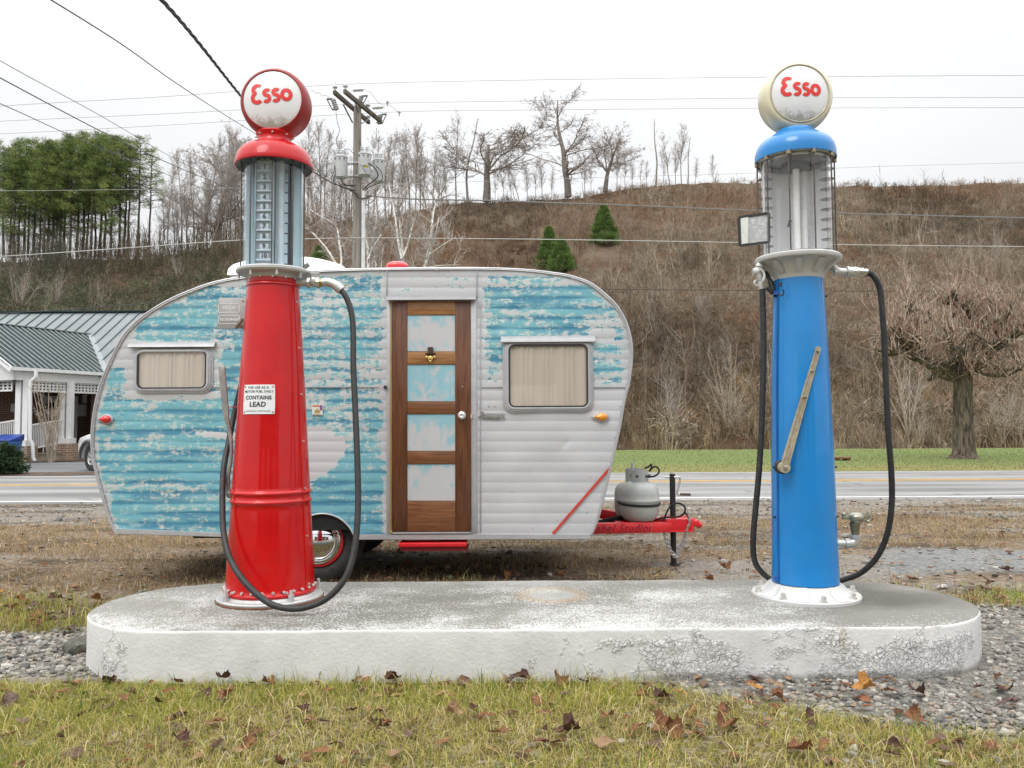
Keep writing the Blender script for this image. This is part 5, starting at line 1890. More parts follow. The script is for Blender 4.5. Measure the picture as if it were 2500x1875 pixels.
# maker's emblem: raised letters over a double-headed arrow
M_EMB = simple('tarnished_chrome_emblem', (.30, .295, .275), 0.35, 0.6, 0.15, 40)
b = MB()
ec = P(1200, 1018.5, TY - .010)
b.beam(P(1176, 1018, TY - .010), P(1222, 1020, TY - .010), .007, .014)
for x, y, sg in ((1167, 1018, 1), (1233, 1020, -1)):
    p = P(x, y, TY)
    b.prism([(p.x, p.z), (p.x + sg * .024, p.z + .011), (p.x + sg * .016, p.z), (p.x + sg * .024, p.z - .011)][::sg], TY - .013, TY - .005)
b.add(*text_mesh('T', .054, .002, .0, 0, 1, Matrix.Translation(P(1176, 1012, TY - .011)) @ FACE))
b.add(*text_mesh('ROTWOOD', .030, .002, .0, 0, .95, Matrix.Translation(P(1205.5, 1012.5, TY - .011)) @ FACE))
b.add(*text_mesh('TROTWOOD, OHIO', .013, .001, .0, 0, 1.0, Matrix.Translation(P(1200, 1023.5, TY - .010)) @ FACE))
b.build('emblem', M_EMB, tr, smooth=None)
b = MB()
for x in (1193.5, 1207.5):
    p = P(x, 992.5, TY - .008); b.piece(); b.sphere(p, (.004, .003, .004), 8, 6)
for x, y in ((1164, 982), (1165, 987), (1174, 995), (1300, 1290), (1440, 1165), (1360, 1270), (1250, 1200)):
    p = P(x, y, TY - .009); b.piece(); b.cyl(p, p + Vector((0, -.001, 0)), .004, .004, 6)
b.build_each('dimple', simple('shadowy_pin_holes', (.18, .18, .18), 0.5), tr)
# little square sticker with a crest
a_, c_ = P(762, 1013.5, TY - .010), P(787.5, 988.5, TY - .010)
w_, h_ = c_.x - a_.x, c_.z - a_.z
b = MB(); b.prism(rrect(a_.x, a_.z, c_.x, c_.z, .006, 3), TY - .0115, TY - .004)
stk = b.build('sticker', simple('white_sticker', (.74, .73, .70), 0.4), tr, smooth=None)
def sq(name, x0, z0, x1, z1, mat):
    bb = MB(); bb.box((a_.x + w_ * (x0 + x1) / 2, TY - .0120, a_.z + h_ * (z0 + z1) / 2), (w_ * (x1 - x0), .0014, h_ * (z1 - z0)))
    bb.build(name, mat, stk, smooth=None)
sq('orange_band', .05, .82, .72, .97, simple('orange_print', (.62, .16, .03), 0.5))
sq('purple_corner', .74, .46, .97, .97, simple('purple_print', (.22, .10, .22), 0.5))
sq('tan_band', .08, .04, .86, .12, simple('tan_print', (.52, .33, .17), 0.5))
b = MB()
b.prism([(a_.x + w_ * x, a_.z + h_ * z) for x, z in ((.22, .22), (.78, .22), (.80, .36), (.64, .48), (.60, .44), (.56, .62), (.48, .66), (.42, .60), (.42, .44), (.30, .50), (.22, .46), (.26, .36))], TY - .0128, TY - .0112)
b.build('crest', simple('gold_print', (.40, .27, .05), 0.45), stk, smooth=None)

# roof pieces
b = MB()
p = P(970, 655, TY + .45)
wv = wid(56, p) / 2
b.lathe([(wv * .94, p.z - .05), (wv * .96, p.z + .000), (wv, p.z + .006), (wv * .98, p.z + .018), (wv * .88, p.z + .034), (wv * .62, p.z + .046), (0, p.z + .050)], 40, Matrix.Translation((p.x, p.y, 0)))
b.build('roof_vent', simple('glossy_red_vent', (.62, .03, .035), 0.25, coat=0.5), tr, smooth=50)
yd = TY + .72
sh = [(592, 690), (593, 668), (596, 660), (604, 655), (618, 650), (640, 643), (690, 637.5), (735, 635.5), (760, 636), (790, 640), (815, 646), (835, 653), (850, 661), (858, 690)]
shp = smooth2(sh, 5)
b = MB()
secs = []
for dy, k_ in ((-.36, .0), (-.34, .55), (-.28, .85), (-.15, .98), (0, 1), (.15, .98), (.28, .85), (.36, .4)):
    secs.append([Vector((P(x, y, yd).x * 1.0, yd + dy, P(705, 690, yd).z + (P(x, y, yd).z - P(705, 690, yd).z) * k_)) for x, y in shp])
m_ = len(shp)
b.add([p for s__ in secs for p in s__], [(j * m_ + i, j * m_ + i + 1, (j + 1) * m_ + i + 1, (j + 1) * m_ + i) for j in range(len(secs) - 1) for i in range(m_ - 1)])
b.build('roof_dome', simple('white_fibreglass', (.82, .82, .82), 0.35, var=0.04), tr, smooth=60)

# wheels
def wheel(yf, sgn, cx=777, cy=1320):
    c = P(cx, cy, TY + .07)
    c = Vector((c.x, yf, c.z))
    k_ = wid(1.0, P(cx, cy, TY + .07))
    T = Matrix.Translation(c) @ Matrix.Rotation(R(90 * sgn), 4, 'X')   # local z outward
    b = MB()
    ro = c.z - (GZ - .012)
    b.lathe([(.185, -.015), (.19, .0), (.215, .012), (.25, .012), (ro - .02, -.002), (ro - .004, -.022), (ro, -.05), (ro, -.13), (ro - .006, -.16), (ro - .03, -.18), (.19, -.18)], 64, T)
    w = b.build('wheel', simple('black_tyre', (.020, .020, .019), 0.7, var=0.3, scale=10, bmp=0.2, bscale=60, dirt=(.06, .055, .05), dirt_amt=0.5), tr, smooth=45)
    r_ = 63.6 * k_
    b = MB()
    b.lathe([(r_, -.02), (r_, .010), (r_ - .006, .016), (r_ * .885, .015), (r_ * .87, .0)], 64, T)
    b.build('red_rim', simple('red_wheel_paint', (.50, .012, .012), 0.3, coat=.4), w, smooth=45)
    b = MB()
    b.lathe([(r_ * .89, .014), (r_ * .875, .024), (r_ * .84, .026), (r_ * .80, .018), (r_ * .77, .006), (r_ * .74, .010), (r_ * .72, .004), (r_ * .70, -.004)], 64, T)
    b.lathe([(r_ * .71, -.006), (r_ * .685, .010), (r_ * .64, .022), (r_ * .50, .040), (r_ * .30, .054), (r_ * .10, .060), (0, .0605)], 64, T)
    b.build('hubcap', simple('mirror_chrome', (.78, .78, .77), 0.05, 1.0, 0.03, 5), w, smooth=60)
wheel(TY + .065, 1)
wheel(TY1 - .07, -1)
# axle and chassis
b = MB()
c = P(777, 1320, TY + .07)
b.cyl((c.x, TY + .2, c.z), (c.x, TY1 - .2, c.z), .04, .04, 12)
for y in (TY + .42, TY1 - .42):
    b.beam((loopn[0].x + .4, y, zbm - .04), (loopn[-1].x - .1, y, zbm - .04), .06, .09)
b.build('chassis', M_BLACK, tr)
# step
b = MB()
p0, p1 = P(973, 1336, TY - .04), P(1139, 1325, TY - .04)
b.box(((p0.x + p1.x) / 2, TY + .03, (p0.z + p1.z) / 2), (p1.x - p0.x, .16, p1.z - p0.z))
stp = b.build('folding_step', M_TRED, tr, bevel=.005)
b = MB()
b.box(((p0.x + p1.x) / 2 + .01, TY + .04, p0.z - .016), (p1.x - p0.x - .01, .15, .026))
for x in (p0.x + .02, p1.x - .03):
    b.beam((x, TY + .06, p0.z), (x, TY + .10, zbm + .02), .02, .012)
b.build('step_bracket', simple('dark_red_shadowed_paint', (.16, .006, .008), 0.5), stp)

# draw bar (A-frame)
YT = 6.45
nb0, nb1 = P(1440, 1297, TY + .32), P(1628, 1287, YT - .09)
fb0, fb1 = P(1452, 1270, TY1 - .45), P(1600, 1276, YT + .09)
hN = wid(25, nb1)
zc_ = P(1628, 1283, YT).z
b = MB()
za, zb_ = P(1445, 1300, TY + .34).z + hN / 2 - .004, P(1626, 1283, YT).z
A0 = Vector((P(1437, 1300, TY + .30).x, TY + .30, za)); A1 = Vector((P(1630, 1284, YT).x, YT - .10, zb_))
B0 = Vector((A0.x, TY1 - .36, za + .03)); B1 = Vector((A1.x, YT + .10, zb_))
b.beam(A0, A1, .05, hN)
b.beam(B0, B1, .05, hN)
b.beam((P(1530, 1284, YT).x, YT - .16, zb_ + hN / 2 + .001), (P(1530, 1284, YT).x, YT + .16, zb_ + hN / 2 + .001), .22, .012)
dbar = b.build('draw_bar', M_TRED, tr, bevel=.006)
h0, h1 = P(1626, 1296, YT - .10), P(1692, 1266, YT - .10)
b = MB()
b.box(((h0.x + h1.x) / 2, YT, (h0.z + h1.z) / 2), (h1.x - h0.x, .24, h1.z - h0.z))
b.box(((h0.x + h1.x) / 2 + .01, YT, h0.z - .002), (h1.x - h0.x - .03, .26, .012))
b.build('head_plate', M_TRED, dbar, bevel=.006)
b = MB()
yy = YT - .10
cp = [(1688, 1267), (1696, 1269), (1700, 1273), (1706, 1270), (1711, 1274), (1712.5, 1281), (1709, 1288), (1700, 1288.5), (1690, 1284)]
b.prism([(P(x, y, yy).x, P(x, y, yy).z) for x, y in cp][::-1], YT - .075, YT + .075)
b.sphere(P(1705, 1280, YT), (.030, .07, .030), 14, 10)
b.build('coupler', M_TRED, dbar, bevel=.006)
# painted script on the bar
ang = math.atan2(A1.z - A0.z, A1.x - A0.x)
yaw = math.atan2(A1.y - A0.y, A1.x - A0.x)
b = MB()
nrm = Vector((A1.y - A0.y, -(A1.x - A0.x), 0)).normalized()
mid = A0 + (A1 - A0) * 0.385 + nrm * .0262
Mt = Matrix.Translation(mid + Vector((0, 0, -.004))) @ Matrix.Rotation(yaw, 4, 'Z') @ Matrix.Rotation(-ang, 4, 'Y') @ FACE
b.add(*text_mesh('label Studios', .092, 0.0006, .0008, .32, 1.12, Mt))
b.build('lettering', simple('dark_red_script', (.20, .006, .012), 0.5), dbar, smooth=None)
b = MB()
q = A0 + (A1 - A0) * .74 + nrm * .0258
b.beam(q + Vector((0, 0, -hN / 2)), q + Vector((0, 0, hN / 2)), .004, .002, up=(0, 1, 0))
b.build('weld_line', simple('pale_scratch', (.62, .25, .22), 0.5), dbar)
b = MB()
q = P(1500, 1276, YT + .02)
b.sphere(q, (.16, .08, .035), 14, 8)
b.tube(spline([P(1450, 1280, YT), P(1480, 1272, YT - .03), P(1515, 1264, YT - .03), P(1535, 1268, YT - .02)], 6), .022, 8)
b.build('loose_strap', M_BLACK, dbar)
# jack
jx = P(1642, 1200, YT)
b = MB()
jt, jb = P(1642, 1157, YT).z, P(1642, 1376, YT).z
jr = wid(14, jx) / 2
b.cyl((jx.x, YT, jb), (jx.x, YT, jt), jr, jr, 20)
jk = b.build('jack_post', simple('satin_black_paint', (.015, .015, .015), 0.4, var=.2), tr)
b = MB()
b.cyl((jx.x, YT, jt - .002), (jx.x, YT, jt + .012), jr * .86, jr * .8, 18)
b.cyl((jx.x - .06, YT, P(1640, 1165, YT).z), (jx.x + .02, YT, P(1640, 1165, YT).z), .008, .008, 8)
b.tube(spline([P(1646, 1165, YT - .02), P(1657, 1165, YT - .03), P(1660.5, 1170, YT - .03), P(1657, 1186, YT - .03), P(1653.5, 1202, YT - .03), P(1657, 1207, YT - .03), P(1664, 1207, YT - .03)], 5), .0085, 8)
crk = b.build('jack_crank', M_GALV, jk)
b = MB()
b.cyl(P(1660, 1207, YT - .03), P(1686, 1207.5, YT - .03), .0105, .0105, 12)
b.build('crank_grip', simple('brown_rubber_grip', (.06, .035, .03), 0.6), jk)
b = MB()
b.cyl((jx.x + .01, YT, jb - .004), (jx.x + .01, YT, jb + .006), .045, .045, 20)
b.build('jack_foot', M_DARK, jk)
# wiring loop
b = MB()
b.tube(spline([P(1598, 1270, YT - .1), P(1618, 1264, YT - .12), P(1650, 1262, YT - .12), P(1665, 1258, YT - .12), P(1673, 1245, YT - .12), P(1668, 1233, YT - .12), P(1652, 1228.5, YT - .12), P(1636, 1237, YT - .12), P(1626, 1255, YT - .12), P(1621, 1270, YT - .12)], 6), .0075, 8)
b.tube(spline([P(1672, 1250, YT - .12), P(1680, 1262, YT - .12), P(1684, 1275, YT - .12)], 5), .0075, 8)
b.build('wiring_cable', M_BLACK, dbar)
# safety chain
def chain(pts, name):
    pa = spline(pts, 14)
    L = [0]
    for i in range(1, len(pa)): L.append(L[-1] + (pa[i] - pa[i - 1]).length)
    step = .019
    m_ = int(L[-1] / step)
    b = MB()
    for k_ in range(m_):
        s__ = k_ * step
        i = min(len(pa) - 2, int(np.searchsorted(L, s__, 'right')) - 1)
        t_ = (s__ - L[i]) / max(1e-6, L[i + 1] - L[i])
        p = pa[i].lerp(pa[i + 1], t_)
        d = (pa[i + 1] - pa[i]).normalized()
        u = d.cross(Vector((0, 1, 0))).normalized()
        w = d.cross(u)
        if k_ % 2: u = w
        u = (u + (d.cross(u)) * .45).normalized()
        lk = []
        for a in range(0, 360, 36):
            lk.append(p + d * .0165 * math.cos(R(a)) + u * .0085 * math.sin(R(a)))
        b.tube(lk, .0030, 5, closed=True)
    return b.build(name, simple('bright_chain_steel', (.55, .55, .55), 0.25, 0.9), dbar)
yc_ = YT - .14
chain([P(1611, 1285, yc_), P(1622, 1297, yc_), P(1626, 1320, yc_), P(1634, 1340, yc_), P(1643, 1357, yc_), P(1652, 1359, yc_), P(1664, 1340, yc_), P(1673, 1316, yc_), P(1678, 1290, yc_), P(1683, 1277, yc_), P(1681, 1258, yc_), P(1681, 1245, yc_)], 'safety_chain')
chain([P(1618, 1295, yc_ + .02), P(1630, 1322, yc_ + .02), P(1641, 1347, yc_ + .02), P(1651, 1352, yc_ + .02), P(1668, 1318, yc_ + .02), P(1676, 1290, yc_ + .02)], 'safety_chain')
b = MB()
b.tube(spline([P(1612, 1286, yc_), P(1609, 1283, yc_), P(1612, 1280, yc_), P(1616, 1284, yc_), P(1618, 1292, yc_)], 5), .005, 8)
b.tube(spline([P(1681, 1252, yc_), P(1679, 1243, yc_), P(1685, 1242, yc_), P(1688, 1248, yc_), P(1684, 1253, yc_)], 5), .005, 8)
b.build('chain_hook', M_STEEL, dbar)

# ------------------------------------------------------------------ gas bottles on the draw bar
M_TANK = simple('pale_grey_tank_paint', (.40, .41, .385), 0.36, var=0.06, scale=5, bmp=0.04, dirt=(.30, .29, .25), dirt_amt=0.3)
def tank(cx, yt, ybot_px, ytop_px, wpx, label, ctop):
    c = P(cx, ybot_px, yt)
    r_ = wid(wpx, c) / 2
    z0 = c.z; H_ = P(cx, ytop_px, yt).z - z0
    root = thing('gas_bottle', label, 'gas bottle', c, 'gas bottles on the draw bar')
    T = Matrix.Translation((c.x, c.y, z0))
    b = MB()
    b.lathe([(0, .0), (r_ * .62, 0), (r_ * .80, .018), (r_ * .95, .055), (r_, .11), (r_, H_ * .50), (r_ * 1.01, H_ * .505), (r_ * 1.01, H_ * .535), (r_, H_ * .54), (r_, H_ - .105), (r_ * .95, H_ - .062), (r_ * .80, H_ - .026), (r_ * .50, H_ - .006), (r_ * .3, H_), (0, H_)], 56, T)
    b.build('tank_body', M_TANK, root, smooth=50)
    b = MB()
    zc0, zc1 = H_ - .012, P(cx, ctop, yt).z - z0
    rc_ = r_ * .47
    for a0, a1 in ((-2.75, 0.45), (0.75, 2.2)):
        nn = 24
        vs, fs = [], []
        for i in range(nn + 1):
            a = a0 + (a1 - a0) * i / nn
            for r2 in (rc_, rc_ - .005):
                for z in (zc0, zc1):
                    vs.append((c.x + r2 * math.cos(a), c.y + r2 * math.sin(a), z0 + z))
            if i:
                o_ = (i - 1) * 4
                fs += [(o_, o_ + 4, o_ + 5, o_ + 1), (o_ + 2, o_ + 3, o_ + 7, o_ + 6), (o_ + 1, o_ + 5, o_ + 7, o_ + 3), (o_, o_ + 2, o_ + 6, o_ + 4)]
        b.add(vs, fs)
    b.build('collar', M_TANK, root)
    b = MB()
    for a in (-110, -50):
        d = Vector((math.cos(R(a)), math.sin(R(a)), 0)) * (rc_ + .001)
        b.lathe([(0, 0), (.011, 0), (.011, .002), (0, .002)], 14, Matrix.Translation(Vector((c.x, c.y, z0 + (zc0 + zc1) / 2)) + d) @ rot_to(d))
    b.cyl((c.x, c.y, z0 + H_), (c.x, c.y, z0 + zc1 - .02), .014, .014, 12)
    b.cyl((c.x, c.y, z0 + (zc0 + zc1) / 2), (c.x + rc_ + .015, c.y - .02, z0 + (zc0 + zc1) / 2), .016, .016, 10)
    b.build('valve', simple('dull_green_valve', (.05, .085, .07), 0.4, 0.4), root)
    return root, c, r_, z0, H_, zc1
t1, c1_, r1_, z1_, H1_, zc1_ = tank(1561.5, YT - .10, 1272, 1174, 97, 'near grey gas bottle with a black strap on the red draw bar', 1146)
b = MB()
for i in range(1):
    pts = []
    for a in range(-200, 25, 8):
        zz_ = z1_ + H1_ * (.44 + .02 * math.sin(R(a * 1.3)))
        pts.append(Vector((c1_.x + (r1_ + .004) * math.cos(R(a)), c1_.y + (r1_ + .004) * math.sin(R(a)), zz_)))
    b.tube(pts, .0095, 6)
b.build('strap', M_BLACK, t1)
b = MB()
b.tube(spline([P(1580, 1163, YT - .17), P(1596, 1163, YT - .17), P(1607, 1156, YT - .15), P(1609, 1147, YT - .12), P(1603, 1140, YT - .08), P(1594, 1141, YT - .02), P(1586, 1150, YT + .05)], 6), .0075, 8)
b.build('gas_hose', M_BLACK, t1)
t2, c2_, r2_, z2_, H2_, zc2_ = tank(1547, YT + .24, 1268, 1174, 92, 'far grey gas bottle half hidden behind the strapped one', 1143)
b = MB()
b.cyl((c2_.x - .01, c2_.y - .02, z2_ + zc2_ - .03), (c2_.x - .01, c2_.y - .02, z2_ + zc2_ + .045), .016, .010, 10)
b.cyl((c2_.x + .008, c2_.y - .02, z2_ + zc2_ + .03), (c2_.x + .010, c2_.y - .02, z2_ + zc2_ + .085), .004, .004, 6)
b.build('wing_nut', M_STEEL, t2)
b = MB()
b.tube(spline([P(1574, 1143, YT + .15), P(1583, 1140, YT + .15), P(1590, 1134, YT + .12), P(1590, 1143, YT + .10), P(1585, 1150, YT + .08)], 6), .0075, 8)
b.build('gas_hose', M_BLACK, t2)
# ================================================================== THE BUILDING ACROSS THE ROAD
def brick_mat(name='brown_brick', c1=(.085, .036, .024), c2=(.125, .062, .038), mo=(.19, .165, .14)):
    m, nt = new_mat(name)
    v = coords(nt)
    sx = nd(nt, 'ShaderNodeSeparateXYZ', {0: v})
    h = mth(nt, 'ADD', mth(nt, 'MULTIPLY', sx.outputs['X'], 0.41), mth(nt, 'MULTIPLY', sx.outputs['Y'], 0.91))
    w = nd(nt, 'ShaderNodeCombineXYZ', {0: h, 1: sx.outputs['Z']}).outputs[0]
    br = nd(nt, 'ShaderNodeTexBrick', {'Vector': w, 'Color1': c1, 'Color2': c2, 'Mortar': mo, 'Scale': 1.0, 'Brick Width': .22, 'Row Height': .078, 'Mortar Size': .009})
    out(nt, bsdf(nt, color=br.outputs[0], rough=0.85, normal=bump(nt, br.outputs['Fac'], -0.3, 0.01)))
    return m
M_BRICK = brick_mat()
M_PIER = brick_mat('tan_brick', (.215, .135, .085), (.275, .185, .12), (.40, .36, .30))
M_HWHITE = simple('white_house_paint', (.72, .72, .71), 0.5, var=0.04, scale=1.5, dirt=(.55, .55, .52), dirt_amt=0.3)
M_ROOFG = simple('dark_green_metal_roof', (.030, .046, .046), 0.7, 0.0, 0.12, 1.2, spec=.12)
M_ROOFL = simple('pale_green_metal_roof', (.185, .200, .205), 0.55, 0.0, 0.10, 0.8, spec=.35)
M_SEAM = simple('roof_seam', (.055, .095, .09), 0.4, 0.3)
U = Vector((.411, .912, 0)); VV = Vector((-.912, .411, 0)); ZV = Vector((0, 0, 1))
C0 = Vector((-16.15, 26.0, 0))
def B(u, v, z): return C0 + U * u + VV * v + ZV * z
hs = thing('roadside_building', 'low white and brick building with green metal roofs and a latticed porch', 'building', B(2, 2, .05))
EZ, RZ = 3.18, 4.90
b = MB()   # porch roof: the side facing us and the far side, with eave overhang
def slab(p, t=.06):
    n = len(p)
    lo = [q - ZV * t for q in p]
    return p + lo, [tuple(range(n)), tuple(range(2 * n - 1, n - 1, -1))] + [(i, (i + 1) % n, (i + 1) % n + n, i + n) for i in range(n)]
b.add(*slab([B(-.35, -.15, EZ - .02), B(3.2, -.15, EZ - .02), B(1.77 + 3.2, 3.0, RZ), B(-.35, 3.0, RZ)]))
b.add(*slab([B(-.35, 3.0, RZ), B(4.9, 3.0, RZ), B(4.9, 6.15, EZ), B(-.35, 6.15, EZ)]))
rf = b.build('porch_roof', M_ROOFG, hs, smooth=None)
b = MB()
k_ = 24
for i in range(k_ + 1):
    u0 = -.35 + i * (3.55 / k_) * 1.5
    a0, a1 = B(u0, -.15, EZ - .01), B(u0, 3.0, RZ + .01)
    if u0 > 3.2:
        t_ = (u0 - 3.2) / 1.77
        if t_ > 1: continue
        a0 = B(u0, -.15 + 3.15 * t_, EZ + (RZ - EZ) * t_)
    b.beam(a0, a1, .034, .035)
b.beam(B(-.38, 3.0, RZ + .015), B(4.97, 3.0, RZ + .015), .16, .03)
b.beam(B(3.2, -.15, EZ + .01), B(4.97, 3.0, RZ + .02), .20, .03)
b.build('roof_seams', simple('grey_green_ribs', (.215, .235, .235), 0.45, 0.0), rf)
# main roof behind
mx0, mx1 = -44.0, -3.0
my0, my1, mz0, mz1 = 28.7, 33.7, 3.06, 6.06
b = MB()
b.add(*slab([Vector((mx0, my0, mz0)), Vector((mx1, my0, mz0)), Vector((mx1, my1, mz1)), Vector((mx0, my1, mz1))]))
b.add(*slab([Vector((mx0, my1, mz1)), Vector((mx1, my1, mz1)), Vector((mx1, my1 + 5, mz0)), Vector((mx0, my1 + 5, mz0))]))
mr_ = b.build('main_roof', M_ROOFL, hs, smooth=None)
b = MB()
x = mx0 + .2
while x < mx1:
    b.beam((x, my0, mz0 + .02), (x, my1, mz1 + .02), .035, .05)
    x += .46
b.build('roof_seams', M_SEAM, mr_)
b = MB()
b.beam((mx0, my1, mz1 + .03), (mx1, my1, mz1 + .03), .3, .05)
b.build('ridge_cap', M_ROOFG, mr_)
# eave fascia, gutter, beam
b = MB()
b.beam(B(-.30, -.10, 3.10), B(3.2, -.10, 3.10), .10, .13)
b.beam(B(-.35, -.19, 3.10), B(3.2, -.19, 3.10), .11, .10)
b.beam(B(0, .05, 2.89), B(3.3, .05, 2.89), .16, .28)
b.beam(B(0, .05, 2.89), B(0, 6, 2.89), .16, .28)
# gable triangle and rakes
g = [B(-.02, -.1, 3.03), B(-.02, 6.1, 3.03), B(-.02, 3.0, RZ - .08)]
b.add(g + [q + U * .1 for q in g], [(0, 1, 2), (5, 4, 3), (0, 2, 5, 3), (1, 4, 5, 2), (0, 3, 4, 1)])
b.beam(B(-.33, -.22, EZ - .12), B(-.33, 3.0, RZ - .07), .06, .17)
b.beam(B(-.33, 6.2, EZ - .12), B(-.33, 3.0, RZ - .07), .06, .17)
b.build('white_fascia', M_HWHITE, hs, smooth=None)
# lattice frieze
def lattice(p0, p1, z0, z1, n):
    b = MB()
    b.beam(p0 + ZV * z0, p1 + ZV * z0, .05, .06); b.beam(p0 + ZV * z1, p1 + ZV * z1, .05, .06)
    for i in range(n + 1):
        q = p0.lerp(p1, i / n)
        b.beam(q + ZV * z0, q + ZV * z1, .045, .045, up=(0, 1, 0))
    for t_ in (.34, .67):
        b.beam(p0 + ZV * (z0 + (z1 - z0) * t_), p1 + ZV * (z0 + (z1 - z0) * t_), .03, .035)
    return b
lattice(B(.4, .05, 0), B(3.3, .05, 0), 2.42, 2.73, 22).build('lattice_frieze', M_HWHITE, hs, smooth=None)
lattice(B(.05, .3, 0), B(.05, 5.5, 0), 2.42, 2.73, 24).build('lattice_frieze', M_HWHITE, hs, smooth=None)
# columns in pairs on brick piers
for u0 in (.27, 1.84, 3.4):
    zp = .60 if u0 < 1 else .64
    b = MB()
    b.box(B(u0, .05, 0) + ZV * (zp / 2 - .05), (.70, .56, zp + .1), None)
    b.build('brick_pier', M_PIER, hs, smooth=None)
    b = MB()
    pc = B(u0, .05, zp + .13)
    pc.z -= .04
    b.box(pc, (.47, .42, .18))
    for dx in (-.12, .12):
        b.box(pc + Vector((dx, 0, (2.76 - zp) / 2)), (.175, .18, 2.76 - zp - .1))
    b.build('paired_columns', M_HWHITE, hs, smooth=None)
# walls under the porch
b = MB()
wq = [B(-3, 2.5, 0), B(5.2, 2.5, 0)]
b.beam(wq[0] + ZV * 1.45, wq[1] + ZV * 1.45, .2, 2.9)
b.beam(Vector((mx0, my0 + 1.0, 1.5)), Vector((-19.8, my0 + 1.0, 1.5)), .2, 3.0)
b.beam(Vector((-15.4, my0 + .6, 1.5)), Vector((mx1, my0 + .6, 1.5)), .2, 3.0)
b.beam(Vector((mx0, my0 + 9, 1.5)), Vector((mx1, my0 + 9, 1.5)), .2, 3.0)
b.beam(Vector((mx1 - .1, my0 + .6, 1.5)), Vector((mx1 - .1, my0 + 9.1, 1.5)), .2, 3.0)
b.build('brick_wall', M_BRICK, hs, smooth=None)
b = MB()
b.add([B(-.1, 0, 2.70), B(5.0, 0, 2.70), B(5.0, 6, 2.70), B(-.1, 6, 2.70)], [(0, 1, 2, 3)])
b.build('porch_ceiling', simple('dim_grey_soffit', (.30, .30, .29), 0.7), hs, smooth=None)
b = MB()
b.add([B(-.1, -.1, .30), B(5.0, -.1, .30), B(5.0, 6, .30), B(-.1, 6, .30)], [(0, 1, 2, 3)])
b.beam(B(-.1, -.02, .18), B(4, -.02, .18), .1, .28)
b.build('porch_floor', simple('tan_porch_slab', (.27, .23, .17), 0.8), hs, smooth=None)
# door with wreath, wall posters
def wallbox(px0, py0, px1, py1, d, yo_, t=.06):
    """box set on the porch wall where the line of sight through the two pixels meets it"""
    def hit(px, py):
        dd = ray(px, py); o_ = Vector((0, 0, EYE))
        k = ((B(0, 2.5 - .1 - yo_, 0) - o_).dot(VV)) / dd.dot(VV)
        return o_ + dd * k
    a, c = hit(px0, py1), hit(px1, py0)
    bb = MB()
    m_ = (a + c) / 2
    a.z, z1 = a.z, c.z
    bb.beam(Vector((a.x, a.y, (a.z + z1) / 2)), Vector((c.x, c.y, (a.z + z1) / 2)), t, z1 - a.z)
    return bb, m_
bb, m_ = wallbox(98, 968, 150, 1090, 0, .03)
hd = bb.build('porch_door', simple('pale_grey_door', (.40, .40, .39), 0.5), hs, smooth=None)
bb, m_ = wallbox(109, 995, 137, 1022, 0, .10)
b = MB()
wr = [m_ + U * (.30 * math.cos(R(a))) + ZV * (.30 * math.sin(R(a))) for a in range(0, 360, 20)]
b.tube(wr, .10, 6, closed=True)
b.build('wreath', simple('dark_evergreen_wreath', (.015, .028, .015), 0.9, var=.4, scale=20, bmp=1, bscale=30), hd)
bb, m_ = wallbox(176, 967, 189, 1075, 0, .03); bb.build('white_pilaster', M_HWHITE, hs, smooth=None)
bb, m_ = wallbox(203, 963, 211, 984, 0, .04); bb.build('wall_lamp', M_HWHITE, hs, smooth=None)
bb, m_ = wallbox(189, 988, 210, 1016, 0, .05); bb.build('notice_board', simple('pale_notice', (.46, .46, .45), .6), hs, smooth=None)
bb, m_ = wallbox(27, 986, 46, 1006, 0, .05); bb.build('notice_board', simple('pale_notice', (.46, .46, .45), .6), hs, smooth=None)
# ramp railing
def rail_run(p0, p1, n):
    b = MB()
    b.beam(p0 + ZV * .9, p1 + ZV * .9, .05, .05); b.beam(p0 + ZV * .12, p1 + ZV * .12, .04, .05)
    for i in range(n + 1):
        q = p0.lerp(p1, i / n)
        b.beam(q + ZV * (-.1 if i % 7 == 0 else .12), q + ZV * .9, .025, .025, up=(0, 1, 0))
    return b
p0, p1 = P(77, 1085, 26.4), P(150, 1070, 27.6)
rail_run(Vector((p0.x, p0.y, .38)), Vector((p1.x, p1.y, .55)), 18).build('porch_railing', M_HWHITE, hs, smooth=None)
p0, p1 = P(-60, 1090, 27.0), P(42, 1085, 26.6)
rail_run(Vector((p0.x, p0.y, .32)), Vector((p1.x, p1.y, .55)), 22).build('porch_railing', M_HWHITE, hs, smooth=None)
b = MB()
y_ = 25.75
b.tube([P(88, 903, y_), P(88, 920, y_), P(76, 930, y_), P(74, 945, y_), P(73, 1072, y_), P(79, 1082, y_), P(81, 1118, y_), P(86, 1126, y_)], .055, 8)
b.build('downspout', M_HWHITE, hs)

# planting bed and bare shrub before the porch
sheet('mulch_bed', [(-15.75, 25.55), (-14.3, 26.2), (-13.6, 28.4), (-14.8, 28.6), (-15.4, 27.4)], .10, simple('dark_mulch', (.085, .052, .033), 0.95, var=.4, scale=6, bmp=1, bscale=25))
sheet('mulch_bed', [(-13.6, 16.4), (-9.4, 16.3), (-8.9, 17.2), (-9.8, 18.0), (-13.6, 18.0)][::1] if False else [(-14.0, 18.7), (-10.3, 18.72), (-9.85, 19.1), (-10.2, 19.9), (-14.0, 20.2)], .083, simple('dark_mulch', (.085, .052, .033), 0.95, var=.4, scale=6, bmp=1, bscale=25))

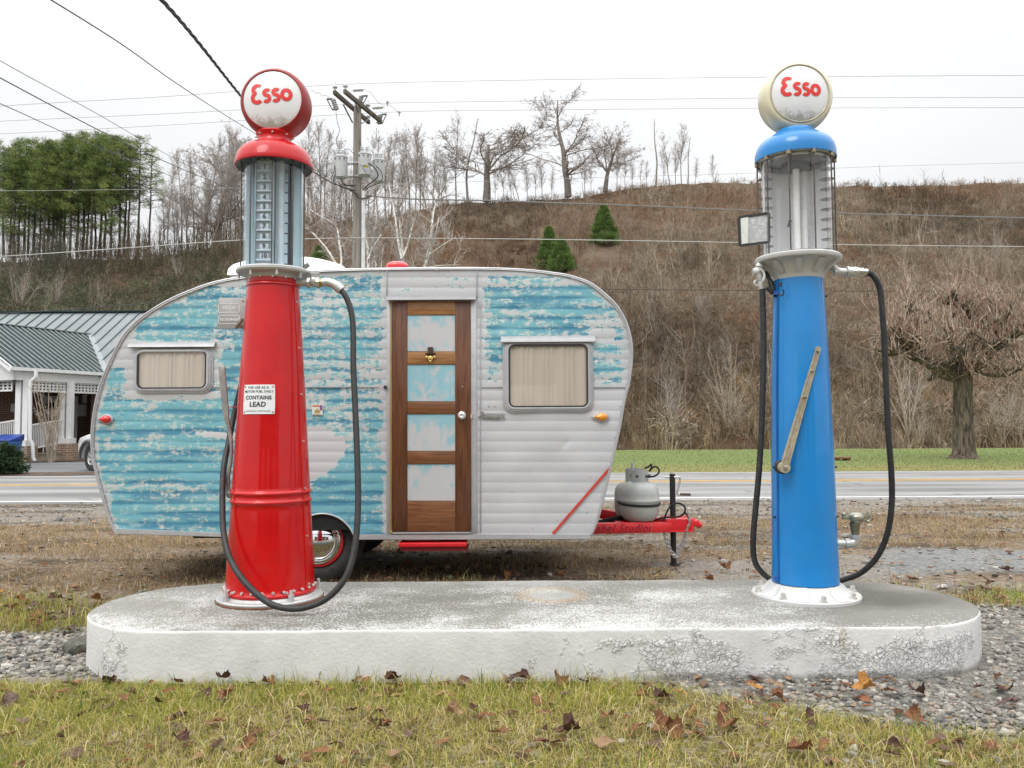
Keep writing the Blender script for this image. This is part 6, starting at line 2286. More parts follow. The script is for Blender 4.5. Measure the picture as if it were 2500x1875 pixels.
# ------------------------------------------------------------------ plants: numpy branch tools
def perp(d):
    a = np.where(np.abs(d[:, 2:3]) < 0.9, np.array([[0, 0, 1.0]]), np.array([[1.0, 0, 0]]))
    u = np.cross(d, a); u /= np.linalg.norm(u, axis=1, keepdims=True) + 1e-9
    return u, np.cross(d, u)

def seg_mesh(segs, k=3):
    """segs: rows of p0(3) p1(3) r0 r1 -> prisms"""
    s = np.asarray(segs, dtype=np.float64)
    p0, p1, r0, r1 = s[:, :3], s[:, 3:6], s[:, 6:7], s[:, 7:8]
    d = p1 - p0; d /= np.linalg.norm(d, axis=1, keepdims=True) + 1e-9
    u, w = perp(d)
    V = np.empty((len(s), 2, k, 3))
    for j in range(k):
        a = 2 * math.pi * j / k
        o = u * math.cos(a) + w * math.sin(a)
        V[:, 0, j] = p0 + o * r0; V[:, 1, j] = p1 + o * r1
    base = np.arange(len(s))[:, None] * 2 * k
    F = []
    for j in range(k):
        j2 = (j + 1) % k
        F.append(np.concatenate([base + j, base + j2, base + k + j2, base + k + j], 1))
    return V.reshape(-1, 3), np.concatenate(F, 0)

def grow(r, p, d, L, rad, level, prm, segs, tips):
    """one branch with its children, wandering a little"""
    n = prm['n'][level]
    w = prm['wander'][level]
    up = prm['up'][level]
    p = np.array(p, dtype=float); d = np.array(d, dtype=float)
    st = L / n
    for i in range(n):
        t0, t1 = i / n, (i + 1) / n
        d = d + r.normal(0, w, 3) + np.array([0, 0, up])
        d /= np.linalg.norm(d)
        q = p + d * st
        r0 = rad * (1 - t0 * (1 - prm['taper'])); r1 = rad * (1 - t1 * (1 - prm['taper']))
        segs.append((*p, *q, r0, r1, level))
        if level + 1 < len(prm['n']):
            lo = prm['start'][level]
            if t1 > lo:
                m = r.poisson(prm['kids'][level] / (n * (1 - lo)))
                for _ in range(m):
                    a = R(r.normal(*prm['ang'][level]))
                    th = r.uniform(0, 2 * math.pi)
                    x, y = perp(d[None]); x, y = x[0], y[0]
                    cd = d * math.cos(a) + (x * math.cos(th) + y * math.sin(th)) * math.sin(a)
                    shape = prm['shape'](t1) if level == 0 else (1 - 0.55 * t1)
                    cl = L * prm['len'][level] * shape * r.uniform(.7, 1.15)
                    grow(r, p + (q - p) * r.uniform(), cd, cl, max(prm['rmin'], r1 * prm['rad'][level]), level + 1, prm, segs, tips)
        p = q
    tips.append(p)

M_BARK = simple('grey_brown_bark', (.22, .195, .17), 0.95, var=.25, scale=3, bmp=.5, bscale=12)
M_TWIG = simple('grey_brown_twigs', (.37, .33, .30), 0.95, var=.2, scale=2)
M_BIRCH = simple('white_birch_bark', (.66, .64, .59), 0.8, var=.2, scale=6, dirt=(.16, .14, .12), dirt_amt=.6)
M_PALETW = simple('pale_tan_twigs', (.34, .28, .21), 0.9, var=.2, scale=4)

def tree_from(segs, name, mt, mc, loc, split=1, k0=5, kc=3):
    root = thing(name, 'x', 'tree', loc)
    s = np.asarray(segs)
    tk = s[s[:, 8] < split]; cr_ = s[s[:, 8] >= split]
    V, F_ = seg_mesh(tk[:, :8], k0)
    o = link('trunk', np_mesh('trunk', V, F_, smooth=True), mt, root)
    if len(cr_):
        V, F_ = seg_mesh(cr_[:, :8], kc)
        link('crown', np_mesh('crown', V, F_), mc, root)
    return root

def place(root, loc, rz_=0, sc=1.0, label=None, cat='tree', group=None, sz=None):
    root.location = loc
    root.rotation_euler = (0, 0, rz_)
    root.scale = (sc, sc, sz or sc)
    for k in ('label', 'category', 'group'):
        if k in root: del root[k]
    return tag(root, label, cat, group)

def on_hill(px, y=CREST_Y):
    """a foot on the hill below the given photo column, at distance y"""
    x = P(px, 600, y).x
    return Vector((x, y, float(hill_z(x, y)) - .15))

def mpx(npx, y): return npx / 1950 * y

# templates, 10 m tall
def tmpl(seed, kind):
    r = np.random.default_rng(seed)
    segs, tips = [], []
    if kind == 'slim':
        prm = dict(n=[14, 6, 4, 2], wander=[.045, .12, .16, .2], up=[.02, .05, .03, .0], start=[.30, .12, .1], kids=[34, 12, 6], ang=[(34, 10), (38, 14), (42, 16)],
                   len=[.36, .44, .46], rad=[.42, .55, .65], taper=.15, rmin=.009, shape=lambda t: 1.15 - .75 * t)
        grow(r, (0, 0, 0), (0, 0, 1), 10, .105, 0, prm, segs, tips)
    elif kind == 'oak':
        prm = dict(n=[12, 9, 6, 4, 2], wander=[.05, .17, .22, .24, .25], up=[.02, .03, .03, .02, 0], start=[.20, .12, .1, .1], kids=[23, 12, 7, 4.5], ang=[(70, 12), (48, 14), (46, 16), (45, 16)],
                   len=[.52, .48, .46, .5], rad=[.44, .50, .55, .6], taper=.15, rmin=.010, shape=lambda t: 1.05 - .55 * abs(t - .35) * 1.6)
        grow(r, (0, 0, 0), (0, 0, 1), 9.6, .27, 0, prm, segs, tips)
    elif kind == 'round':
        prm = dict(n=[8, 9, 6, 4, 2], wander=[.05, .12, .18, .2, .25], up=[.02, .05, .04, .03, 0], start=[.48, .12, .1, .1], kids=[15, 13, 8, 4.5], ang=[(45, 14), (42, 14), (42, 16), (45, 16)],
                   len=[.88, .50, .48, .5], rad=[.50, .50, .55, .6], taper=.35, rmin=.010, shape=lambda t: 1.1 - .3 * t)
        grow(r, (0, 0, 0), (0, 0, 1), 6.0, .26, 0, prm, segs, tips)
    elif kind == 'snag':
        prm = dict(n=[14, 5, 3], wander=[.06, .2, .22], up=[.02, .05, 0], start=[.5, .2], kids=[9, 3], ang=[(40, 14), (45, 16)], len=[.16, .4], rad=[.4, .6], taper=.25, rmin=.014, shape=lambda t: 1.2 - .7 * t)
        grow(r, (0, 0, 0), (0, 0, 1), 10, .15, 0, prm, segs, tips)
    elif kind == 'shrub':
        prm = dict(n=[7, 5, 3], wander=[.09, .14, .18], up=[.03, .04, 0], start=[.25, .15], kids=[8, 4], ang=[(30, 10), (36, 14)], len=[.42, .45], rad=[.5, .6], taper=.15, rmin=.011, shape=lambda t: 1.15 - .6 * t)
        for i in range(9):
            a = r.uniform(0, 6.28); t_ = r.uniform(.05, .42)
            grow(r, (.06 * math.cos(a), .06 * math.sin(a), 0), (math.sin(t_) * math.cos(a), math.sin(t_) * math.sin(a), math.cos(t_)), r.uniform(6.5, 10), .075, 0, prm, segs, tips)
    return segs

# ------------------------------------------------------------------ bare trees along the ridge
GRP_A = 'slim bare trees on the ridge left of the utility pole'
GRP_B = 'slim bare trees on the ridge behind the utility pole'
big = [
    ('round', 31, 1052, 431, 236, 'round-crowned bare tree on the ridge with a dark nest in its branches', None),
    ('oak', 15, 1228, 421, 214, 'largest bare oak on the ridge with level limbs, between the two pumps', None),
    ('round', 38, 1309, 411, 262, 'bare forked tree on the ridge just right of the largest oak', None),
    ('snag', 41, 1419, 398, 250, 'tall thin bare snag topping the ridge left of the blue pump', None),
    ('slim', 42, 1449, 400, 290, 'bushy bare tree on the ridge beside the tall thin snag', 'x'),
    ('slim', 43, 1474, 398, 278, 'bare tree with a dark broken stem on the ridge left of the blue pump', None),
    ('snag', 44, 1488, 398, 296, 'broken dark bare trunk on the ridge nearest the blue pump', None),
    ('slim', 45, 1543, 397, 336, 'small bare sapling alone on the ridge beside the blue pump', None),
    ('slim', 46, 985, 440, 262, 'leaning slim bare tree on the ridge left of the nest tree', None),
    ('snag', 47, 1010, 440, 246, 'slim bare tree touching the left side of the nest tree', None),
    ('oak', 19, 470, 545, 286, 'wide bare tree at the edge of the pines left of the red pump', None),
]
for kind, seed, dx, dbase, dtop, lab, _ in big:
    y = CREST_Y - 2
    loc = on_hill(dx * D2S, y)
    base_px = dbase * D2S
    loc.z = P(dx * D2S, base_px + 5, y).z if True else loc.z
    h_ = P(dx * D2S, dtop * D2S, y).z - loc.z
    t = tree_from(tmpl(seed, kind), 'bare_tree', M_BARK, M_TWIG, (0, 0, 0))
    place(t, loc, seed * 1.3, h_ / (9.9 if kind != 'round' else 10.4) * {'oak': 1.4, 'round': 1.9 if dx == 1052 else 1.5}.get(kind, 1), lab, sz=h_ / (9.9 if kind != 'round' else 10.4))
    if dx == 1052:
        b = MB()
        rr_ = np.random.default_rng(3)
        sg = []
        for i in range(60):
            p = np.array([1.7, -.6, 7.1]) + rr_.normal(0, .28, 3); d = rr_.normal(0, .35, 3)
            sg.append((*p, *(p + d), .03, .02, 1))
        s_ = np.array(sg)
        Rz = Matrix.Rotation(-seed * 1.3, 3, 'Z')
        V, F_ = seg_mesh(s_[:, :8], 3)
        V = np.array([tuple(Rz @ Vector(v)) for v in V])
        link('nest', np_mesh('nest', V, F_), M_BARK, t)

slims = [tree_from(tmpl(50 + i, 'slim'), 'bare_tree', M_BARK, M_TWIG, (0, 0, 0)) for i in range(6)]
used = [False] * 6
rr_ = np.random.default_rng(5)
def put_slim(i, *a, **k):
    t = slims[i] if not used[i] else copy_tree(slims[i])
    used[i] = True
    return place(t, *a, **k)
# (photo column, foot, top) in the wide view
rowA = [(362, 548, 372), (376, 546, 405), (392, 542, 342), (404, 540, 380), (418, 541, 330), (432, 540, 360), (448, 540, 306), (455, 538, 340), (486, 535, 292), (498, 532, 318), (508, 528, 300), (516, 524, 330), (352, 550, 420), (385, 545, 420), (410, 541, 410), (440, 540, 400), (478, 535, 350)]
rowB = [(664, 486, 284), (676, 482, 320), (690, 480, 276), (702, 478, 300), (716, 478, 310), (735, 476, 330), (748, 474, 345), (758, 474, 330), (795, 472, 330), (806, 472, 296), (818, 470, 318), (832, 470, 308), (846, 470, 300), (858, 468, 330), (868, 466, 310), (884, 464, 282), (898, 462, 288), (908, 460, 286), (922, 456, 300), (936, 452, 318), (948, 446, 330), (964, 442, 352), (722, 478, 345), (780, 474, 340), (876, 466, 350), (840, 470, 360), (914, 458, 360), (954, 446, 372)]
rowC = [(1070, 434, 372), (1088, 434, 352), (1104, 434, 366), (1122, 433, 346), (1140, 432, 358), (1158, 430, 350), (1172, 428, 342), (1192, 426, 362), (1265, 418, 340), (1278, 414, 346), (1335, 408, 322), (1352, 406, 336), (1368, 404, 342), (1386, 402, 346), (1398, 401, 352), (1436, 398, 330), (1462, 398, 312), (1505, 397, 345)]
for rows_, grp, lab in ((rowA, GRP_A, 'slim bare tree in the thicket between the pines and the red pump'), (rowB, GRP_B, 'slim bare tree in the row along the ridge around the utility pole'), (rowC, 'saplings on the ridge between the big bare trees', 'thin bare sapling on the ridge among the big bare trees')):
    for dx, db, dt in rows_:
        y = CREST_Y - rr_.uniform(0, 8)
        loc = on_hill(dx * D2S, y)
        h_ = P(dx * D2S, dt * D2S, y).z - P(dx * D2S, (db + 6) * D2S, y).z
        loc.z = P(dx * D2S, (db + 6) * D2S, y).z
        s_ = h_ / 9.8
        put_slim(int(rr_.integers(6)), loc, rr_.uniform(0, 6.28), s_ * rr_.uniform(.85, 1.1), lab, 'tree', grp, sz=s_)
for i in range(6):
    if not used[i]:
        put_slim(i, on_hill(900, 118), 0, .9, 'slim bare tree in the row along the ridge around the utility pole', 'tree', GRP_B)

# ------------------------------------------------------------------ pines at the left
M_NEEDLE = vcol('pine_needles', 0.8, 0.15, 0.15)
M_PBARK = simple('dark_pine_bark', (.075, .058, .048), 0.95, var=.3, scale=3)
def clump_mesh(cent, rad, per, size, cols, r, up=.35, aspect=.3):
    """needle sprays: small tilted blades spread through soft clumps"""
    N = len(cent) * per
    c = np.repeat(cent, per, 0); rd = np.repeat(rad, per)[:, None]
    o = r.normal(0, 1, (N, 3)); o /= np.linalg.norm(o, axis=1, keepdims=True)
    o *= r.uniform(.15, 1, (N, 1)) ** .6
    o[:, 2] *= .62
    p = c + o * rd
    d = o + r.normal(0, .5, (N, 3)) + np.array([0, 0, up]); d /= np.linalg.norm(d, axis=1, keepdims=True)
    u, w = perp(d)
    th = r.uniform(0, 6.28, (N, 1)); s_ = u * np.cos(th) + w * np.sin(th)
    L = r.uniform(.6, 1.3, (N, 1)) * size
    V = np.stack([p - s_ * L * aspect / 2, p + s_ * L * aspect / 2, p + d * L], 1).reshape(-1, 3)
    ci = np.repeat(cols, per, 0) * r.uniform(.72, 1.28, (N, 1))
    return V, np.arange(N * 3).reshape(-1, 3), np.repeat(ci, 3, 0)

def pine(seed, low, dense, h=17.5, sparse=False):
    r = np.random.default_rng(seed)
    segs = []
    p = np.array([0, 0, 0.]); n = 14
    for i in range(n):
        q = p + np.array([r.normal(0, .05), r.normal(0, .05), h / n])
        segs.append((*p, *q, .22 * (1 - i / n * .85), .22 * (1 - (i + 1) / n * .85), 0)); p = q
    cent, rad, cols = [], [], []
    z = h * low
    while z < h * .99:
        t = (z - h * low) / (h * (1 - low))
        reach = (2.6 * (1 - t) ** .55 + .35) * (1 if t > .15 else .75)
        for k_ in range(5 if not sparse else 4):
            a = r.uniform(0, 6.28)
            L = reach * r.uniform(.6, 1.1)
            e = np.array([math.cos(a) * L, math.sin(a) * L, z + L * r.uniform(.1, .35)])
            segs.append((0, 0, z, *e, .05, .015, 0.5))
            for f in ((.55, 1.0) if not sparse else (.7, 1.0)):
                if r.uniform() > dense: continue
                cent.append(e * f + np.array([0, 0, (1 - f) * z]) + r.normal(0, .15, 3))
                rad.append(r.uniform(.5, .85) * (1 if not sparse else .7))
                g = r.uniform(0, 1)
                base = np.array([.065, .115, .036]) * (1 - g) * 1.15 + np.array([.27, .32, .095]) * g
                cols.append(base * r.uniform(.75, 1.2))
        z += h * .034 * r.uniform(.8, 1.2)
    for i in range(int(14 if not sparse else 8)):             # dead stubs below the crown
        z = r.uniform(.1, low) * h; a = r.uniform(0, 6.28); L = r.uniform(.4, 1.3)
        segs.append((0, 0, z, math.cos(a) * L, math.sin(a) * L, z + r.uniform(-.2, .4), .025, .01, 0.5))
    root = thing('pine_tree', 'x', 'tree', (0, 0, 0))
    V, F_ = seg_mesh(np.asarray(segs)[:, :8], 5)
    link('trunk', np_mesh('trunk', V, F_, smooth=True), M_PBARK, root)
    V, F_, cc = clump_mesh(np.array(cent), np.array(rad), 90 if not sparse else 44, .34, np.array(cols), r, aspect=.15)
    link('crown', np_mesh('crown', V, F_, cc), M_NEEDLE, root)
    return root
pt = [pine(70, .38, .80), pine(71, .50, .74), pine(72, .20, .52), pine(73, .30, .60), pine(74, .45, .62, sparse=True)]
pu = [False] * 5
pines = [(-22, 0, 300), (8, 0, 318), (30, 2, 306), (52, 1, 300), (72, 3, 296), (95, 0, 302), (112, 2, 300), (128, 1, 304), (150, 0, 290), (166, 3, 292), (178, 2, 280), (196, 1, 300), (214, 0, 284), (226, 3, 288), (240, 2, 290), (258, 1, 296), (20, 2, 330), (60, 1, 325), (104, 3, 322), (140, 2, 318), (186, 0, 312), (268, 3, 300), (40, 0, 340), (120, 0, 340), (84, 2, 345), (205, 1, 335)]
for j, (dx, i, dt) in enumerate(pines):
    y = CREST_Y - 1 + (8 if j >= 16 and j != 21 else 0) - (j % 3) * 2.2
    t = pt[i] if not pu[i] else copy_tree(pt[i]); pu[i] = True
    foot = P(dx * D2S, 556 * D2S, y)
    h_ = P(dx * D2S, dt * D2S, y).z - foot.z
    place(t, foot, rr_.uniform(0, 6.28), h_ / 17.8, 'tall green pine with a bare lower trunk in the dense stand at the left', 'tree', 'pines in the dense stand on the hill', sz=h_ / 17.8)
sp = [(276, 298, 'half-bare thin pine standing second from the open end of the pine stand'), (298, 290, 'dark-trunked see-through pine with layered boughs near the end of the stand'), (322, 318, 'last short sparse pine at the open end of the pine stand')]
for dx, dt, lab in sp:
    t = pt[4] if not pu[4] else copy_tree(pt[4]); pu[4] = True
    foot = P(dx * D2S, 556 * D2S, CREST_Y - 4)
    h_ = P(dx * D2S, dt * D2S, CREST_Y - 4).z - foot.z
    place(t, foot, rr_.uniform(0, 6.28), h_ / 17.8, lab, 'tree', 'sparse pines at the end of the stand')

# ------------------------------------------------------------------ young conifers on the slope
def conifer(seed, h, w, name='young_conifer'):
    r = np.random.default_rng(seed)
    cent, rad, cols = [], [], []
    for i in range(260):
        t = r.uniform(0, 1) ** .8
        a = r.uniform(0, 6.28)
        R_ = w * (1 - t) ** .8 * r.uniform(.55, 1.0) + .05
        cent.append((math.cos(a) * R_, math.sin(a) * R_, t * h)); rad.append(.16 + .30 * (1 - t))
        cols.append(np.array([.115, .185, .050]) * r.uniform(.7, 1.35))
    root = thing(name, 'x', 'tree', (0, 0, 0))
    V, F_ = seg_mesh(np.array([[0, 0, -.3, 0, 0, h * .9, .09, .02]]), 6)
    link('trunk', np_mesh('trunk', V, F_), M_PBARK, root)
    V, F_, cc = clump_mesh(np.array(cent), np.array(rad), 80, .27, np.array(cols), r, up=.5, aspect=.16)
    link('crown', np_mesh('crown', V, F_, cc), M_NEEDLE, root)
    return root
CLEAR = []        # sight lines kept free of tall brush, so the young conifers stand clear
def slope_at(dx, dy, y0=36, y1=119):
    """where the line of sight through a photo point meets the hillside"""
    d = ray(dx * D2S, dy * D2S)
    prev = None
    for y in np.arange(y0, y1, .25):
        s_ = y / d.y
        x, z = d.x * s_, EYE + d.z * s_
        if z < float(hill_z(x, y)): return Vector((x, y, float(hill_z(x, y))))
    return Vector((d.x * y1 / d.y, y1, float(hill_z(d.x * y1 / d.y, y1))))
for dx, db, dt, w_, lab, sd_ in ((1305, 530, 443, 30, 'tallest young green conifer standing alone on the brown hillside', 81), (1213, 588, 518, 27, 'low dense green conifer just above the caravan roof', 82), (1186, 578, 492, 24, 'dull green conifer behind the low dense one above the caravan', 83), (690, 600, 535, 26, 'small green conifer seen just right of the red pump glass', 84)):
    f = slope_at(dx, db)
    CLEAR.append((f.x / f.y, f.y, mpx(w_ * 1.3 * D2S, f.y) / f.y))
    y = f.y
    h_ = mpx((db - dt) * D2S, y)
    t = conifer(sd_, h_, mpx(w_ * 1.2 * D2S, y))
    place(t, f, 0, 1.0, lab)

# ------------------------------------------------------------------ white-stemmed birches behind the pole
def birch(seed, stems, lab):
    """stems: polylines in photo (wide view) coordinates at distance y"""
    r = np.random.default_rng(seed)
    y = stems[0][2]
    segs = []
    base = None
    for pts, w_, yy in stems:
        pa = spline([P(x * D2S, z * D2S, yy + (i * .25 if w_ > 3 else -i * .2)) for i, (x, z) in enumerate(pts)], 5)
        r0 = mpx(w_ * 1.25 * D2S, yy) / 2
        for i in range(len(pa) - 1):
            t0, t1 = i / (len(pa) - 1), (i + 1) / (len(pa) - 1)
            segs.append((*pa[i], *pa[i + 1], r0 * (1 - .75 * t0), r0 * (1 - .75 * t1), 0))
            if r.uniform() < .75 and t0 > .15:
                prm = dict(n=[6, 4, 2], wander=[.12, .16, .2], up=[.06, .05, 0], start=[.15, .1], kids=[7, 3.5], ang=[(38, 12), (40, 14)], len=[.45, .5], rad=[.5, .6], taper=.2, rmin=.009, shape=lambda t: 1.1 - .5 * t)
                a = r.uniform(0, 6.28); tl = R(r.uniform(25, 65))
                sub, tp = [], []
                grow(r, pa[i], (math.sin(tl) * math.cos(a), math.sin(tl) * math.sin(a), math.cos(tl)), r.uniform(.7, 1.9), max(.011, r0 * .35), 0, prm, sub, tp)
                segs += [(*q[:8], q[8] + 1) for q in sub]
    foot = Vector((segs[0][0], segs[0][1], segs[0][2]))
    for s_ in (segs,):
        s_[:] = [(q[0] - foot.x, q[1] - foot.y, q[2] - foot.z, q[3] - foot.x, q[4] - foot.y, q[5] - foot.z, *q[6:]) for q in s_]
    t = tree_from(segs, 'birch_tree', M_BIRCH, M_TWIG, (0, 0, 0), split=1, k0=7)
    tag(place(t, foot), lab, 'tree')
    return t
YBI = 31.0
birch(91, [([(792, 1000), (794, 760), (795, 620), (796, 560), (793, 520), (788, 480), (782, 440), (780, 400)], 9, YBI), ([(796, 560), (804, 536), (815, 520), (826, 502), (838, 488)], 4, YBI), ([(795, 620), (806, 560), (800, 530)], 4, YBI)], 'white-stemmed birch standing just right of the utility pole')
birch(92, [([(866, 1000), (868, 760), (868, 620), (870, 555), (866, 510), (862, 470), (860, 430)], 9, YBI + .5), ([(868, 560), (860, 520), (854, 470), (846, 430), (840, 400)], 5, YBI), ([(870, 556), (880, 530), (888, 500), (896, 470)], 4, YBI)], 'white birch behind the red roof vent with a forked top')
birch(93, [([(905, 1000), (908, 760), (908, 640), (915, 590), (925, 545), (932, 500), (936, 460), (944, 430), (950, 412)], 8, YBI - .4), ([(915, 590), (926, 552), (938, 520), (948, 470)], 5, YBI - .4), ([(926, 552), (955, 530), (985, 512)], 3, YBI - .4), ([(918, 580), (945, 574), (990, 572)], 3, YBI - .4), ([(912, 620), (898, 590), (890, 555)], 3, YBI)], 'leaning pale birch right of the red roof vent')
birch(94, [([(738, 1000), (740, 760), (738, 640), (736, 585), (738, 560), (732, 520), (728, 495), (716, 480), (690, 466), (664, 448)], 7, YBI + 1), ([(736, 590), (720, 560), (700, 530), (672, 500), (660, 492)], 5, YBI + 1.9)], 'crooked white birch leaning left between the red pump and the pole')
birch(95, [([(812, 1000), (814, 700), (816, 610), (810, 560), (806, 520), (812, 480), (818, 440)], 5, YBI + 2), ([(815, 690), (823, 640), (824, 570), (828, 530)], 4, YBI + 2.3)], 'slender twin-stemmed birch between the pole and the roof vent')

# ------------------------------------------------------------------ pollarded tree on the lawn
def pollard():
    r = np.random.default_rng(17)
    y = 24.6
    def q(zx, zy, dy=0): return P(1900 + zx / 2.44, 500 + zy / 2.44, y + dy)
    foot = q(1105, 1515); foot.z = GZ
    root = thing('pollarded_tree', 'stout pollarded tree with knobbly limbs and upright reddish shoots on the lawn', 'tree', foot)
    b = MB()
    tk = spline([q(1108, 1540), q(1105, 1480), q(1102, 1380), q(1100, 1250), q(1098, 1120), q(1100, 1030), q(1112, 960)], 6)
    rad = np.interp(np.linspace(0, 1, len(tk)), [0, .08, .18, .4, .8, 1], [.66, .46, .33, .275, .26, .265])
    n = 20
    vs, fs = [], []
    for i, p in enumerate(tk):
        for k_ in range(n):
            a = 2 * math.pi * k_ / n
            w_ = 1 + .13 * (float(vnoise(k_ * .9, i * .12, 5)) - .5) + (.22 * max(0, 1 - i / 6) * math.sin(a * 5 + 1))
            vs.append(Vector((p.x + math.cos(a) * rad[i] * w_, p.y + math.sin(a) * rad[i] * w_, p.z)))
        if i:
            fs += [((i - 1) * n + k_, (i - 1) * n + (k_ + 1) % n, i * n + (k_ + 1) % n, i * n + k_) for k_ in range(n)]
    b.add(vs, fs)
    m, nt = new_mat('furrowed_bark')
    v = coords(nt, (5, 5, .9))
    f = noise(nt, v, 3.0, 6, .7, .5)
    c = mix(nt, sstep(nt, f, .35, .65), (.042, .036, .030), (.19, .155, .115))
    c = mix(nt, mth(nt, 'MULTIPLY', sstep(nt, noise(nt, coords(nt), 2.2, 4), .5, .7), .5), c, (.15, .15, .085))
    out(nt, bsdf(nt, color=c, rough=.95, spec=.1, normal=bump(nt, f, 1.0, .06)))
    b.build('trunk', m, root, smooth=70)
    limbs = [
        ([(1060, 1030, 0), (1010, 985, -.2), (950, 965, -.4), (880, 950, -.5), (820, 890, -.6), (740, 870, -.7), (690, 885, -.8), (640, 892, -.8)], .15),
        ([(1050, 1040, 0), (1000, 1030, .3), (950, 1020, .6), (900, 1040, .8)], .10),
        ([(1115, 990, 0), (1130, 900, .1), (1135, 820, .1), (1125, 730, 0), (1100, 660, -.1), (1070, 600, -.2), (1000, 572, -.3)], .17),
        ([(1128, 800, 0), (1180, 780, -.2), (1215, 740, -.4), (1225, 690, -.5)], .09),
        ([(1150, 960, 0), (1200, 920, -.3), (1260, 895, -.5), (1320, 830, -.7), (1380, 800, -.8), (1440, 760, -.9), (1490, 720, -.9)], .14),
        ([(1320, 830, -.7), (1345, 770, -.8), (1350, 700, -.8), (1330, 640, -.8)], .08),
        ([(880, 950, -.5), (840, 860, -.4), (830, 760, -.4), (800, 680, -.3), (760, 640, -.3)], .10),
        ([(1130, 880, 0), (1060, 840, .5), (1010, 850, .8), (960, 800, 1.0)], .08),
        ([(1120, 960, 0), (1110, 900, -.6), (1080, 850, -1.0), (1040, 860, -1.2), (1020, 800, -1.3)], .09),
        ([(1140, 940, .2), (1210, 860, .9), (1260, 780, 1.4), (1250, 700, 1.6)], .11),
        ([(1090, 950, .2), (1000, 860, 1.0), (940, 780, 1.5), (930, 700, 1.7)], .11),
        ([(1160, 1000, 0), (1230, 1010, -.4), (1330, 1020, -.6), (1420, 990, -.7), (1450, 930, -.7)], .06),
        ([(1110, 720, 0), (1150, 690, .3), (1170, 640, .4)], .08),
        ([(1090, 985, 0), (1100, 1000, -.35), (1130, 1000, -.45), (1180, 995, -.5)], .05),
        ([(690, 885, -.8), (660, 850, -.9), (665, 800, -.9)], .06),
        ([(820, 890, -.6), (780, 830, -.9), (740, 800, -1.0), (720, 740, -1.0)], .06),
        ([(1200, 920, -.3), (1230, 850, -.8), (1290, 820, -1.1)], .07),
    ]
    b = MB()
    sh = []
    for pts, r0 in limbs:
        pa = spline([q(x, z, d) for x, z, d in pts], 6)
        m_ = len(pa)
        rr = [r0 * (1 - .5 * i / m_) * (1 + .28 * r.uniform(-1, 1) * (i % 3 == 0)) for i in range(m_)]
        b.tube(pa, rr, 8)
        b.sphere(pa[-1], r0 * .75, 8, 6)
        for i in range(m_):
            if i < m_ * .2: continue
            for _ in range(r.poisson(1.35)):
                sh.append((np.array(pa[i]) + r.normal(0, .07, 3), r0))
            if r.uniform() < .85:
                e = pa[i] + Vector((r.normal(0, .26), r.normal(0, .30), r.uniform(.05, .50)))
                b.tube([pa[i], (pa[i] + e) / 2 + Vector((r.normal(0, .05), 0, .02)), e], [r0 * .40, r0 * .32, r0 * .38], 6)
                for _ in range(5): sh.append((np.array(e) + r.normal(0, .05, 3), r0))
    b.build('limbs', m, root, smooth=60)
    segs = []
    prm = dict(n=[6, 3], wander=[.13, .2], up=[.11, .04], start=[.3], kids=[1.6], ang=[(35, 12)], len=[.35], rad=[.6], taper=.3, rmin=.006, shape=lambda t: 1)
    for p, r0 in sh:
        a = r.uniform(0, 6.28); t_ = R(abs(r.normal(18, 24)))
        grow(r, p, (math.sin(t_) * math.cos(a), math.sin(t_) * math.sin(a), math.cos(t_)), r.uniform(.35, .95) * (2.0 if r.uniform() < .16 else 1), .0135, 0, prm, segs, [])
    for i in range(300):                               # drooping old twigs
        p, r0 = sh[int(r.integers(len(sh)))]
        a = r.uniform(0, 6.28)
        grow(r, p, (math.cos(a), math.sin(a), r.uniform(-.6, .2)), r.uniform(.4, 1.1), .011, 0, dict(prm, up=[-.05, 0]), segs, [])
    s_ = np.asarray(segs)
    o = np.array(foot)
    V, F_ = seg_mesh(np.concatenate([s_[:, :3] - o, s_[:, 3:6] - o, s_[:, 6:8]], 1), 3)
    cc = np.repeat(np.array([(.34, .21, .16), (.46, .39, .31), (.17, .135, .105)])[r.choice(3, len(s_), p=[.4, .35, .25])], 6, 0)
    link('shoots', np_mesh('shoots', V, F_, cc), vcol('reddish_shoots', .8), root)
pollard()

# low brown plank on the lawn
q0, q1 = P(2036, 1121, 24.0), P(2072, 1121, 24.0)
wb = thing('wooden_plank_seat', 'low brown wooden plank seat on the lawn right of the blue pump', 'bench', ((q0.x + q1.x) / 2, 24, GZ))
b = MB(); b.box(((q0.x + q1.x) / 2, 24, GZ + .085), (q1.x - q0.x, .4, .05)); b.build('seat', simple('brown_stained_wood', (.16, .075, .03), .7, var=.2, stretch=(.3, 1, 1)), wb, bevel=.006)
for s_ in (-1, 1):
    b = MB(); b.box(((q0.x + q1.x) / 2 + s_ * .15, 24, GZ + .03), (.10, .34, .06)); b.build('leg', simple('brown_stained_wood', (.16, .075, .03), .7), wb)

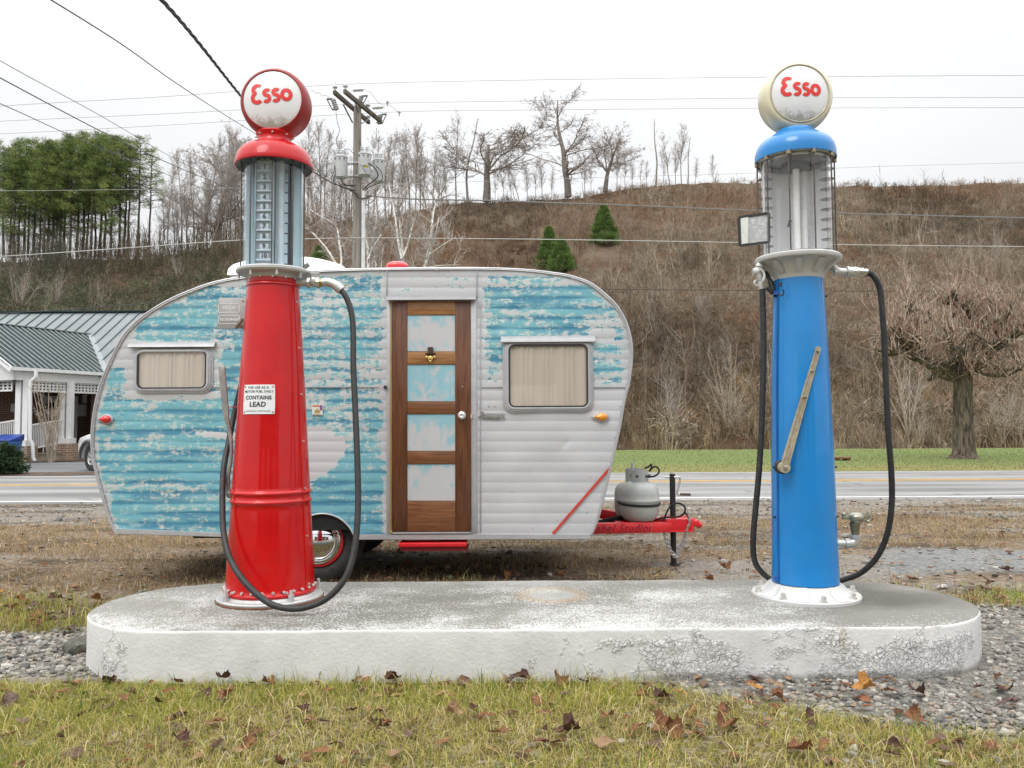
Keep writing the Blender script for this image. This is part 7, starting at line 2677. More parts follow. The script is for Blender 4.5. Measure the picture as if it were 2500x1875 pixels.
# ------------------------------------------------------------------ bare saplings and shrubs on the lower slope (individuals)
sh_t = [tree_from(tmpl(110 + i, 'shrub'), 'bare_shrub', M_PALETW, M_TWIG, (0, 0, 0)) for i in range(3)]
su = [False] * 3
indiv = [(1575, 838, 735, 'pale spreading bare sapling on the slope between caravan and blue pump', 0, 36), (1600, 930, 835, 'dark-footed bare shrub at the foot of the slope left of the blue pump', 1, 36),
         (1680, 560, 490, 'pale bare bush high on the slope left of the blue pump', 2, 0), (1960, 840, 700, 'pale bare sapling at the foot of the slope right of the blue pump', 0, 35.5), (1985, 965, 860, 'thin pale sapling beside the trunk of the pollarded tree', 1, 35),
         (2165, 950, 830, 'spreading bare sapling behind the pollarded tree', 2, 35), (2205, 960, 850, 'tan bare sapling right of the pollarded tree', 0, 35.5), (2150, 590, 470, 'greenish bare tree high on the slope above the pollarded tree', 1, 0),
         (1450, 900, 790, 'bare bush at the foot of the slope behind the caravan nose', 2, 36), (1520, 690, 610, 'grey bare bush half way up the slope behind the caravan', 1, 0), (1380, 610, 560, 'small grey bush on the slope right of the conifers', 0, 0),
         (120, 672, 575, 'olive-grey bare tree on the dark slope above the green roof', 1, 0), (40, 680, 560, 'grey bare tree on the slope above the porch roof', 2, 0), (215, 672, 600, 'reddish bare bush on the slope behind the main roof', 0, 0), (385, 610, 545, 'pale forked sapling above the tail of the caravan', 2, 0)]
for dx, db, dt, lab, i, yy in indiv:
    f = slope_at(dx, db) if not yy else on_hill(dx * D2S, yy)
    if yy: f = Vector((P(dx * D2S, db * D2S, yy).x, yy, float(hill_z(P(dx * D2S, db * D2S, yy).x, yy))))
    h_ = P(dx * D2S, dt * D2S, f.y).z - f.z
    t = sh_t[i] if not su[i] else copy_tree(sh_t[i]); su[i] = True
    place(t, f, rr_.uniform(0, 6.28), max(.12, h_ / 10), lab, 'shrub')

# bare multi-stemmed shrub before the porch
r_ = np.random.default_rng(140)
segs = []
prm = dict(n=[8, 4, 3], wander=[.05, .12, .18], up=[.03, .04, 0], start=[.35, .2], kids=[6, 4], ang=[(22, 8), (32, 12)], len=[.35, .45], rad=[.5, .6], taper=.3, rmin=.006, shape=lambda t: 1.1 - .6 * t)
for i in range(11):
    a = r_.uniform(0, 6.28); t_ = r_.uniform(.02, .32)
    grow(r_, (.08 * math.cos(a), .08 * math.sin(a), 0), (math.sin(t_) * math.cos(a), math.sin(t_) * math.sin(a), math.cos(t_)), r_.uniform(1.9, 2.7), .026, 0, prm, segs, [])
t = tree_from(segs, 'bare_shrub', M_PALETW, M_PALETW, (0, 0, 0), k0=6)
place(t, Vector((P(127, 1118, 25.9).x, 25.9, .08)), 0, 1.0, 'tan multi-stemmed bare shrub in front of the white porch', 'shrub')

# round evergreen bush at the left edge
def bush():
    r = np.random.default_rng(150)
    c = Vector((P(8, 1140, 19.3).x, 19.3, GZ))
    root = thing('evergreen_bush', 'dark green rounded evergreen bush by the parking lot at the left edge', 'shrub', c)
    cent, rad, cols = [], [], []
    for i in range(260):
        o = r.normal(0, 1, 3); o /= np.linalg.norm(o); o[2] = abs(o[2])
        cent.append(o * np.array([.52, .5, .74]) * r.uniform(.5, 1.0) + np.array([0, 0, .06])); rad.append(.12)
        cols.append(np.array([.030, .050, .022]) * r.uniform(.6, 1.6))
    V, F_, cc = clump_mesh(np.array(cent), np.array(rad), 26, .075, np.array(cols), r, up=.3, aspect=.5)
    link('foliage', np_mesh('foliage', V, F_, cc), M_NEEDLE, root)
    sg = [(0, 0, 0, *(r.normal(0, .2, 2)), .5, .03, .01) for _ in range(6)]
    V, F_ = seg_mesh(np.array(sg), 5)
    link('stem', np_mesh('stem', V, F_), M_PBARK, root)
bush()

# blue wheeled bin
yb = 25.0
q0, q1 = P(-14, 1119, yb), P(41, 1060, yb)
bn = thing('wheeled_bin', 'blue plastic wheeled bin in front of the porch at the left edge', 'bin', ((q0.x + q1.x) / 2, yb, q0.z))
M_BBLUE = simple('blue_plastic', (.035, .12, .42), .4, var=.1)
b = MB()
w_ = (q1.x - q0.x); h_ = q1.z - q0.z; cx_ = (q0.x + q1.x) / 2
vs = []
for z, k_ in ((0, .82), (h_ * .72, 1.0)):
    vs += [(cx_ + sx_ * w_ / 2 * k_, yb + sy_ * .34 * k_, q0.z + z) for sx_, sy_ in ((-1, -1), (1, -1), (1, 1), (-1, 1))]
b.add(vs, [(0, 1, 2, 3), (4, 5, 6, 7)] + [(i, (i + 1) % 4, (i + 1) % 4 + 4, i + 4) for i in range(4)])
b.build('bin_body', M_BBLUE, bn, bevel=.02)
b = MB()
vs = [(cx_ + sx_ * w_ * .53, yb + sy_ * .38, q0.z + h_ * (.72 + (.04 if sy_ < 0 else .28) * t_)) for t_ in (0, 1) for sx_, sy_ in ((-1, -1), (1, -1), (1, 1), (-1, 1))]
b.add(vs, [(3, 2, 1, 0), (4, 5, 6, 7)] + [(i, (i + 1) % 4, (i + 1) % 4 + 4, i + 4) for i in range(4)])
b.build('lid', simple('dark_blue_lid', (.018, .045, .24), .4), bn, bevel=.02)
for s_ in (-1, 1):
    b = MB(); b.cyl((cx_ + s_ * w_ * .4 - .03, yb + .3, q0.z + .1), (cx_ + s_ * w_ * .4 + .03, yb + .3, q0.z + .1), .1, .1, 14); b.build('wheel', M_BLACK, bn)

# ------------------------------------------------------------------ white off-road car behind the caravan's tail
def car():
    y0 = 20.6
    wc = Vector((P(215, 1130, y0).x, y0, GZ + .34))
    fd = Vector((-.80, .60, 0)).normalized(); sd_ = Vector((-.60, -.80, 0)).normalized()
    O = wc - sd_ * .0
    def c_(f, s_, z): return Vector((wc.x, wc.y, 0)) + fd * f - sd_ * s_ + ZV * z
    root = thing('off_road_car', 'white off-road car with grey wheel-arch flares parked behind the caravan', 'car', c_(-1.3, .75, GZ))
    W1 = simple('white_car_paint', (.70, .70, .71), .25, coat=.8, var=.03)
    GR = simple('grey_plastic_trim', (.10, .105, .11), .5)
    def body(prof, s0, s1, name, mat, bev=.03):
        b = MB()
        n = len(prof)
        vs = [c_(f, s0, z) for f, z in prof] + [c_(f, s1, z) for f, z in prof]
        b.add(vs, [tuple(range(n)), tuple(range(2 * n - 1, n - 1, -1))] + [(i, i + n, (i + 1) % n + n, (i + 1) % n) for i in range(n)])
        return b.build(name, mat, root, bevel=bev)
    arc = lambda cx, r0, a0, a1, k=8: [(cx + r0 * math.cos(R(a0 + (a1 - a0) * i / k)), .38 + r0 * math.sin(R(a0 + (a1 - a0) * i / k))) for i in range(k + 1)]
    prof = [(.62, .42), (.62, .80), (.52, .93), (.05, 1.02), (-.62, 1.06), (-3.0, 1.06), (-3.2, 1.0), (-3.25, .45)] + [(-3.0, .42)] + arc(-2.55, .43, 180, 0)[0:] + [(-1.9, .40), (-.62, .40)] + arc(0, .43, 180, 0)
    body(prof, .02, 1.55, 'body', W1)
    cab = [(-.62, 1.06), (-.98, 1.68), (-1.3, 1.74), (-2.8, 1.74), (-3.1, 1.62), (-3.18, 1.06)]
    body(cab, .10, 1.47, 'cabin', W1)
    b = MB()
    for f0, f1 in ((-1.05, -1.85), (-1.98, -2.85)):
        b.add([c_(f0 + .22, .088, 1.12), c_(f1, .088, 1.12), c_(f1, .092, 1.60), c_(f0 - .02, .092, 1.60)], [(0, 1, 2, 3)])
    b.add([c_(-.64, .2, 1.13), c_(-.95, .24, 1.60), c_(-.95, 1.33, 1.60), c_(-.64, 1.37, 1.13)], [(0, 1, 2, 3)])
    b.build('windows', simple('dark_car_glass', (.02, .024, .028), .08), root, smooth=None)
    for f in (0, -2.55):
        for s_ in (0.16, 1.41):
            T = Matrix.Translation(c_(f, s_, GZ + .34)) @ rot_to(sd_ * (1 if s_ < 1 else -1))
            b = MB()
            b.lathe([(.19, .09), (.26, .11), (.33, .10), (.345, .06), (.345, -.08), (.33, -.11), (.19, -.11)], 32, T)
            w_ = b.build('wheel', simple('black_tyre', (.02, .02, .019), .7), root)
            b = MB()
            b.lathe([(.195, .09), (.185, .075), (.17, .05), (0, .05)], 32, T)
            for k_ in range(5):
                d = Vector((math.cos(k_ * 1.2566), math.sin(k_ * 1.2566), 0))
                b.beam(T @ (d * .03 + ZV * .07), T @ (d * .18 + ZV * .075), .06, .02, up=tuple(sd_))
            b.build('rim', simple('silver_alloy', (.55, .55, .56), .3, .7), w_)
        b = MB()
        pts = [c_(f + .47 * math.cos(R(a)), .0, .38 + .47 * math.sin(R(a))) for a in range(0, 181, 15)]
        b.tube(pts, .045, 8)
        b.build('arch_flare', GR, root)
    b = MB(); b.beam(c_(.66, .1, .52), c_(.66, 1.47, .52), .16, .22); b.build('bumper', GR, root, bevel=.03)
    b = MB(); b.box(c_(-.72, -.10, 1.16), (.16, .14, .16)); b.beam(c_(-.72, -.05, 1.12), c_(-.72, .1, 1.1), .04, .04); b.build('side_mirror', simple('grey_mirror_shell', (.22, .225, .23), .4), root, bevel=.03)
    for s_ in (.28, 1.29):
        b = MB(); b.cyl(c_(.60, s_, .74), c_(.635, s_, .74), .10, .10, 20); b.build('headlight', simple('clear_headlight', (.6, .6, .6), .1, .5), root)
car()

# ------------------------------------------------------------------ utility pole
YP = 26.6
pf = Vector((P(873, 520, YP).x, YP, GZ))
up_ = thing('utility_pole', 'weathered wooden utility pole carrying crossarms and three grey transformers', 'utility pole', pf)
M_POLE = simple('weathered_pole_wood', (.235, .215, .185), .9, var=.3, scale=2, bmp=.5, bscale=10, stretch=(6, 6, .5))
M_ARM = simple('old_crossarm_wood', (.105, .085, .07), .9, var=.3, scale=3)
M_TRANS = simple('grey_transformer_paint', (.45, .46, .46), .45, .1, .06, 4)
M_PORC = simple('pale_grey_porcelain', (.52, .54, .54), .25, coat=.4)
M_CABLE = simple('dark_cable', (.035, .033, .032), .6)
ptop = P(871, 262, YP).z
b = MB()
b.cyl((pf.x, pf.y, GZ - .2), (pf.x - .02, pf.y, ptop), .185, .130, 20)
pole = b.build('pole_shaft', M_POLE, up_)
ad = Vector((.64, 2.5, 0)).normalized()
sdv = Vector((ad.y, -ad.x, 0))
def Q(px, py, dy=0): return P(px, py, YP + dy)
arms = []
for (nx_, ny_, fx, fy, off) in ((816, 226, 901, 298, -1), (841, 219, 930, 300, 1)):
    a0 = P(nx_, ny_, YP - 1.3); a1 = P(fx, fy, YP + 1.3)
    zz_ = (a0.z + a1.z) / 2
    a1.z = a0.z = zz_
    b = MB()
    b.beam(a0, a1, .10, .13)
    arms.append((a0, a1))
    ar = b.build('crossarm', M_ARM, up_)
b = MB()
for px0, py0, px1, py1, d0, d1 in ((838, 255, 861, 300, -.8, -.1), (868, 252, 882, 302, -.3, .1), (903, 289, 884, 302, .6, .1)):
    b.beam(Q(px0, py0, d0), Q(px1, py1, d1), .05, .012)
b.build('arm_brace', simple('galvanised_strap', (.16, .155, .15), .6, .4), up_)
def insul(p, h=.28, r_=.085):
    b = MB()
    b.lathe([(0, 0), (.025, 0), (.03, h * .3), (r_ * .9, h * .36), (r_, h * .48), (r_ * .7, h * .66), (r_ * .5, h * .78), (r_ * .45, h), (0, h)], 18, Matrix.Translation(p))
    return b.build('insulator', M_PORC, up_)
INS = []
for a0, a1 in arms:
    for t_ in (.02, .62, .97):
        q = a0.lerp(a1, t_) + ZV * .06
        insul(q); INS.append(q + ZV * .28)
# lightning arresters / horizontal dead-end insulators and cut-outs
b = MB()
for px, py, d in ((869, 220, -.3), (917, 263, .6)):
    q = Q(px, py, d)
    b.piece(); b.cyl(q + Vector((-.10, 0, 0)), q + Vector((.24, 0, .02)), .055, .055, 12)
    for k_ in range(4): b.cyl(q + Vector((-.06 + k_ * .08, 0, .004 * k_)), q + Vector((-.045 + k_ * .08, 0, .004 * k_)), .068, .068, 12)
    b.cyl(q + Vector((.24, 0, .02)), q + Vector((.32, 0, .02)), .025, .015, 8)
b.build_each('dead_end_insulator', M_PORC, up_)
def cutout(px0, py0, px1, py1, d, flip):
    b = MB()
    p0, p1 = Q(px0, py0, d), Q(px1, py1, d)
    b.cyl(p0, p1, .06, .055, 10)
    for k_ in range(5):
        q = p0.lerp(p1, .1 + .2 * k_); b.cyl(q, q + (p1 - p0) * .05, .085, .085, 10)
    g = b.build('fuse_cutout', simple('grey_fuse_porcelain', (.36, .36, .37), .35), up_)
    b = MB()
    o_ = Vector((flip * .20, 0, .02))
    b.beam(p0, p0 + o_, .04, .05); b.beam(p1, p1 + o_ * .75, .04, .05)
    b.cyl(p0 + o_, p1 + o_ * .75, .018, .018, 8)
    b.build('fuse_tube', simple('dark_fuse_hardware', (.10, .095, .09), .5, .5), g)
cutout(813, 243, 822, 268, -1.1, -1)
cutout(883, 235, 877, 252, .1, 1)
cutout(930, 280, 923, 302, 1.2, 1)
# transformers
def transformer(x0, x1, yt, yb, d, lab=False):
    c = Q((x0 + x1) / 2, yb, d); r_ = wid(x1 - x0, c) / 2; zt = Q((x0 + x1) / 2, yt, d).z
    T = Matrix.Translation((c.x, c.y, 0))
    b = MB()
    b.lathe([(0, c.z), (r_ * .90, c.z), (r_ * .92, c.z + .02), (r_ * .95, zt - .03), (r_ * .95, zt)], 32, T)
    b.box((c.x, c.y + r_, (c.z + zt) / 2), (.10, .3, .5))
    g = b.build('transformer', M_TRANS, up_)
    b = MB(); b.lathe([(r_ * .96, zt - .035), (r_ * 1.02, zt - .03), (r_ * 1.02, zt), (r_ * .9, zt + .035), (r_ * .4, zt + .06), (0, zt + .065)], 32, T)
    b.build('lid', M_TRANS, g)
    for dx in (-.4, .35):
        b = MB()
        for k_ in range(4):
            z = zt + .04 + k_ * .055
            b.lathe([(.032, z), (.058, z + .012), (.032, z + .05)], 14, Matrix.Translation((c.x + dx * r_, c.y - .02, 0)))
        b.cyl((c.x + dx * r_, c.y - .02, zt), (c.x + dx * r_, c.y - .02, zt + .30), .02, .012, 8)
        b.build('bushing', M_PORC, g)
    b = MB()
    for dx in (-.7, 0, .6):
        b.cyl((c.x + dx * r_, c.y - r_ * math.sqrt(1 - dx * dx) * .93, zt - .10), (c.x + dx * r_ * 1.15, c.y - r_ * math.sqrt(1 - dx * dx) * 1.15, zt - .10), .022, .018, 8)
    b.build('terminals', M_DARK, g)
    if lab:
        for z0, z1, mt in ((Q(897, 414, d).z, Q(897, 407, d).z, simple('yellow_warning_label', (.62, .50, .03), .5)), (Q(897, 421, d).z, Q(897, 416, d).z, simple('lilac_label', (.33, .33, .48), .5))):
            b = MB()
            vs, fs = [], []
            for i in range(6):
                a = R(2 + 30 * i / 5)
                for z in (z0, z1): vs.append((c.x + r_ * .965 * math.sin(a), c.y - r_ * .965 * math.cos(a), z))
                if i: fs.append((2 * i - 2, 2 * i, 2 * i + 1, 2 * i - 1))
            b.add(vs, fs); b.build('label_plate', mt, g, smooth=None)
        a = R(16)
        d_ = Vector((math.sin(a), -math.cos(a), 0)) * r_ * .985
        b = MB()
        b.add(*text_mesh('458Q1', .085, .0005, .001, 0, .9, Matrix.Translation(Vector((c.x, c.y, (Q(897, 414, d).z + Q(897, 407, d).z) / 2)) + d_) @ Matrix.Rotation(a, 4, 'Z') @ FACE))
        b.build('lettering', M_INK, g, smooth=None)
    return c, r_, zt
tA = transformer(816, 849, 384, 434, -.45)
tB = transformer(874, 907, 377, 429, -.45, True)
tC = transformer(910, 940, 392, 444, .5)
b = MB()
for yy in (400, 432):
    b.lathe([(.18, Q(871, yy, 0).z - .03), (.18, Q(871, yy, 0).z + .03)], 20, Matrix.Translation((pf.x, pf.y, 0)))
    b.beam(Q(846, yy, -.3), Q(866, yy, 0), .05, .06); b.beam(Q(914, yy, .4), Q(876, yy, 0), .05, .06)
b.build('mounting_bracket', simple('pale_bracket', (.42, .43, .43), .5, .3), up_)
b = MB()
cx_ = P(887.5, 470, YP - .2)
b.cyl((cx_.x, cx_.y, GZ), (cx_.x, cx_.y, P(887.5, 466, YP - .2).z), .062, .062, 12)
b.build('cable_conduit', simple('white_conduit', (.62, .62, .64), .5), up_)
b = MB()
def wire(pts, r_=.008, k=6, n_=5): b.tube(spline([Q(x, y, d) for x, y, d in pts], k), r_, n_)
wire([(820, 272, -1.1), (824, 300, -1), (829, 318, -.8), (822, 342, -.6), (826, 362, -.5), (829, 376, -.45)])
wire([(919, 312, 1.2), (920, 338, 1), (931, 355, .8), (925, 368, .6), (920, 384, .5)])
wire([(866, 258, .1), (872, 300, .2), (876, 338, 0), (884, 360, -.3), (896, 372, -.45)])
wire([(760, 219, -1.3), (772, 228, -1.3), (779, 226, -1.2), (786, 234, -1.2), (796, 233, -1.2), (804, 238, -1.1), (812, 240, -1.1)], .006)
wire([(893, 222, -.3), (905, 226, 0), (914, 238, .3), (924, 250, .5), (938, 257, .6), (946, 252, .8)], .006)
wire([(946, 254, .8), (956, 260, .9), (966, 268, 1), (975, 276, 1)], .006)
wire([(842, 366, -.45), (852, 364, -.3), (860, 372, -.2), (868, 376, -.1)], .009)
wire([(820, 395, -.55), (815, 420, -.6), (808, 436, -.5), (816, 450, -.4), (838, 452, -.3), (866, 456, -.2)], .012)
wire([(818, 395, -.55), (819, 425, -.6), (814, 440, -.5), (830, 455, -.4), (864, 466, -.2)], .012)
wire([(832, 436, -.4), (837, 446, -.3), (846, 452, -.3), (868, 452, -.2)], .02)
wire([(900, 398, -.6), (916, 412, -.5), (923, 428, -.4), (914, 440, -.3), (898, 452, -.2), (886, 464, -.2)], .02)
wire([(918, 405, .2), (930, 418, .1), (934, 434, 0), (926, 446, -.1), (905, 455, -.2), (888, 466, -.2)], .018)
wire([(878, 400, -.7), (892, 420, -.8), (908, 436, -.7), (912, 440, -.4)], .008)
wire([(852, 462, -.2), (868, 474, -.25), (878, 484, -.25), (892, 484, -.3), (905, 478, -.3)], .025)
b.build('jumper_wires', M_CABLE, up_)
b = MB()
for px, py, d in ((946, 252, .8), (975, 277, 1.0)):
    q = Q(px, py, d)
    b.cyl(q + ZV * .08, q - ZV * .10, .022, .016, 8); b.beam(q + Vector((-.05, 0, .03)), q + Vector((.05, 0, .03)), .03, .03)
b.build('wire_clamps', simple('dull_clamp_metal', (.22, .22, .21), .5, .5), up_)

# ------------------------------------------------------------------ overhead lines (each its own cable)
def cable(pts, r_, name, lab, mat=M_CABLE, n_=6, k=8, group=None, twist=0.0):
    b = MB()
    path = spline([P(x, y, Y) for x, y, Y in pts], k)
    if twist:
        fine = spline(path, 16)
        for ph in (0, 2.1, 4.2):
            q = []
            L = 0
            for i, p in enumerate(fine):
                if i: L += (p - fine[i - 1]).length
                a = L / twist * 6.283 + ph
                q.append(p + Vector((math.cos(a), .3 * math.sin(a), math.sin(a))) * r_)
            b.tube(q, r_ * .8, 5)
    else:
        b.tube(path, r_, n_)
    o = b.build(name, mat, loc=path[len(path) // 2])
    return tag(o, lab, 'cable', group)
M_GCAB = simple('sun_bleached_cable', (.085, .08, .08), .6)
M_WIRE = simple('grey_line_wire', (.24, .23, .23), .5, .3)
M_LCAB = simple('pale_jacketed_cable', (.42, .41, .39), .5)
cable([(-400, 290, 25.3), (0, 259, 25.3), (400, 236, 25.3), (819, 207, 25.3), (1250, 196, 25.3), (1900, 188, 25.3), (2500, 184, 25.3), (3000, 184, 25.3)], .0065, 'power_line', 'highest of the three thin power lines, on the near end of the crossarms', M_WIRE, group='power lines on the crossarms')
cable([(-400, 316, 26.9), (0, 296, 26.9), (400, 278, 26.9), (878, 254, 26.9), (1250, 247, 26.9), (1900, 239, 26.9), (2500, 238, 26.9), (3000, 240, 26.9)], .0065, 'power_line', 'middle of the three thin power lines on the crossarms', M_WIRE, group='power lines on the crossarms')
cable([(-400, 345, 27.9), (0, 327, 27.9), (400, 306, 27.9), (925, 275, 27.9), (1250, 269, 27.9), (1900, 264, 27.9), (2500, 263, 27.9), (3000, 265, 27.9)], .0065, 'power_line', 'lowest of the three thin power lines on the crossarms', M_WIRE, group='power lines on the crossarms')
cable([(-300, 640, 26.3), (0, 626, 26.3), (300, 606, 26.3), (590, 586, 26.3), (760, 583, 26.3), (872, 581, 26.3), (1200, 583, 26.3), (1500, 587, 26.3), (1850, 593, 26.3), (2100, 598, 26.3), (2500, 602, 26.3), (2900, 604, 26.3)], .015, 'telephone_cable', 'pale thick telephone cable strung low across the whole hillside', M_LCAB)
cable([(-300, 470, 30.0), (0, 466, 30.0), (300, 463, 30.0), (723, 456, 30.0), (900, 452, 30), (1500, 432, 30.0), (1800, 424, 30), (2100, 408, 30.0), (2500, 397, 30.0), (2900, 385, 30)], .007, 'guy_wire', 'thin pale wire crossing the pines below the power lines', M_LCAB)
cable([(868, 470, 26.4), (900, 478, 26.4), (1010, 486, 26.4), (1206, 490, 26.4), (1350, 495, 26.4), (1500, 500, 26.4), (1840, 514, 26.4), (2100, 522, 26.4), (2500, 532, 26.4), (2900, 540, 26.4)], .016, 'twisted_line', 'dark twisted line running right from the pole across the hillside', simple('weathered_twisted_wire', (.16, .15, .14), .6), twist=.9)
cable([(1400, 704, 33), (1482, 706, 33), (1800, 709, 33), (2100, 711, 33), (2500, 713, 33), (2900, 715, 33)], .014, 'low_wire', 'thin dark low wire behind the blue pump at the foot of the hill')
cable([(-200, 775, 32), (60, 762, 32), (200, 753, 32), (360, 741, 32), (500, 733, 32)], .016, 'low_wire', 'thin dark wire sagging just above the green roof')
cable([(330, -60, 5.6), (395, 0, 6.2), (480, 98, 8.0), (593, 240, 11.5), (690, 352, 16.0), (760, 415, 20.5), (810, 446, 23.5), (868, 466, 26.4)], .0110, 'service_cable', 'thick black twisted service cable running overhead to the pole', twist=1.0)
cable([(20, -60, 5.6), (125, 0, 6.2), (300, 110, 8.2), (420, 196, 10.5), (520, 262, 13.5), (600, 312, 16.5), (740, 398, 22), (866, 468, 26.4)], .0065, 'service_cable', 'thin black service cable sagging from the top left behind the red globe', M_GCAB)
cable([(-150, 50, 8.5), (0, 148, 10.0), (250, 285, 13.5), (420, 384, 17.5), (585, 466, 21.0), (740, 535, 24.5), (868, 575, 26.4)], .0055, 'service_line', 'upper thin line of the three slanting over the pines', simple('grey_slanting_wire', (.16, .15, .15), .5), group='three slanting lines over the pines')
cable([(-150, 110, 8.5), (0, 190, 10.0), (250, 322, 13.5), (420, 402, 17.5), (563, 462, 21.0), (740, 542, 24.5), (868, 585, 26.4)], .0085, 'service_line', 'middle and thickest line of the three slanting over the pines', M_GCAB, group='three slanting lines over the pines')
cable([(-150, 200, 8.5), (0, 253, 10.0), (180, 334, 13), (330, 395, 16.5), (560, 486, 21.5), (740, 556, 24.5), (868, 596, 26.4)], .006, 'service_line', 'lowest line of the three slanting over the pines', M_GCAB, group='three slanting lines over the pines')
# ================================================================== GROUND COVER
def blades(N, xr, yr, mask, hfun, wfun, cfun, r, bend=(.2, 1.1), keep=None, zf=None):
    x = r.uniform(*xr, N); y = r.uniform(*yr, N)
    k = r.uniform(size=N) < mask(x, y)
    x, y = x[k], y[k]
    n = len(x)
    z = (gz(x, y) if zf is None else zf(x, y)) - .004
    h = hfun(r, x, y); w = wfun(r, n)[:, None]
    az = r.uniform(0, 6.28, n); be = r.uniform(*bend, n)
    d0 = np.stack([np.cos(az), np.sin(az), np.zeros(n)], 1)
    s = np.stack([-np.sin(az), np.cos(az), np.zeros(n)], 1)
    tw = r.normal(0, .7, (n, 1)); s = s * np.cos(tw) + d0 * np.sin(tw)
    base = np.stack([x, y, z], 1)
    pts = []
    for t in (0, .4, .75, 1.0):
        a = be * t
        up = np.sin(np.clip(a, .01, 3)) / np.maximum(be, .05)
        side = (1 - np.cos(a)) / np.maximum(be, .05)
        pts.append(base + d0 * (side * h)[:, None] + np.array([0, 0, 1.]) * (up * h)[:, None])
    V = np.stack([pts[0] - s * w, pts[0] + s * w, pts[1] - s * w * .85, pts[1] + s * w * .85, pts[2] - s * w * .55, pts[2] + s * w * .55, pts[3]], 1)
    b = np.arange(n)[:, None] * 7
    F = np.concatenate([b + np.array([[0, 1, 3]]), b + np.array([[0, 3, 2]]), b + np.array([[2, 3, 5]]), b + np.array([[2, 5, 4]]), b + np.array([[4, 5, 6]])], 0)
    c = cfun(r, x, y)
    return V.reshape(-1, 3), F, np.repeat(c, 7, 0)

def pal(cols, wts):
    cols = np.array(cols); wts = np.array(wts, dtype=float); wts /= wts.sum()
    def f(r, x, y):
        i = r.choice(len(cols), size=len(x), p=wts)
        return cols[i] * r.uniform(.7, 1.3, (len(x), 1))
    return f

GRN = [(.35, .355, .062), (.45, .40, .095), (.18, .28, .050), (.55, .44, .165), (.62, .53, .26), (.24, .15, .07)]
def lushness(x, y): return ss(fbm(x * 1.1 + 5, y * 1.6, 91), .40, .62)
def frontcol(r, x, y):
    l = lushness(x, y) * (1 - .55 * ss(x, .2, 1.6))
    u = r.uniform(size=len(x))
    g = np.array(GRN)
    pg = .42 + .45 * l
    i = np.where(u < pg * .50, 0, np.where(u < pg * .84, 1, np.where(u < pg, 2, np.where(u < pg + (1 - pg) * .55, 3, np.where(u < pg + (1 - pg) * .85, 4, 5)))))
    return g[i] * r.uniform(.65, 1.3, (len(x), 1))
r = np.random.default_rng(200)
M_GRASS = vcol('grass_blades', .75, .40, .2, .12, 30)
parts = []
def fmask(x, y):
    return m_grass(x, y) * (.45 + .55 * lushness(x, y)) * (1 - .65 * ss(x - (3.9 - y) * 1.2, .9, 2.0) * ss(fbm(x * 2, y * 2, 95), .42, .58)) * ~((y > 3.79) & (y < 4.99) & (np.abs(x) < 2.3))
parts.append(blades(170000, (-3.2, 3.4), (2.25, 3.86), fmask, lambda r, x, y: r.gamma(6, .0068, len(x)) + .010, lambda r, n: r.uniform(.0007, .0017, n), frontcol, r, (.8, 2.7)))
# flattened straws lying over the sward
parts.append(blades(9000, (-3.2, 3.2), (2.3, 3.76), lambda x, y: m_grass(x, y) * .8, lambda r, x, y: r.uniform(.05, .13, len(x)), lambda r, n: r.uniform(.0009, .0018, n), pal([(.62, .52, .28), (.52, .40, .19), (.44, .40, .12)], [3, 2, 2]), r, (1.6, 2.9), zf=lambda x, y: gz(x, y) + r.uniform(.0, .03, len(x))))
# longer tufts against the island and here and there
def tmask(x, y): return (ss(fbm(x * 3.5, y * 3.5, 97), .58, .70) + .8 * ss(y, 3.66, 3.78) * ss(fbm(x * 4, y * 0 + 3, 98), .45, .6)) * m_grass(x, y) * (y < 3.80)
parts.append(blades(7500, (-3.0, 3.0), (2.3, 3.80), tmask, lambda r, x, y: r.uniform(.06, .135, len(x)), lambda r, n: r.uniform(.0012, .0024, n), pal([(.13, .215, .05), (.24, .27, .06), (.42, .37, .15)], [3, 3, 2]), r, (.15, 1.1)))
V = np.concatenate([p[0] for p in parts]); C = np.concatenate([p[2] for p in parts])
o_ = np.cumsum([0] + [len(p[0]) for p in parts[:-1]])
Fc = np.concatenate([p[1] + o for p, o in zip(parts, o_)])
tag(link('foreground_grass', np_mesh('foreground_grass', V, Fc, C), M_GRASS), 'matted yellow-green and straw grass in the foreground', 'grass', kind='stuff')

parts = []
def bmask(x, y): return m_grass(x, y) * (y > 4.4) * (.35 + .65 * lushness(x, y))
parts.append(blades(26000, (-6, -1.2), (4.4, 6.0), bmask, lambda r, x, y: r.gamma(6, .010, len(x)) + .012, lambda r, n: r.uniform(.0012, .0024, n), pal(GRN, [4, 4, 3, 3, 2, 2]), r, (.3, 1.8)))
parts.append(blades(16000, (-1.2, 5.5), (4.95, 6.0), lambda x, y: bmask(x, y) + .35 * ss(fbm(x * 2, y * 2, 99), .5, .6), lambda r, x, y: r.gamma(6, .0085, len(x)) + .01, lambda r, n: r.uniform(.0012, .0024, n), pal(GRN, [2, 2, 1.5, 4, 3, 3]), r, (.3, 1.8)))
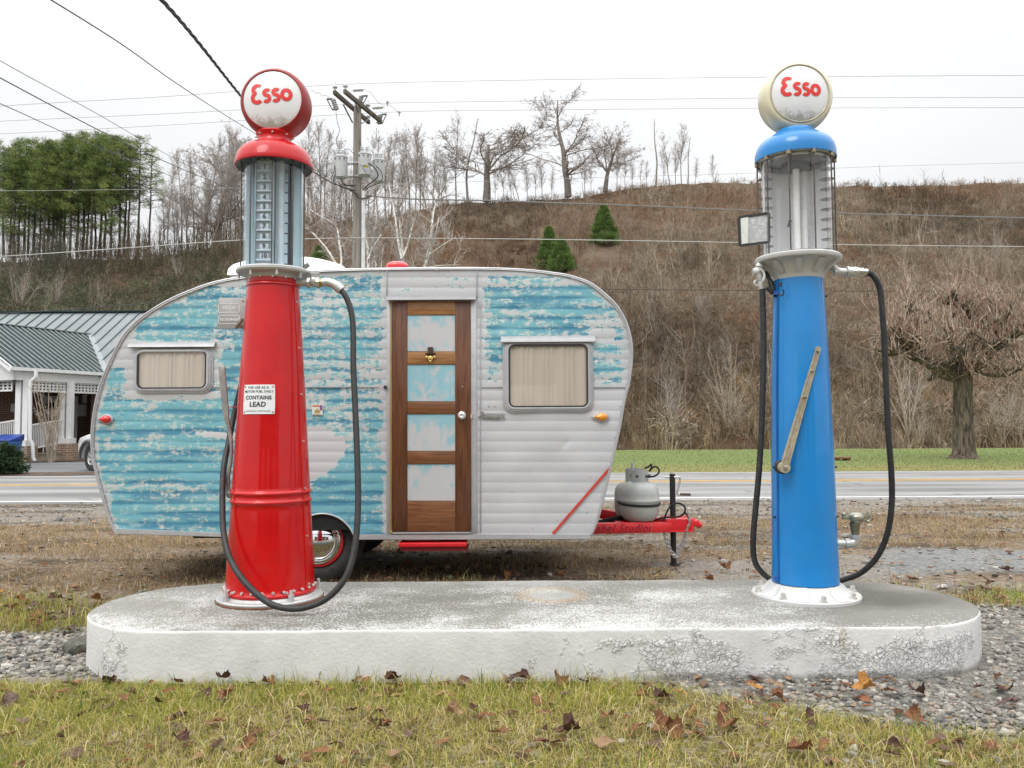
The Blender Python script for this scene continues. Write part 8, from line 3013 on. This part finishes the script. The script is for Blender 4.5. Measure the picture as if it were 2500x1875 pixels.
# dry dead grass over the dirt up to the road
DRY = [(.34, .235, .125), (.42, .31, .175), (.24, .155, .085), (.54, .42, .24), (.22, .20, .065)]
def dmask(x, y):
    a = ss(fbm(x * .7, y * 1.5, 23), .34, .54) * (1 - .8 * ss(fbm(x * 0.5, y * 1.7, 21) + .22 * ss(y, 8.5, 12), .52, .70))
    pv = (x > 2.7) & (y > 6.1) & (y < 7.25)
    return a * ss(y, 4.98, 5.3) * (1 - ss(y, 11.0, 11.8)) * ~pv
parts.append(blades(185000, (-9, 9), (4.9, 11.6), dmask, lambda r, x, y: r.gamma(5, .008, len(x)) + .008, lambda r, n: r.uniform(.0014, .0032, n), pal(DRY, [4, 3, 3, 2, 1.2]), r, (.6, 2.2)))
V = np.concatenate([p[0] for p in parts]); C = np.concatenate([p[2] for p in parts])
o_ = np.cumsum([0] + [len(p[0]) for p in parts[:-1]])
Fc = np.concatenate([p[1] + o for p, o in zip(parts, o_)])
tag(link('dry_grass', np_mesh('dry_grass', V, Fc, C), M_GRASS), 'short dry brown grass on the dirt behind the island', 'grass', kind='stuff')

# lawn tufts
def lawncol(r, x, y):
    yl = y + 6 * fbm(x * .25, y * .8, 24)
    k = ss(yl, 22, 26.5)[:, None]
    return (np.array([.22, .215, .07]) * (1 - k) + np.array([.165, .215, .068]) * k) * r.uniform(.7, 1.3, (len(x), 1))
V, Fc, C = blades(60000, (-7, 30), (18.75, 33.5), lambda x, y: (x > -7 + (y - 18) * .0) * (1.25 - (y - 18.7) / 24) * (x < y * .75), lambda r, x, y: r.uniform(.02, .06, len(x)), lambda r, n: r.uniform(.003, .008, n), lawncol, r, (.3, 1.4), zf=lambda x, y: np.full(len(x), GZ + .004))
tag(link('lawn_grass', np_mesh('lawn_grass', V, Fc, C), M_GRASS), 'mown green grass of the lawn beyond the road', 'grass', kind='stuff')

# ---------------------------------------------------------------- gravel
def pebble_shapes(r, k):
    out_ = []
    for _ in range(k):
        bm = bmesh.new(); bmesh.ops.create_icosphere(bm, subdivisions=1, radius=1)
        v = np.array([p.co[:] for p in bm.verts]); f = np.array([[q.index for q in p.verts] for p in bm.faces])
        v *= r.uniform(.72, 1.15, (len(v), 1)); v *= np.array([1, r.uniform(.6, 1), r.uniform(.35, .7)])
        out_.append((v, f)); bm.free()
    return out_
shapes = pebble_shapes(r, 8)
def scatter_stones(N, xr, yr, mask, size, cols, r, zoff=.3):
    x = r.uniform(*xr, N); y = r.uniform(*yr, N); k = r.uniform(size=N) < mask(x, y); x, y = x[k], y[k]
    VV_, FF, CC = [], [], []
    o = 0
    for i in range(len(x)):
        v, f = shapes[int(r.integers(8))]
        s = size(r); a = r.uniform(0, 6.28); t = r.normal(0, .35)
        c_, s_ = math.cos(a), math.sin(a)
        M_ = np.array([[c_, -s_, 0], [s_, c_, 0], [0, 0, 1]]) @ np.array([[1, 0, 0], [0, math.cos(t), -math.sin(t)], [0, math.sin(t), math.cos(t)]])
        VV_.append((v * s) @ M_.T + np.array([x[i], y[i], float(gz(x[i], y[i])) + s * zoff])); FF.append(f + o); o += len(v)
        CC.append(np.repeat([np.array(cols[int(r.integers(len(cols)))]) * r.uniform(.7, 1.25)], len(v), 0))
    return np.concatenate(VV_), np.concatenate(FF), np.concatenate(CC)
def no_isl(x, y):
    cx_ = np.clip(x, ISL_X0 + .585, ISL_X1 - .585)
    return np.hypot(x - cx_, y - cyi) > .575
STC = [(.22, .205, .178), (.28, .262, .228), (.155, .147, .132), (.26, .215, .17), (.34, .32, .28), (.185, .178, .155), (.12, .116, .106)]
V1 = scatter_stones(20000, (.3, 5.2), (2.6, 5.3), lambda x, y: m_gravel(x, y) * no_isl(x, y), lambda r: r.gamma(5, .0020) + .0040, STC, r)
V2 = scatter_stones(8500, (-4.6, -1.5), (3.75, 4.75), lambda x, y: m_gravel(x, y) * no_isl(x, y), lambda r: r.gamma(5, .0020) + .0040, STC, r)
V3 = scatter_stones(1000, (.4, 2.6), (2.4, 3.7), lambda x, y: .35 * (1 - m_gravel(x, y)) * ss(fbm(x * 2, y * 2, 95), .42, .6), lambda r: r.gamma(4, .003) + .004, STC, r)
V4 = scatter_stones(5000, (-8, 8), (5.0, 12.0), lambda x, y: .25 + .75 * ss(fbm(x * 0.5, y * 1.7, 21) + .22 * ss(y, 8, 12), .5, .68), lambda r: r.gamma(3, .004) + .004, STC + [(.36, .33, .30)], r)
vs, fs, cs = [], [], []
o = 0
for a, f, c in (V1, V2, V3, V4):
    vs.append(a); fs.append(f + o); cs.append(c); o += len(a)
tag(link('gravel', np_mesh('gravel', np.concatenate(vs), np.concatenate(fs), np.concatenate(cs)), vcol('grey_gravel_stones', .85, 0, .3, .3, 60)), 'grey crushed gravel round the ends of the island', 'gravel', kind='stuff')
# one larger rock by the left end
rk = P(196, 1567, 4.28)
bm = bmesh.new(); bmesh.ops.create_icosphere(bm, subdivisions=3, radius=1)
for v in bm.verts:
    n_ = float(fbm(v.co.x * 1.7 + 3, v.co.y * 1.7 + v.co.z, 131))
    v.co = Vector((v.co.x * .085, v.co.y * .07, v.co.z * .052)) * (.65 + .7 * n_)
me = bpy.data.meshes.new('rock'); bm.to_mesh(me); bm.free()
tag(link('rock', me, simple('mossy_dark_rock', (.10, .095, .075), .9, var=.35, scale=20, bmp=.8, bscale=50), loc=(rk.x, rk.y, float(gz(rk.x, rk.y)) + .03)), 'dark rock lying against the left end of the concrete island', 'rock')

# ---------------------------------------------------------------- fallen leaves
def leaf_mesh(seed, kind):
    r = np.random.default_rng(seed)
    # lobed outline, half then mirrored; unit length
    if kind == 'maple': half = [(0, 0), (.12, .05), (.30, .06), (.31, .17), (.47, .28), (.40, .38), (.43, .54), (.30, .56), (.23, .70), (.12, .84), (0, .96)]
    elif kind == 'oak': half = [(0, 0), (.08, .08), (.20, .16), (.11, .28), (.28, .38), (.15, .48), (.30, .60), (.15, .68), (.20, .82), (.09, .90), (0, 1.0)]
    else: half = [(0, 0), (.12, .10), (.24, .26), (.29, .44), (.26, .62), (.16, .80), (.06, .93), (0, 1.0)]
    n = len(half)
    cu, cv_, tw = r.uniform(.5, 2.3) * r.choice([-1, 1], p=[.25, .75]), r.uniform(-1.2, 1.6), r.normal(0, .5)
    def bend(x, y, mid):
        x *= r.uniform(.92, 1.08)
        z = cu * x * x * .9 + .10 * math.sin(y * 6 + seed) * abs(x) * 2 + r.normal(0, .018)
        z += cv_ * (y - .45) ** 2 * .5 + tw * x * y * .6
        k = 1 - .25 * min(1, abs(cu) * abs(x))
        return (x * k, y - .45, z + .04)
    vs, fs = [], []
    for (x, y) in half:
        vs.append(bend(x, y, 0)); vs.append(bend(x * .5, y * .97 + .01, 0)); vs.append(bend(0, y, 0)); vs.append(bend(-x * .5, y * .97 + .01, 0)); vs.append(bend(-x, y, 0))
    for i in range(n - 1):
        for k in range(4): fs.append((i * 5 + k, i * 5 + k + 1, i * 5 + 5 + k + 1, i * 5 + 5 + k))
    b = MB(); b.add(vs, fs)
    b.tube([(0, -.45, .04), (0.02, -.58, .06), (.06, -.72, .10)], .012, 4)
    me = bpy.data.meshes.new('fallen_leaf'); me.from_pydata([tuple(p) for p in b.v], [], b.f)
    for p in me.polygons: p.use_smooth = True
    return me
def leaf_mat(name, c0, c1):
    m, nt = new_mat(name)
    v = coords(nt)
    a = mix(nt, sstep(nt, noise(nt, v, 4.5, 5, .65), .3, .7), c0, c1)
    a = mix(nt, mth(nt, 'MULTIPLY', sstep(nt, noise(nt, v, 16, 4), .58, .75), .5), a, (.05, .03, .02))
    s_ = bsdf(nt, color=a, rough=.7, spec=.25, normal=bump(nt, noise(nt, v, 12, 3), .4, .05))
    t = nd(nt, 'ShaderNodeBsdfTranslucent', {'Color': a}).outputs[0]
    out(nt, nd(nt, 'ShaderNodeMixShader', {0: .18, 1: s_, 2: t}).outputs[0])
    return m
LM = [leaf_mat('dark_brown_leaf', (.050, .024, .016), (.115, .058, .036)), leaf_mat('russet_leaf', (.150, .060, .028), (.25, .115, .055)), leaf_mat('tan_leaf', (.25, .15, .085), (.36, .23, .13)), leaf_mat('orange_leaf', (.36, .155, .035), (.46, .24, .07)), leaf_mat('purple_brown_leaf', (.085, .05, .045), (.17, .11, .095))]
LK = ['maple', 'oak', 'plain']
protos = {}
def leaf(kind, mi, var):
    k = (kind, mi, var)
    if k not in protos:
        me = leaf_mesh(300 + var * 7 + LK.index(kind) * 31, kind); me.materials.append(LM[mi]); protos[k] = me
    return protos[k]
CN = ['dark brown', 'russet', 'tan', 'orange', 'purple-brown']
def put_leaf(x, y, s, kind, mi, var, r, lab, grp, z=None):
    o = bpy.data.objects.new('fallen_leaf', leaf(kind, mi, var))
    COL.objects.link(o)
    o.location = (x, y, (float(gz(x, y)) if z is None else z) + r.uniform(.016, .045))
    o.rotation_euler = (r.normal(0, .24), r.normal(0, .24), r.uniform(0, 6.28))
    o.scale = (s, s, s * r.uniform(.7, 1.3))
    tag(o, lab, 'leaf', grp)
    return o
lr = np.random.default_rng(310)
n_l = 0
# leaves picked out by eye in the foreground: photo pixel, size, colour
picked = [(1275, 1668, .12, 0, 0), (1308, 1718, .10, 1, 0), (1250, 1655, .10, 4, 1), (1370, 1668, .12, 1, 0), (1420, 1665, .10, 0, 1), (1555, 1782, .11, 1, 1), (1640, 1785, .14, 1, 0), (1385, 1795, .14, 0, 0), (1480, 1830, .12, 2, 2), (960, 1850, .13, 2, 1), (1005, 1795, .10, 4, 2), (1220, 1805, .12, 1, 1),
          (1190, 1760, .09, 1, 2), (880, 1690, .06, 0, 1), (960, 1680, .09, 0, 1), (970, 1645, .10, 0, 0), (1110, 1755, .10, 2, 0), (560, 1700, .10, 1, 0), (500, 1700, .11, 0, 2), (275, 1665, .11, 0, 0), (215, 1695, .08, 0, 2), (155, 1700, .13, 1, 1), (20, 1715, .13, 4, 2), (445, 1815, .10, 0, 0),
          (530, 1820, .11, 0, 1), (605, 1820, .12, 1, 1), (740, 1740, .08, 0, 0), (855, 1750, .09, 0, 1), (530, 1770, .10, 1, 1), (685, 1635, .09, 1, 0), (645, 1640, .08, 0, 1), (590, 1632, .11, 0, 0), (475, 1640, .08, 1, 2), (410, 1640, .07, 1, 2), (890, 1640, .08, 1, 2), (230, 1635, .10, 0, 1),
          (2110, 1695, .13, 3, 0), (2240, 1700, .11, 0, 0), (2170, 1690, .11, 1, 1), (2230, 1765, .12, 1, 0), (2450, 1690, .13, 0, 0), (2460, 1720, .12, 4, 1), (2390, 1690, .08, 0, 1), (1890, 1680, .10, 2, 1), (1840, 1680, .09, 3, 1), (1900, 1705, .10, 1, 0), (1620, 1710, .11, 0, 0), (1660, 1700, .09, 3, 1),
          (1700, 1780, .08, 1, 1), (1765, 1750, .08, 1, 2), (1620, 1780, .12, 1, 0), (1770, 1780, .13, 1, 0), (1950, 1845, .13, 1, 0), (2110, 1760, .11, 0, 1), (1980, 1780, .07, 0, 2), (2290, 1840, .09, 1, 2), (2340, 1820, .09, 2, 2), (2010, 1830, .09, 1, 1), (1820, 1700, .08, 4, 1), (1690, 1735, .09, 1, 1), (2155, 1650, .09, 1, 1)]
for px, py, s, mi, ki in picked:
    p = G(px, min(py, 1868), .02)
    if p.y > 3.74 and abs(p.x) < 2.3: p.y = 3.74
    put_leaf(p.x, p.y, s * .85, LK[ki], mi, int(lr.integers(5)), lr, f'dry {CN[mi]} leaf lying in the grass before the island', 'fallen leaves before the island'); n_l += 1
while n_l < 112:
    x, y = lr.uniform(-2.6, 2.8), lr.uniform(2.35, 3.76)
    if float(m_grass(np.array([x]), np.array([y]))[0]) < .3 and lr.uniform() < .4: continue
    mi = int(lr.choice(5, p=[.46, .26, .10, .03, .15]))
    put_leaf(x, y, lr.uniform(.035, .085), LK[int(lr.integers(3))], mi, int(lr.integers(5)), lr, f'dry {CN[mi]} leaf lying in the grass before the island', 'fallen leaves before the island'); n_l += 1
while n_l < 215:                    # beside and behind the left end
    x, y = lr.uniform(-4.4, -1.6), lr.uniform(4.2, 5.6)
    if not bool(no_isl(np.array([x]), np.array([y]))[0]) or (y < 4.5 and lr.uniform() < .8): continue
    mi = int(lr.choice(5, p=[.36, .34, .14, .02, .14]))
    put_leaf(x, y, lr.uniform(.05, .12), LK[int(lr.integers(3))], mi, int(lr.integers(5)), lr, f'dry {CN[mi]} leaf beside the left end of the island', 'fallen leaves beside the left end of the island'); n_l += 1
while n_l < 285:
    x, y = lr.uniform(-1.0, 5.0), lr.uniform(5.0, 6.4)
    mi = int(lr.choice(5, p=[.28, .36, .18, .04, .14]))
    put_leaf(x, y, lr.uniform(.05, .11), LK[int(lr.integers(3))], mi, int(lr.integers(5)), lr, f'dry {CN[mi]} leaf on the dirt behind the island', 'fallen leaves behind the island'); n_l += 1
# the countless smaller rest as one litter
V_, F_, C_ = [], [], []
o = 0
for i in range(2600):
    if i < 500: x, y = lr.uniform(-3, 3), lr.uniform(2.3, 3.8)
    else: x, y = lr.uniform(-7, 8), 5.0 + 6.5 * lr.uniform() ** 1.6
    s = lr.uniform(.012, .045); a = lr.uniform(0, 6.28); c_, s_ = math.cos(a), math.sin(a)
    q = np.array([(0, -1, .1), (.5, -.2, lr.uniform(-.1, .6)), (.35, .6, .2), (0, 1, lr.uniform(0, .6)), (-.4, .5, .2), (-.5, -.3, lr.uniform(-.1, .6))]) * s
    q = q @ np.array([[c_, s_, 0], [-s_, c_, 0], [0, 0, 1]])
    V_.append(q + np.array([x, y, float(gz(x, y)) + .012 + lr.uniform(0, .012)])); F_ += [(o, o + 1, o + 2), (o, o + 2, o + 3), (o, o + 3, o + 4), (o, o + 4, o + 5)]; o += 6
    C_.append(np.repeat([np.array([(.10, .05, .03), (.19, .085, .045), (.28, .17, .095), (.13, .085, .065)][int(lr.integers(4))]) * lr.uniform(.7, 1.3)], 6, 0))
tag(link('leaf_litter', np_mesh('leaf_litter', np.concatenate(V_), np.array(F_), np.concatenate(C_)), vcol('brown_leaf_bits', .8, .1)), 'small brown leaf fragments strewn over the ground', 'leaf litter', kind='stuff')

# ---------------------------------------------------------------- brush on the hillside
def brush(N, seed, yr, xr, hr, colf, stems=(7, 13), r0=.022, name='hillside_brush', twigs=3, ybias=1.6, mask=None, spread=.45, ramp_h=False):
    r = np.random.default_rng(seed)
    y = yr[0] + (yr[1] - yr[0]) * r.uniform(size=N) ** ybias
    x = r.uniform(-1, 1, N) * (y * .68 + 4)
    k = (x > xr[0]) & (x < xr[1])
    for ax_, ay_, aw_ in CLEAR: k &= ~((np.abs(x / y - ax_) < aw_) & (y < ay_ + 1) & (y > ay_ * .86))
    if mask is not None: k &= r.uniform(size=N) < mask(x, y)
    x, y = x[k], y[k]
    z = hill_z(x, y)
    k = y > hill_foot(x) + .3
    x, y, z = x[k], y[k], z[k]
    n = len(x)
    ns = r.integers(stems[0], stems[1], n)
    idx = np.repeat(np.arange(n), ns); m = len(idx)
    h = r.uniform(*hr, n)[idx] * r.uniform(.55, 1.1, m)
    col = colf(r, x, y)[idx] * r.uniform(.75, 1.3, (m, 1))
    az = r.uniform(0, 6.28, m); sp = np.abs(r.normal(0, spread, m))
    base = np.stack([x[idx] + r.normal(0, .15, m), y[idx] + r.normal(0, .15, m), z[idx] - .15], 1)
    d = np.stack([np.cos(az) * np.sin(sp), np.sin(az) * np.sin(sp), np.cos(sp)], 1)
    mid = base + d * (h * .55)[:, None] + r.normal(0, .05, (m, 3)) * h[:, None]
    d2 = d + np.array([0, 0, .35]) + r.normal(0, .15, (m, 3)); d2 /= np.linalg.norm(d2, axis=1, keepdims=True)
    top = mid + d2 * (h * .5)[:, None]
    rad = np.full(m, r0) * r.uniform(.6, 1.3, m) * (y[idx] / 60) ** .35
    P0 = [base, mid]; P1 = [mid, top]; R0 = [rad, rad * .7]; R1 = [rad * .7, rad * .3]; CC = [col, col]
    for t in range(twigs):
        f = r.uniform(.25, .95, (m, 1))
        s = np.where(f < .5, base + (mid - base) * f * 2, mid + (top - mid) * (f * 2 - 1))
        dd = d + r.normal(0, .55, (m, 3)); dd[:, 2] += .25; dd /= np.linalg.norm(dd, axis=1, keepdims=True)
        L = (h * r.uniform(.18, .42, m))[:, None]
        P0.append(s); P1.append(s + dd * L); R0.append(rad * .5); R1.append(rad * .22); CC.append(col * 1.05)
    P0, P1, R0, R1, CC = [np.concatenate(a) for a in (P0, P1, R0, R1, CC)]
    # flat two-sided strips, turned at random
    dv = P1 - P0; dv /= np.linalg.norm(dv, axis=1, keepdims=True) + 1e-9
    u, w = perp(dv); th = r.uniform(-.6, .6, (len(dv), 1))
    view = np.cross(dv, np.array([[0, 1.0, 0]])); view /= np.linalg.norm(view, axis=1, keepdims=True) + 1e-6
    s = view * np.cos(th) + np.cross(dv, view) * np.sin(th)
    V = np.stack([P0 - s * R0[:, None], P0 + s * R0[:, None], P1 + s * R1[:, None], P1 - s * R1[:, None]], 1).reshape(-1, 3)
    F = np.arange(len(P0) * 4).reshape(-1, 4)
    return V, F, np.repeat(CC, 4, 0)

def bcol(cols, wts):
    f = pal(cols, wts)
    def g(r, x, y):
        c = f(r, x, y)
        # patches of rust-red and pale grey growth
        p = ss(fbm(x * .045, y * .05, 151), .50, .62)[:, None]
        q = ss(fbm(x * .05 + 7, y * .045, 152), .50, .62)[:, None]
        c = c * (1 - .6 * p) + np.array([.215, .115, .066]) * .6 * p
        c = c * (1 - .45 * q) + np.array([.29, .235, .175]) * .45 * q
        c = c * (1 - .50 * ss(fbm(x * .055, y * .045, 153), .50, .64)[:, None])
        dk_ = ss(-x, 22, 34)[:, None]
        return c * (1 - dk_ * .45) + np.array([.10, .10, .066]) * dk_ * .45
    return g
BC = [(.215, .160, .110), (.275, .222, .16), (.18, .125, .083), (.32, .27, .21), (.24, .215, .115)]
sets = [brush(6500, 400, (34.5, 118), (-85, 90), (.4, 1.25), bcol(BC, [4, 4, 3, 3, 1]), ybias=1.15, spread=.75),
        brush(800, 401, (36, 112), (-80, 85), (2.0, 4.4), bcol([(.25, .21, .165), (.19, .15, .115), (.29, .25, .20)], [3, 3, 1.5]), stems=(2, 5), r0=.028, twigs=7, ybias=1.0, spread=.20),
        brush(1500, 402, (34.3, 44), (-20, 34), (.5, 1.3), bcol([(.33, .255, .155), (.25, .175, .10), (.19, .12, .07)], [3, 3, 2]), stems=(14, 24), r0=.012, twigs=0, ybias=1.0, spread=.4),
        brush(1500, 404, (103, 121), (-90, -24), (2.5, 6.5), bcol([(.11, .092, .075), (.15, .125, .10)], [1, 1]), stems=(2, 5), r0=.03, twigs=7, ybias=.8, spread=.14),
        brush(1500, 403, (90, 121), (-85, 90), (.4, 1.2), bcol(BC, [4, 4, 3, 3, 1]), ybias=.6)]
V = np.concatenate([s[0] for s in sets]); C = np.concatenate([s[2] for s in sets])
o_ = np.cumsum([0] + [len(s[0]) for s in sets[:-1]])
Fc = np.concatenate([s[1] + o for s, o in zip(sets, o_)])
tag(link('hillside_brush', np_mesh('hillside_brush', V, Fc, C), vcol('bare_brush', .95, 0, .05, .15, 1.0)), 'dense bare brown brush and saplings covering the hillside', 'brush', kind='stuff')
# rounded bare bushes: a haze of fine twigs
r = np.random.default_rng(430)
N = 3600
y = 35 + 84 * r.uniform(size=N) ** 1.1; x = r.uniform(-1, 1, N) * (y * .68 + 4)
k = y > hill_foot(x) + .5
for ax_, ay_, aw_ in CLEAR: k &= ~((np.abs(x / y - ax_) < aw_) & (y < ay_ + 1) & (y > ay_ * .80))
x, y = x[k], y[k]
cc_ = bcol([(.21, .16, .115), (.28, .235, .18), (.25, .16, .10), (.18, .145, .10)], [3, 3, 2, 2])(r, x, y)
V, Fc, C = clump_mesh(np.stack([x, y, hill_z(x, y) + r.uniform(.2, .9, len(x))], 1), r.uniform(.4, 1.4, len(x)), 110, .50, cc_, r, up=.5, aspect=.055)
tag(link('twiggy_bushes', np_mesh('twiggy_bushes', V, Fc, C), vcol('bare_twigs', .95, 0, .05, .1, 1.0)), 'soft rounded mass of bare twiggy bushes on the hillside', 'bushes', kind='stuff')
# olive undergrowth on the shaded slope below the pines
r = np.random.default_rng(420)
cent, rad, cols = [], [], []
for i in range(900):
    y = r.uniform(60, 112); x = -y * .66 + r.uniform(0, 1) ** 1.2 * (y * .30)
    cent.append((x, y, float(hill_z(x, y)) + r.uniform(.2, 1.6))); rad.append(r.uniform(.7, 1.5))
    cols.append(np.array([.090, .096, .056]) * r.uniform(.5, 1.6))
V, Fc, C = clump_mesh(np.array(cent), np.array(rad), 60, .40, np.array(cols), r, aspect=.2)
tag(link('undergrowth', np_mesh('undergrowth', V, Fc, C), M_NEEDLE), 'dark olive undergrowth on the slope below the pines', 'undergrowth', kind='stuff')

# ---------------------------------------------------------------- the shop behind the photographer (seen mirrored in hubcap and paint)
sp_ = thing('shop_building', 'low brick shop with white trim facing the pumps, seen only as a reflection', 'building', (1.5, -11, 0))
b = MB(); b.box((1.5, -13, 1.7), (17, 6, 3.4)); b.build('brick_wall', M_BRICK, sp_)
b = MB(); b.box((1.5, -13, 3.62), (18, 7.2, .42)); b.build('roof', M_HWHITE, sp_, bevel=.04)
for x_ in (-3.4, 0.2, 5.2):
    b = MB(); b.box((x_, -9.98, 1.5), (2.0, .08, 1.5)); b.build('window', M_HWHITE, sp_, bevel=.02)
# ---------------------------------------------------------------- words for the setting
WORDS = {'ground': ('brown dirt and sparse grass lot with gravel patches', 'ground'), 'road': ('two-lane grey asphalt road across the picture', 'road'), 'hill': ('brown leaf-covered hillside rising behind the road', 'hill'),
         'lawn': ('green mown lawn between the road and the hill', 'lawn'), 'parking_lot': ('dark asphalt parking lot before the white porch', 'parking lot'), 'pavement': ('crumbling grey asphalt patch behind the blue pump', 'pavement')}
for o in SC.objects:
    if o.parent is None and o.get('kind') == 'structure' and 'label' not in o:
        k = o.name.split('.')[0]
        if k in WORDS: tag(o, *WORDS[k])
rm = [o for o in SC.objects if o.name.startswith('road_marking')]
for o, w in zip(sorted(rm, key=lambda o: min(v.co.y for v in o.data.vertices)), ('white edge line on the near side of the road', 'nearer of the two yellow centre lines', 'farther of the two yellow centre lines', 'white edge line on the far side of the road')):
    tag(o, w, 'road marking')
mb = [o for o in SC.objects if o.name.startswith('mulch_bed')]
for o, w in zip(mb, ('dark mulch bed round the bare shrub before the porch', 'dark mulch round the evergreen bush at the left')):
    tag(o, w, 'mulch bed')
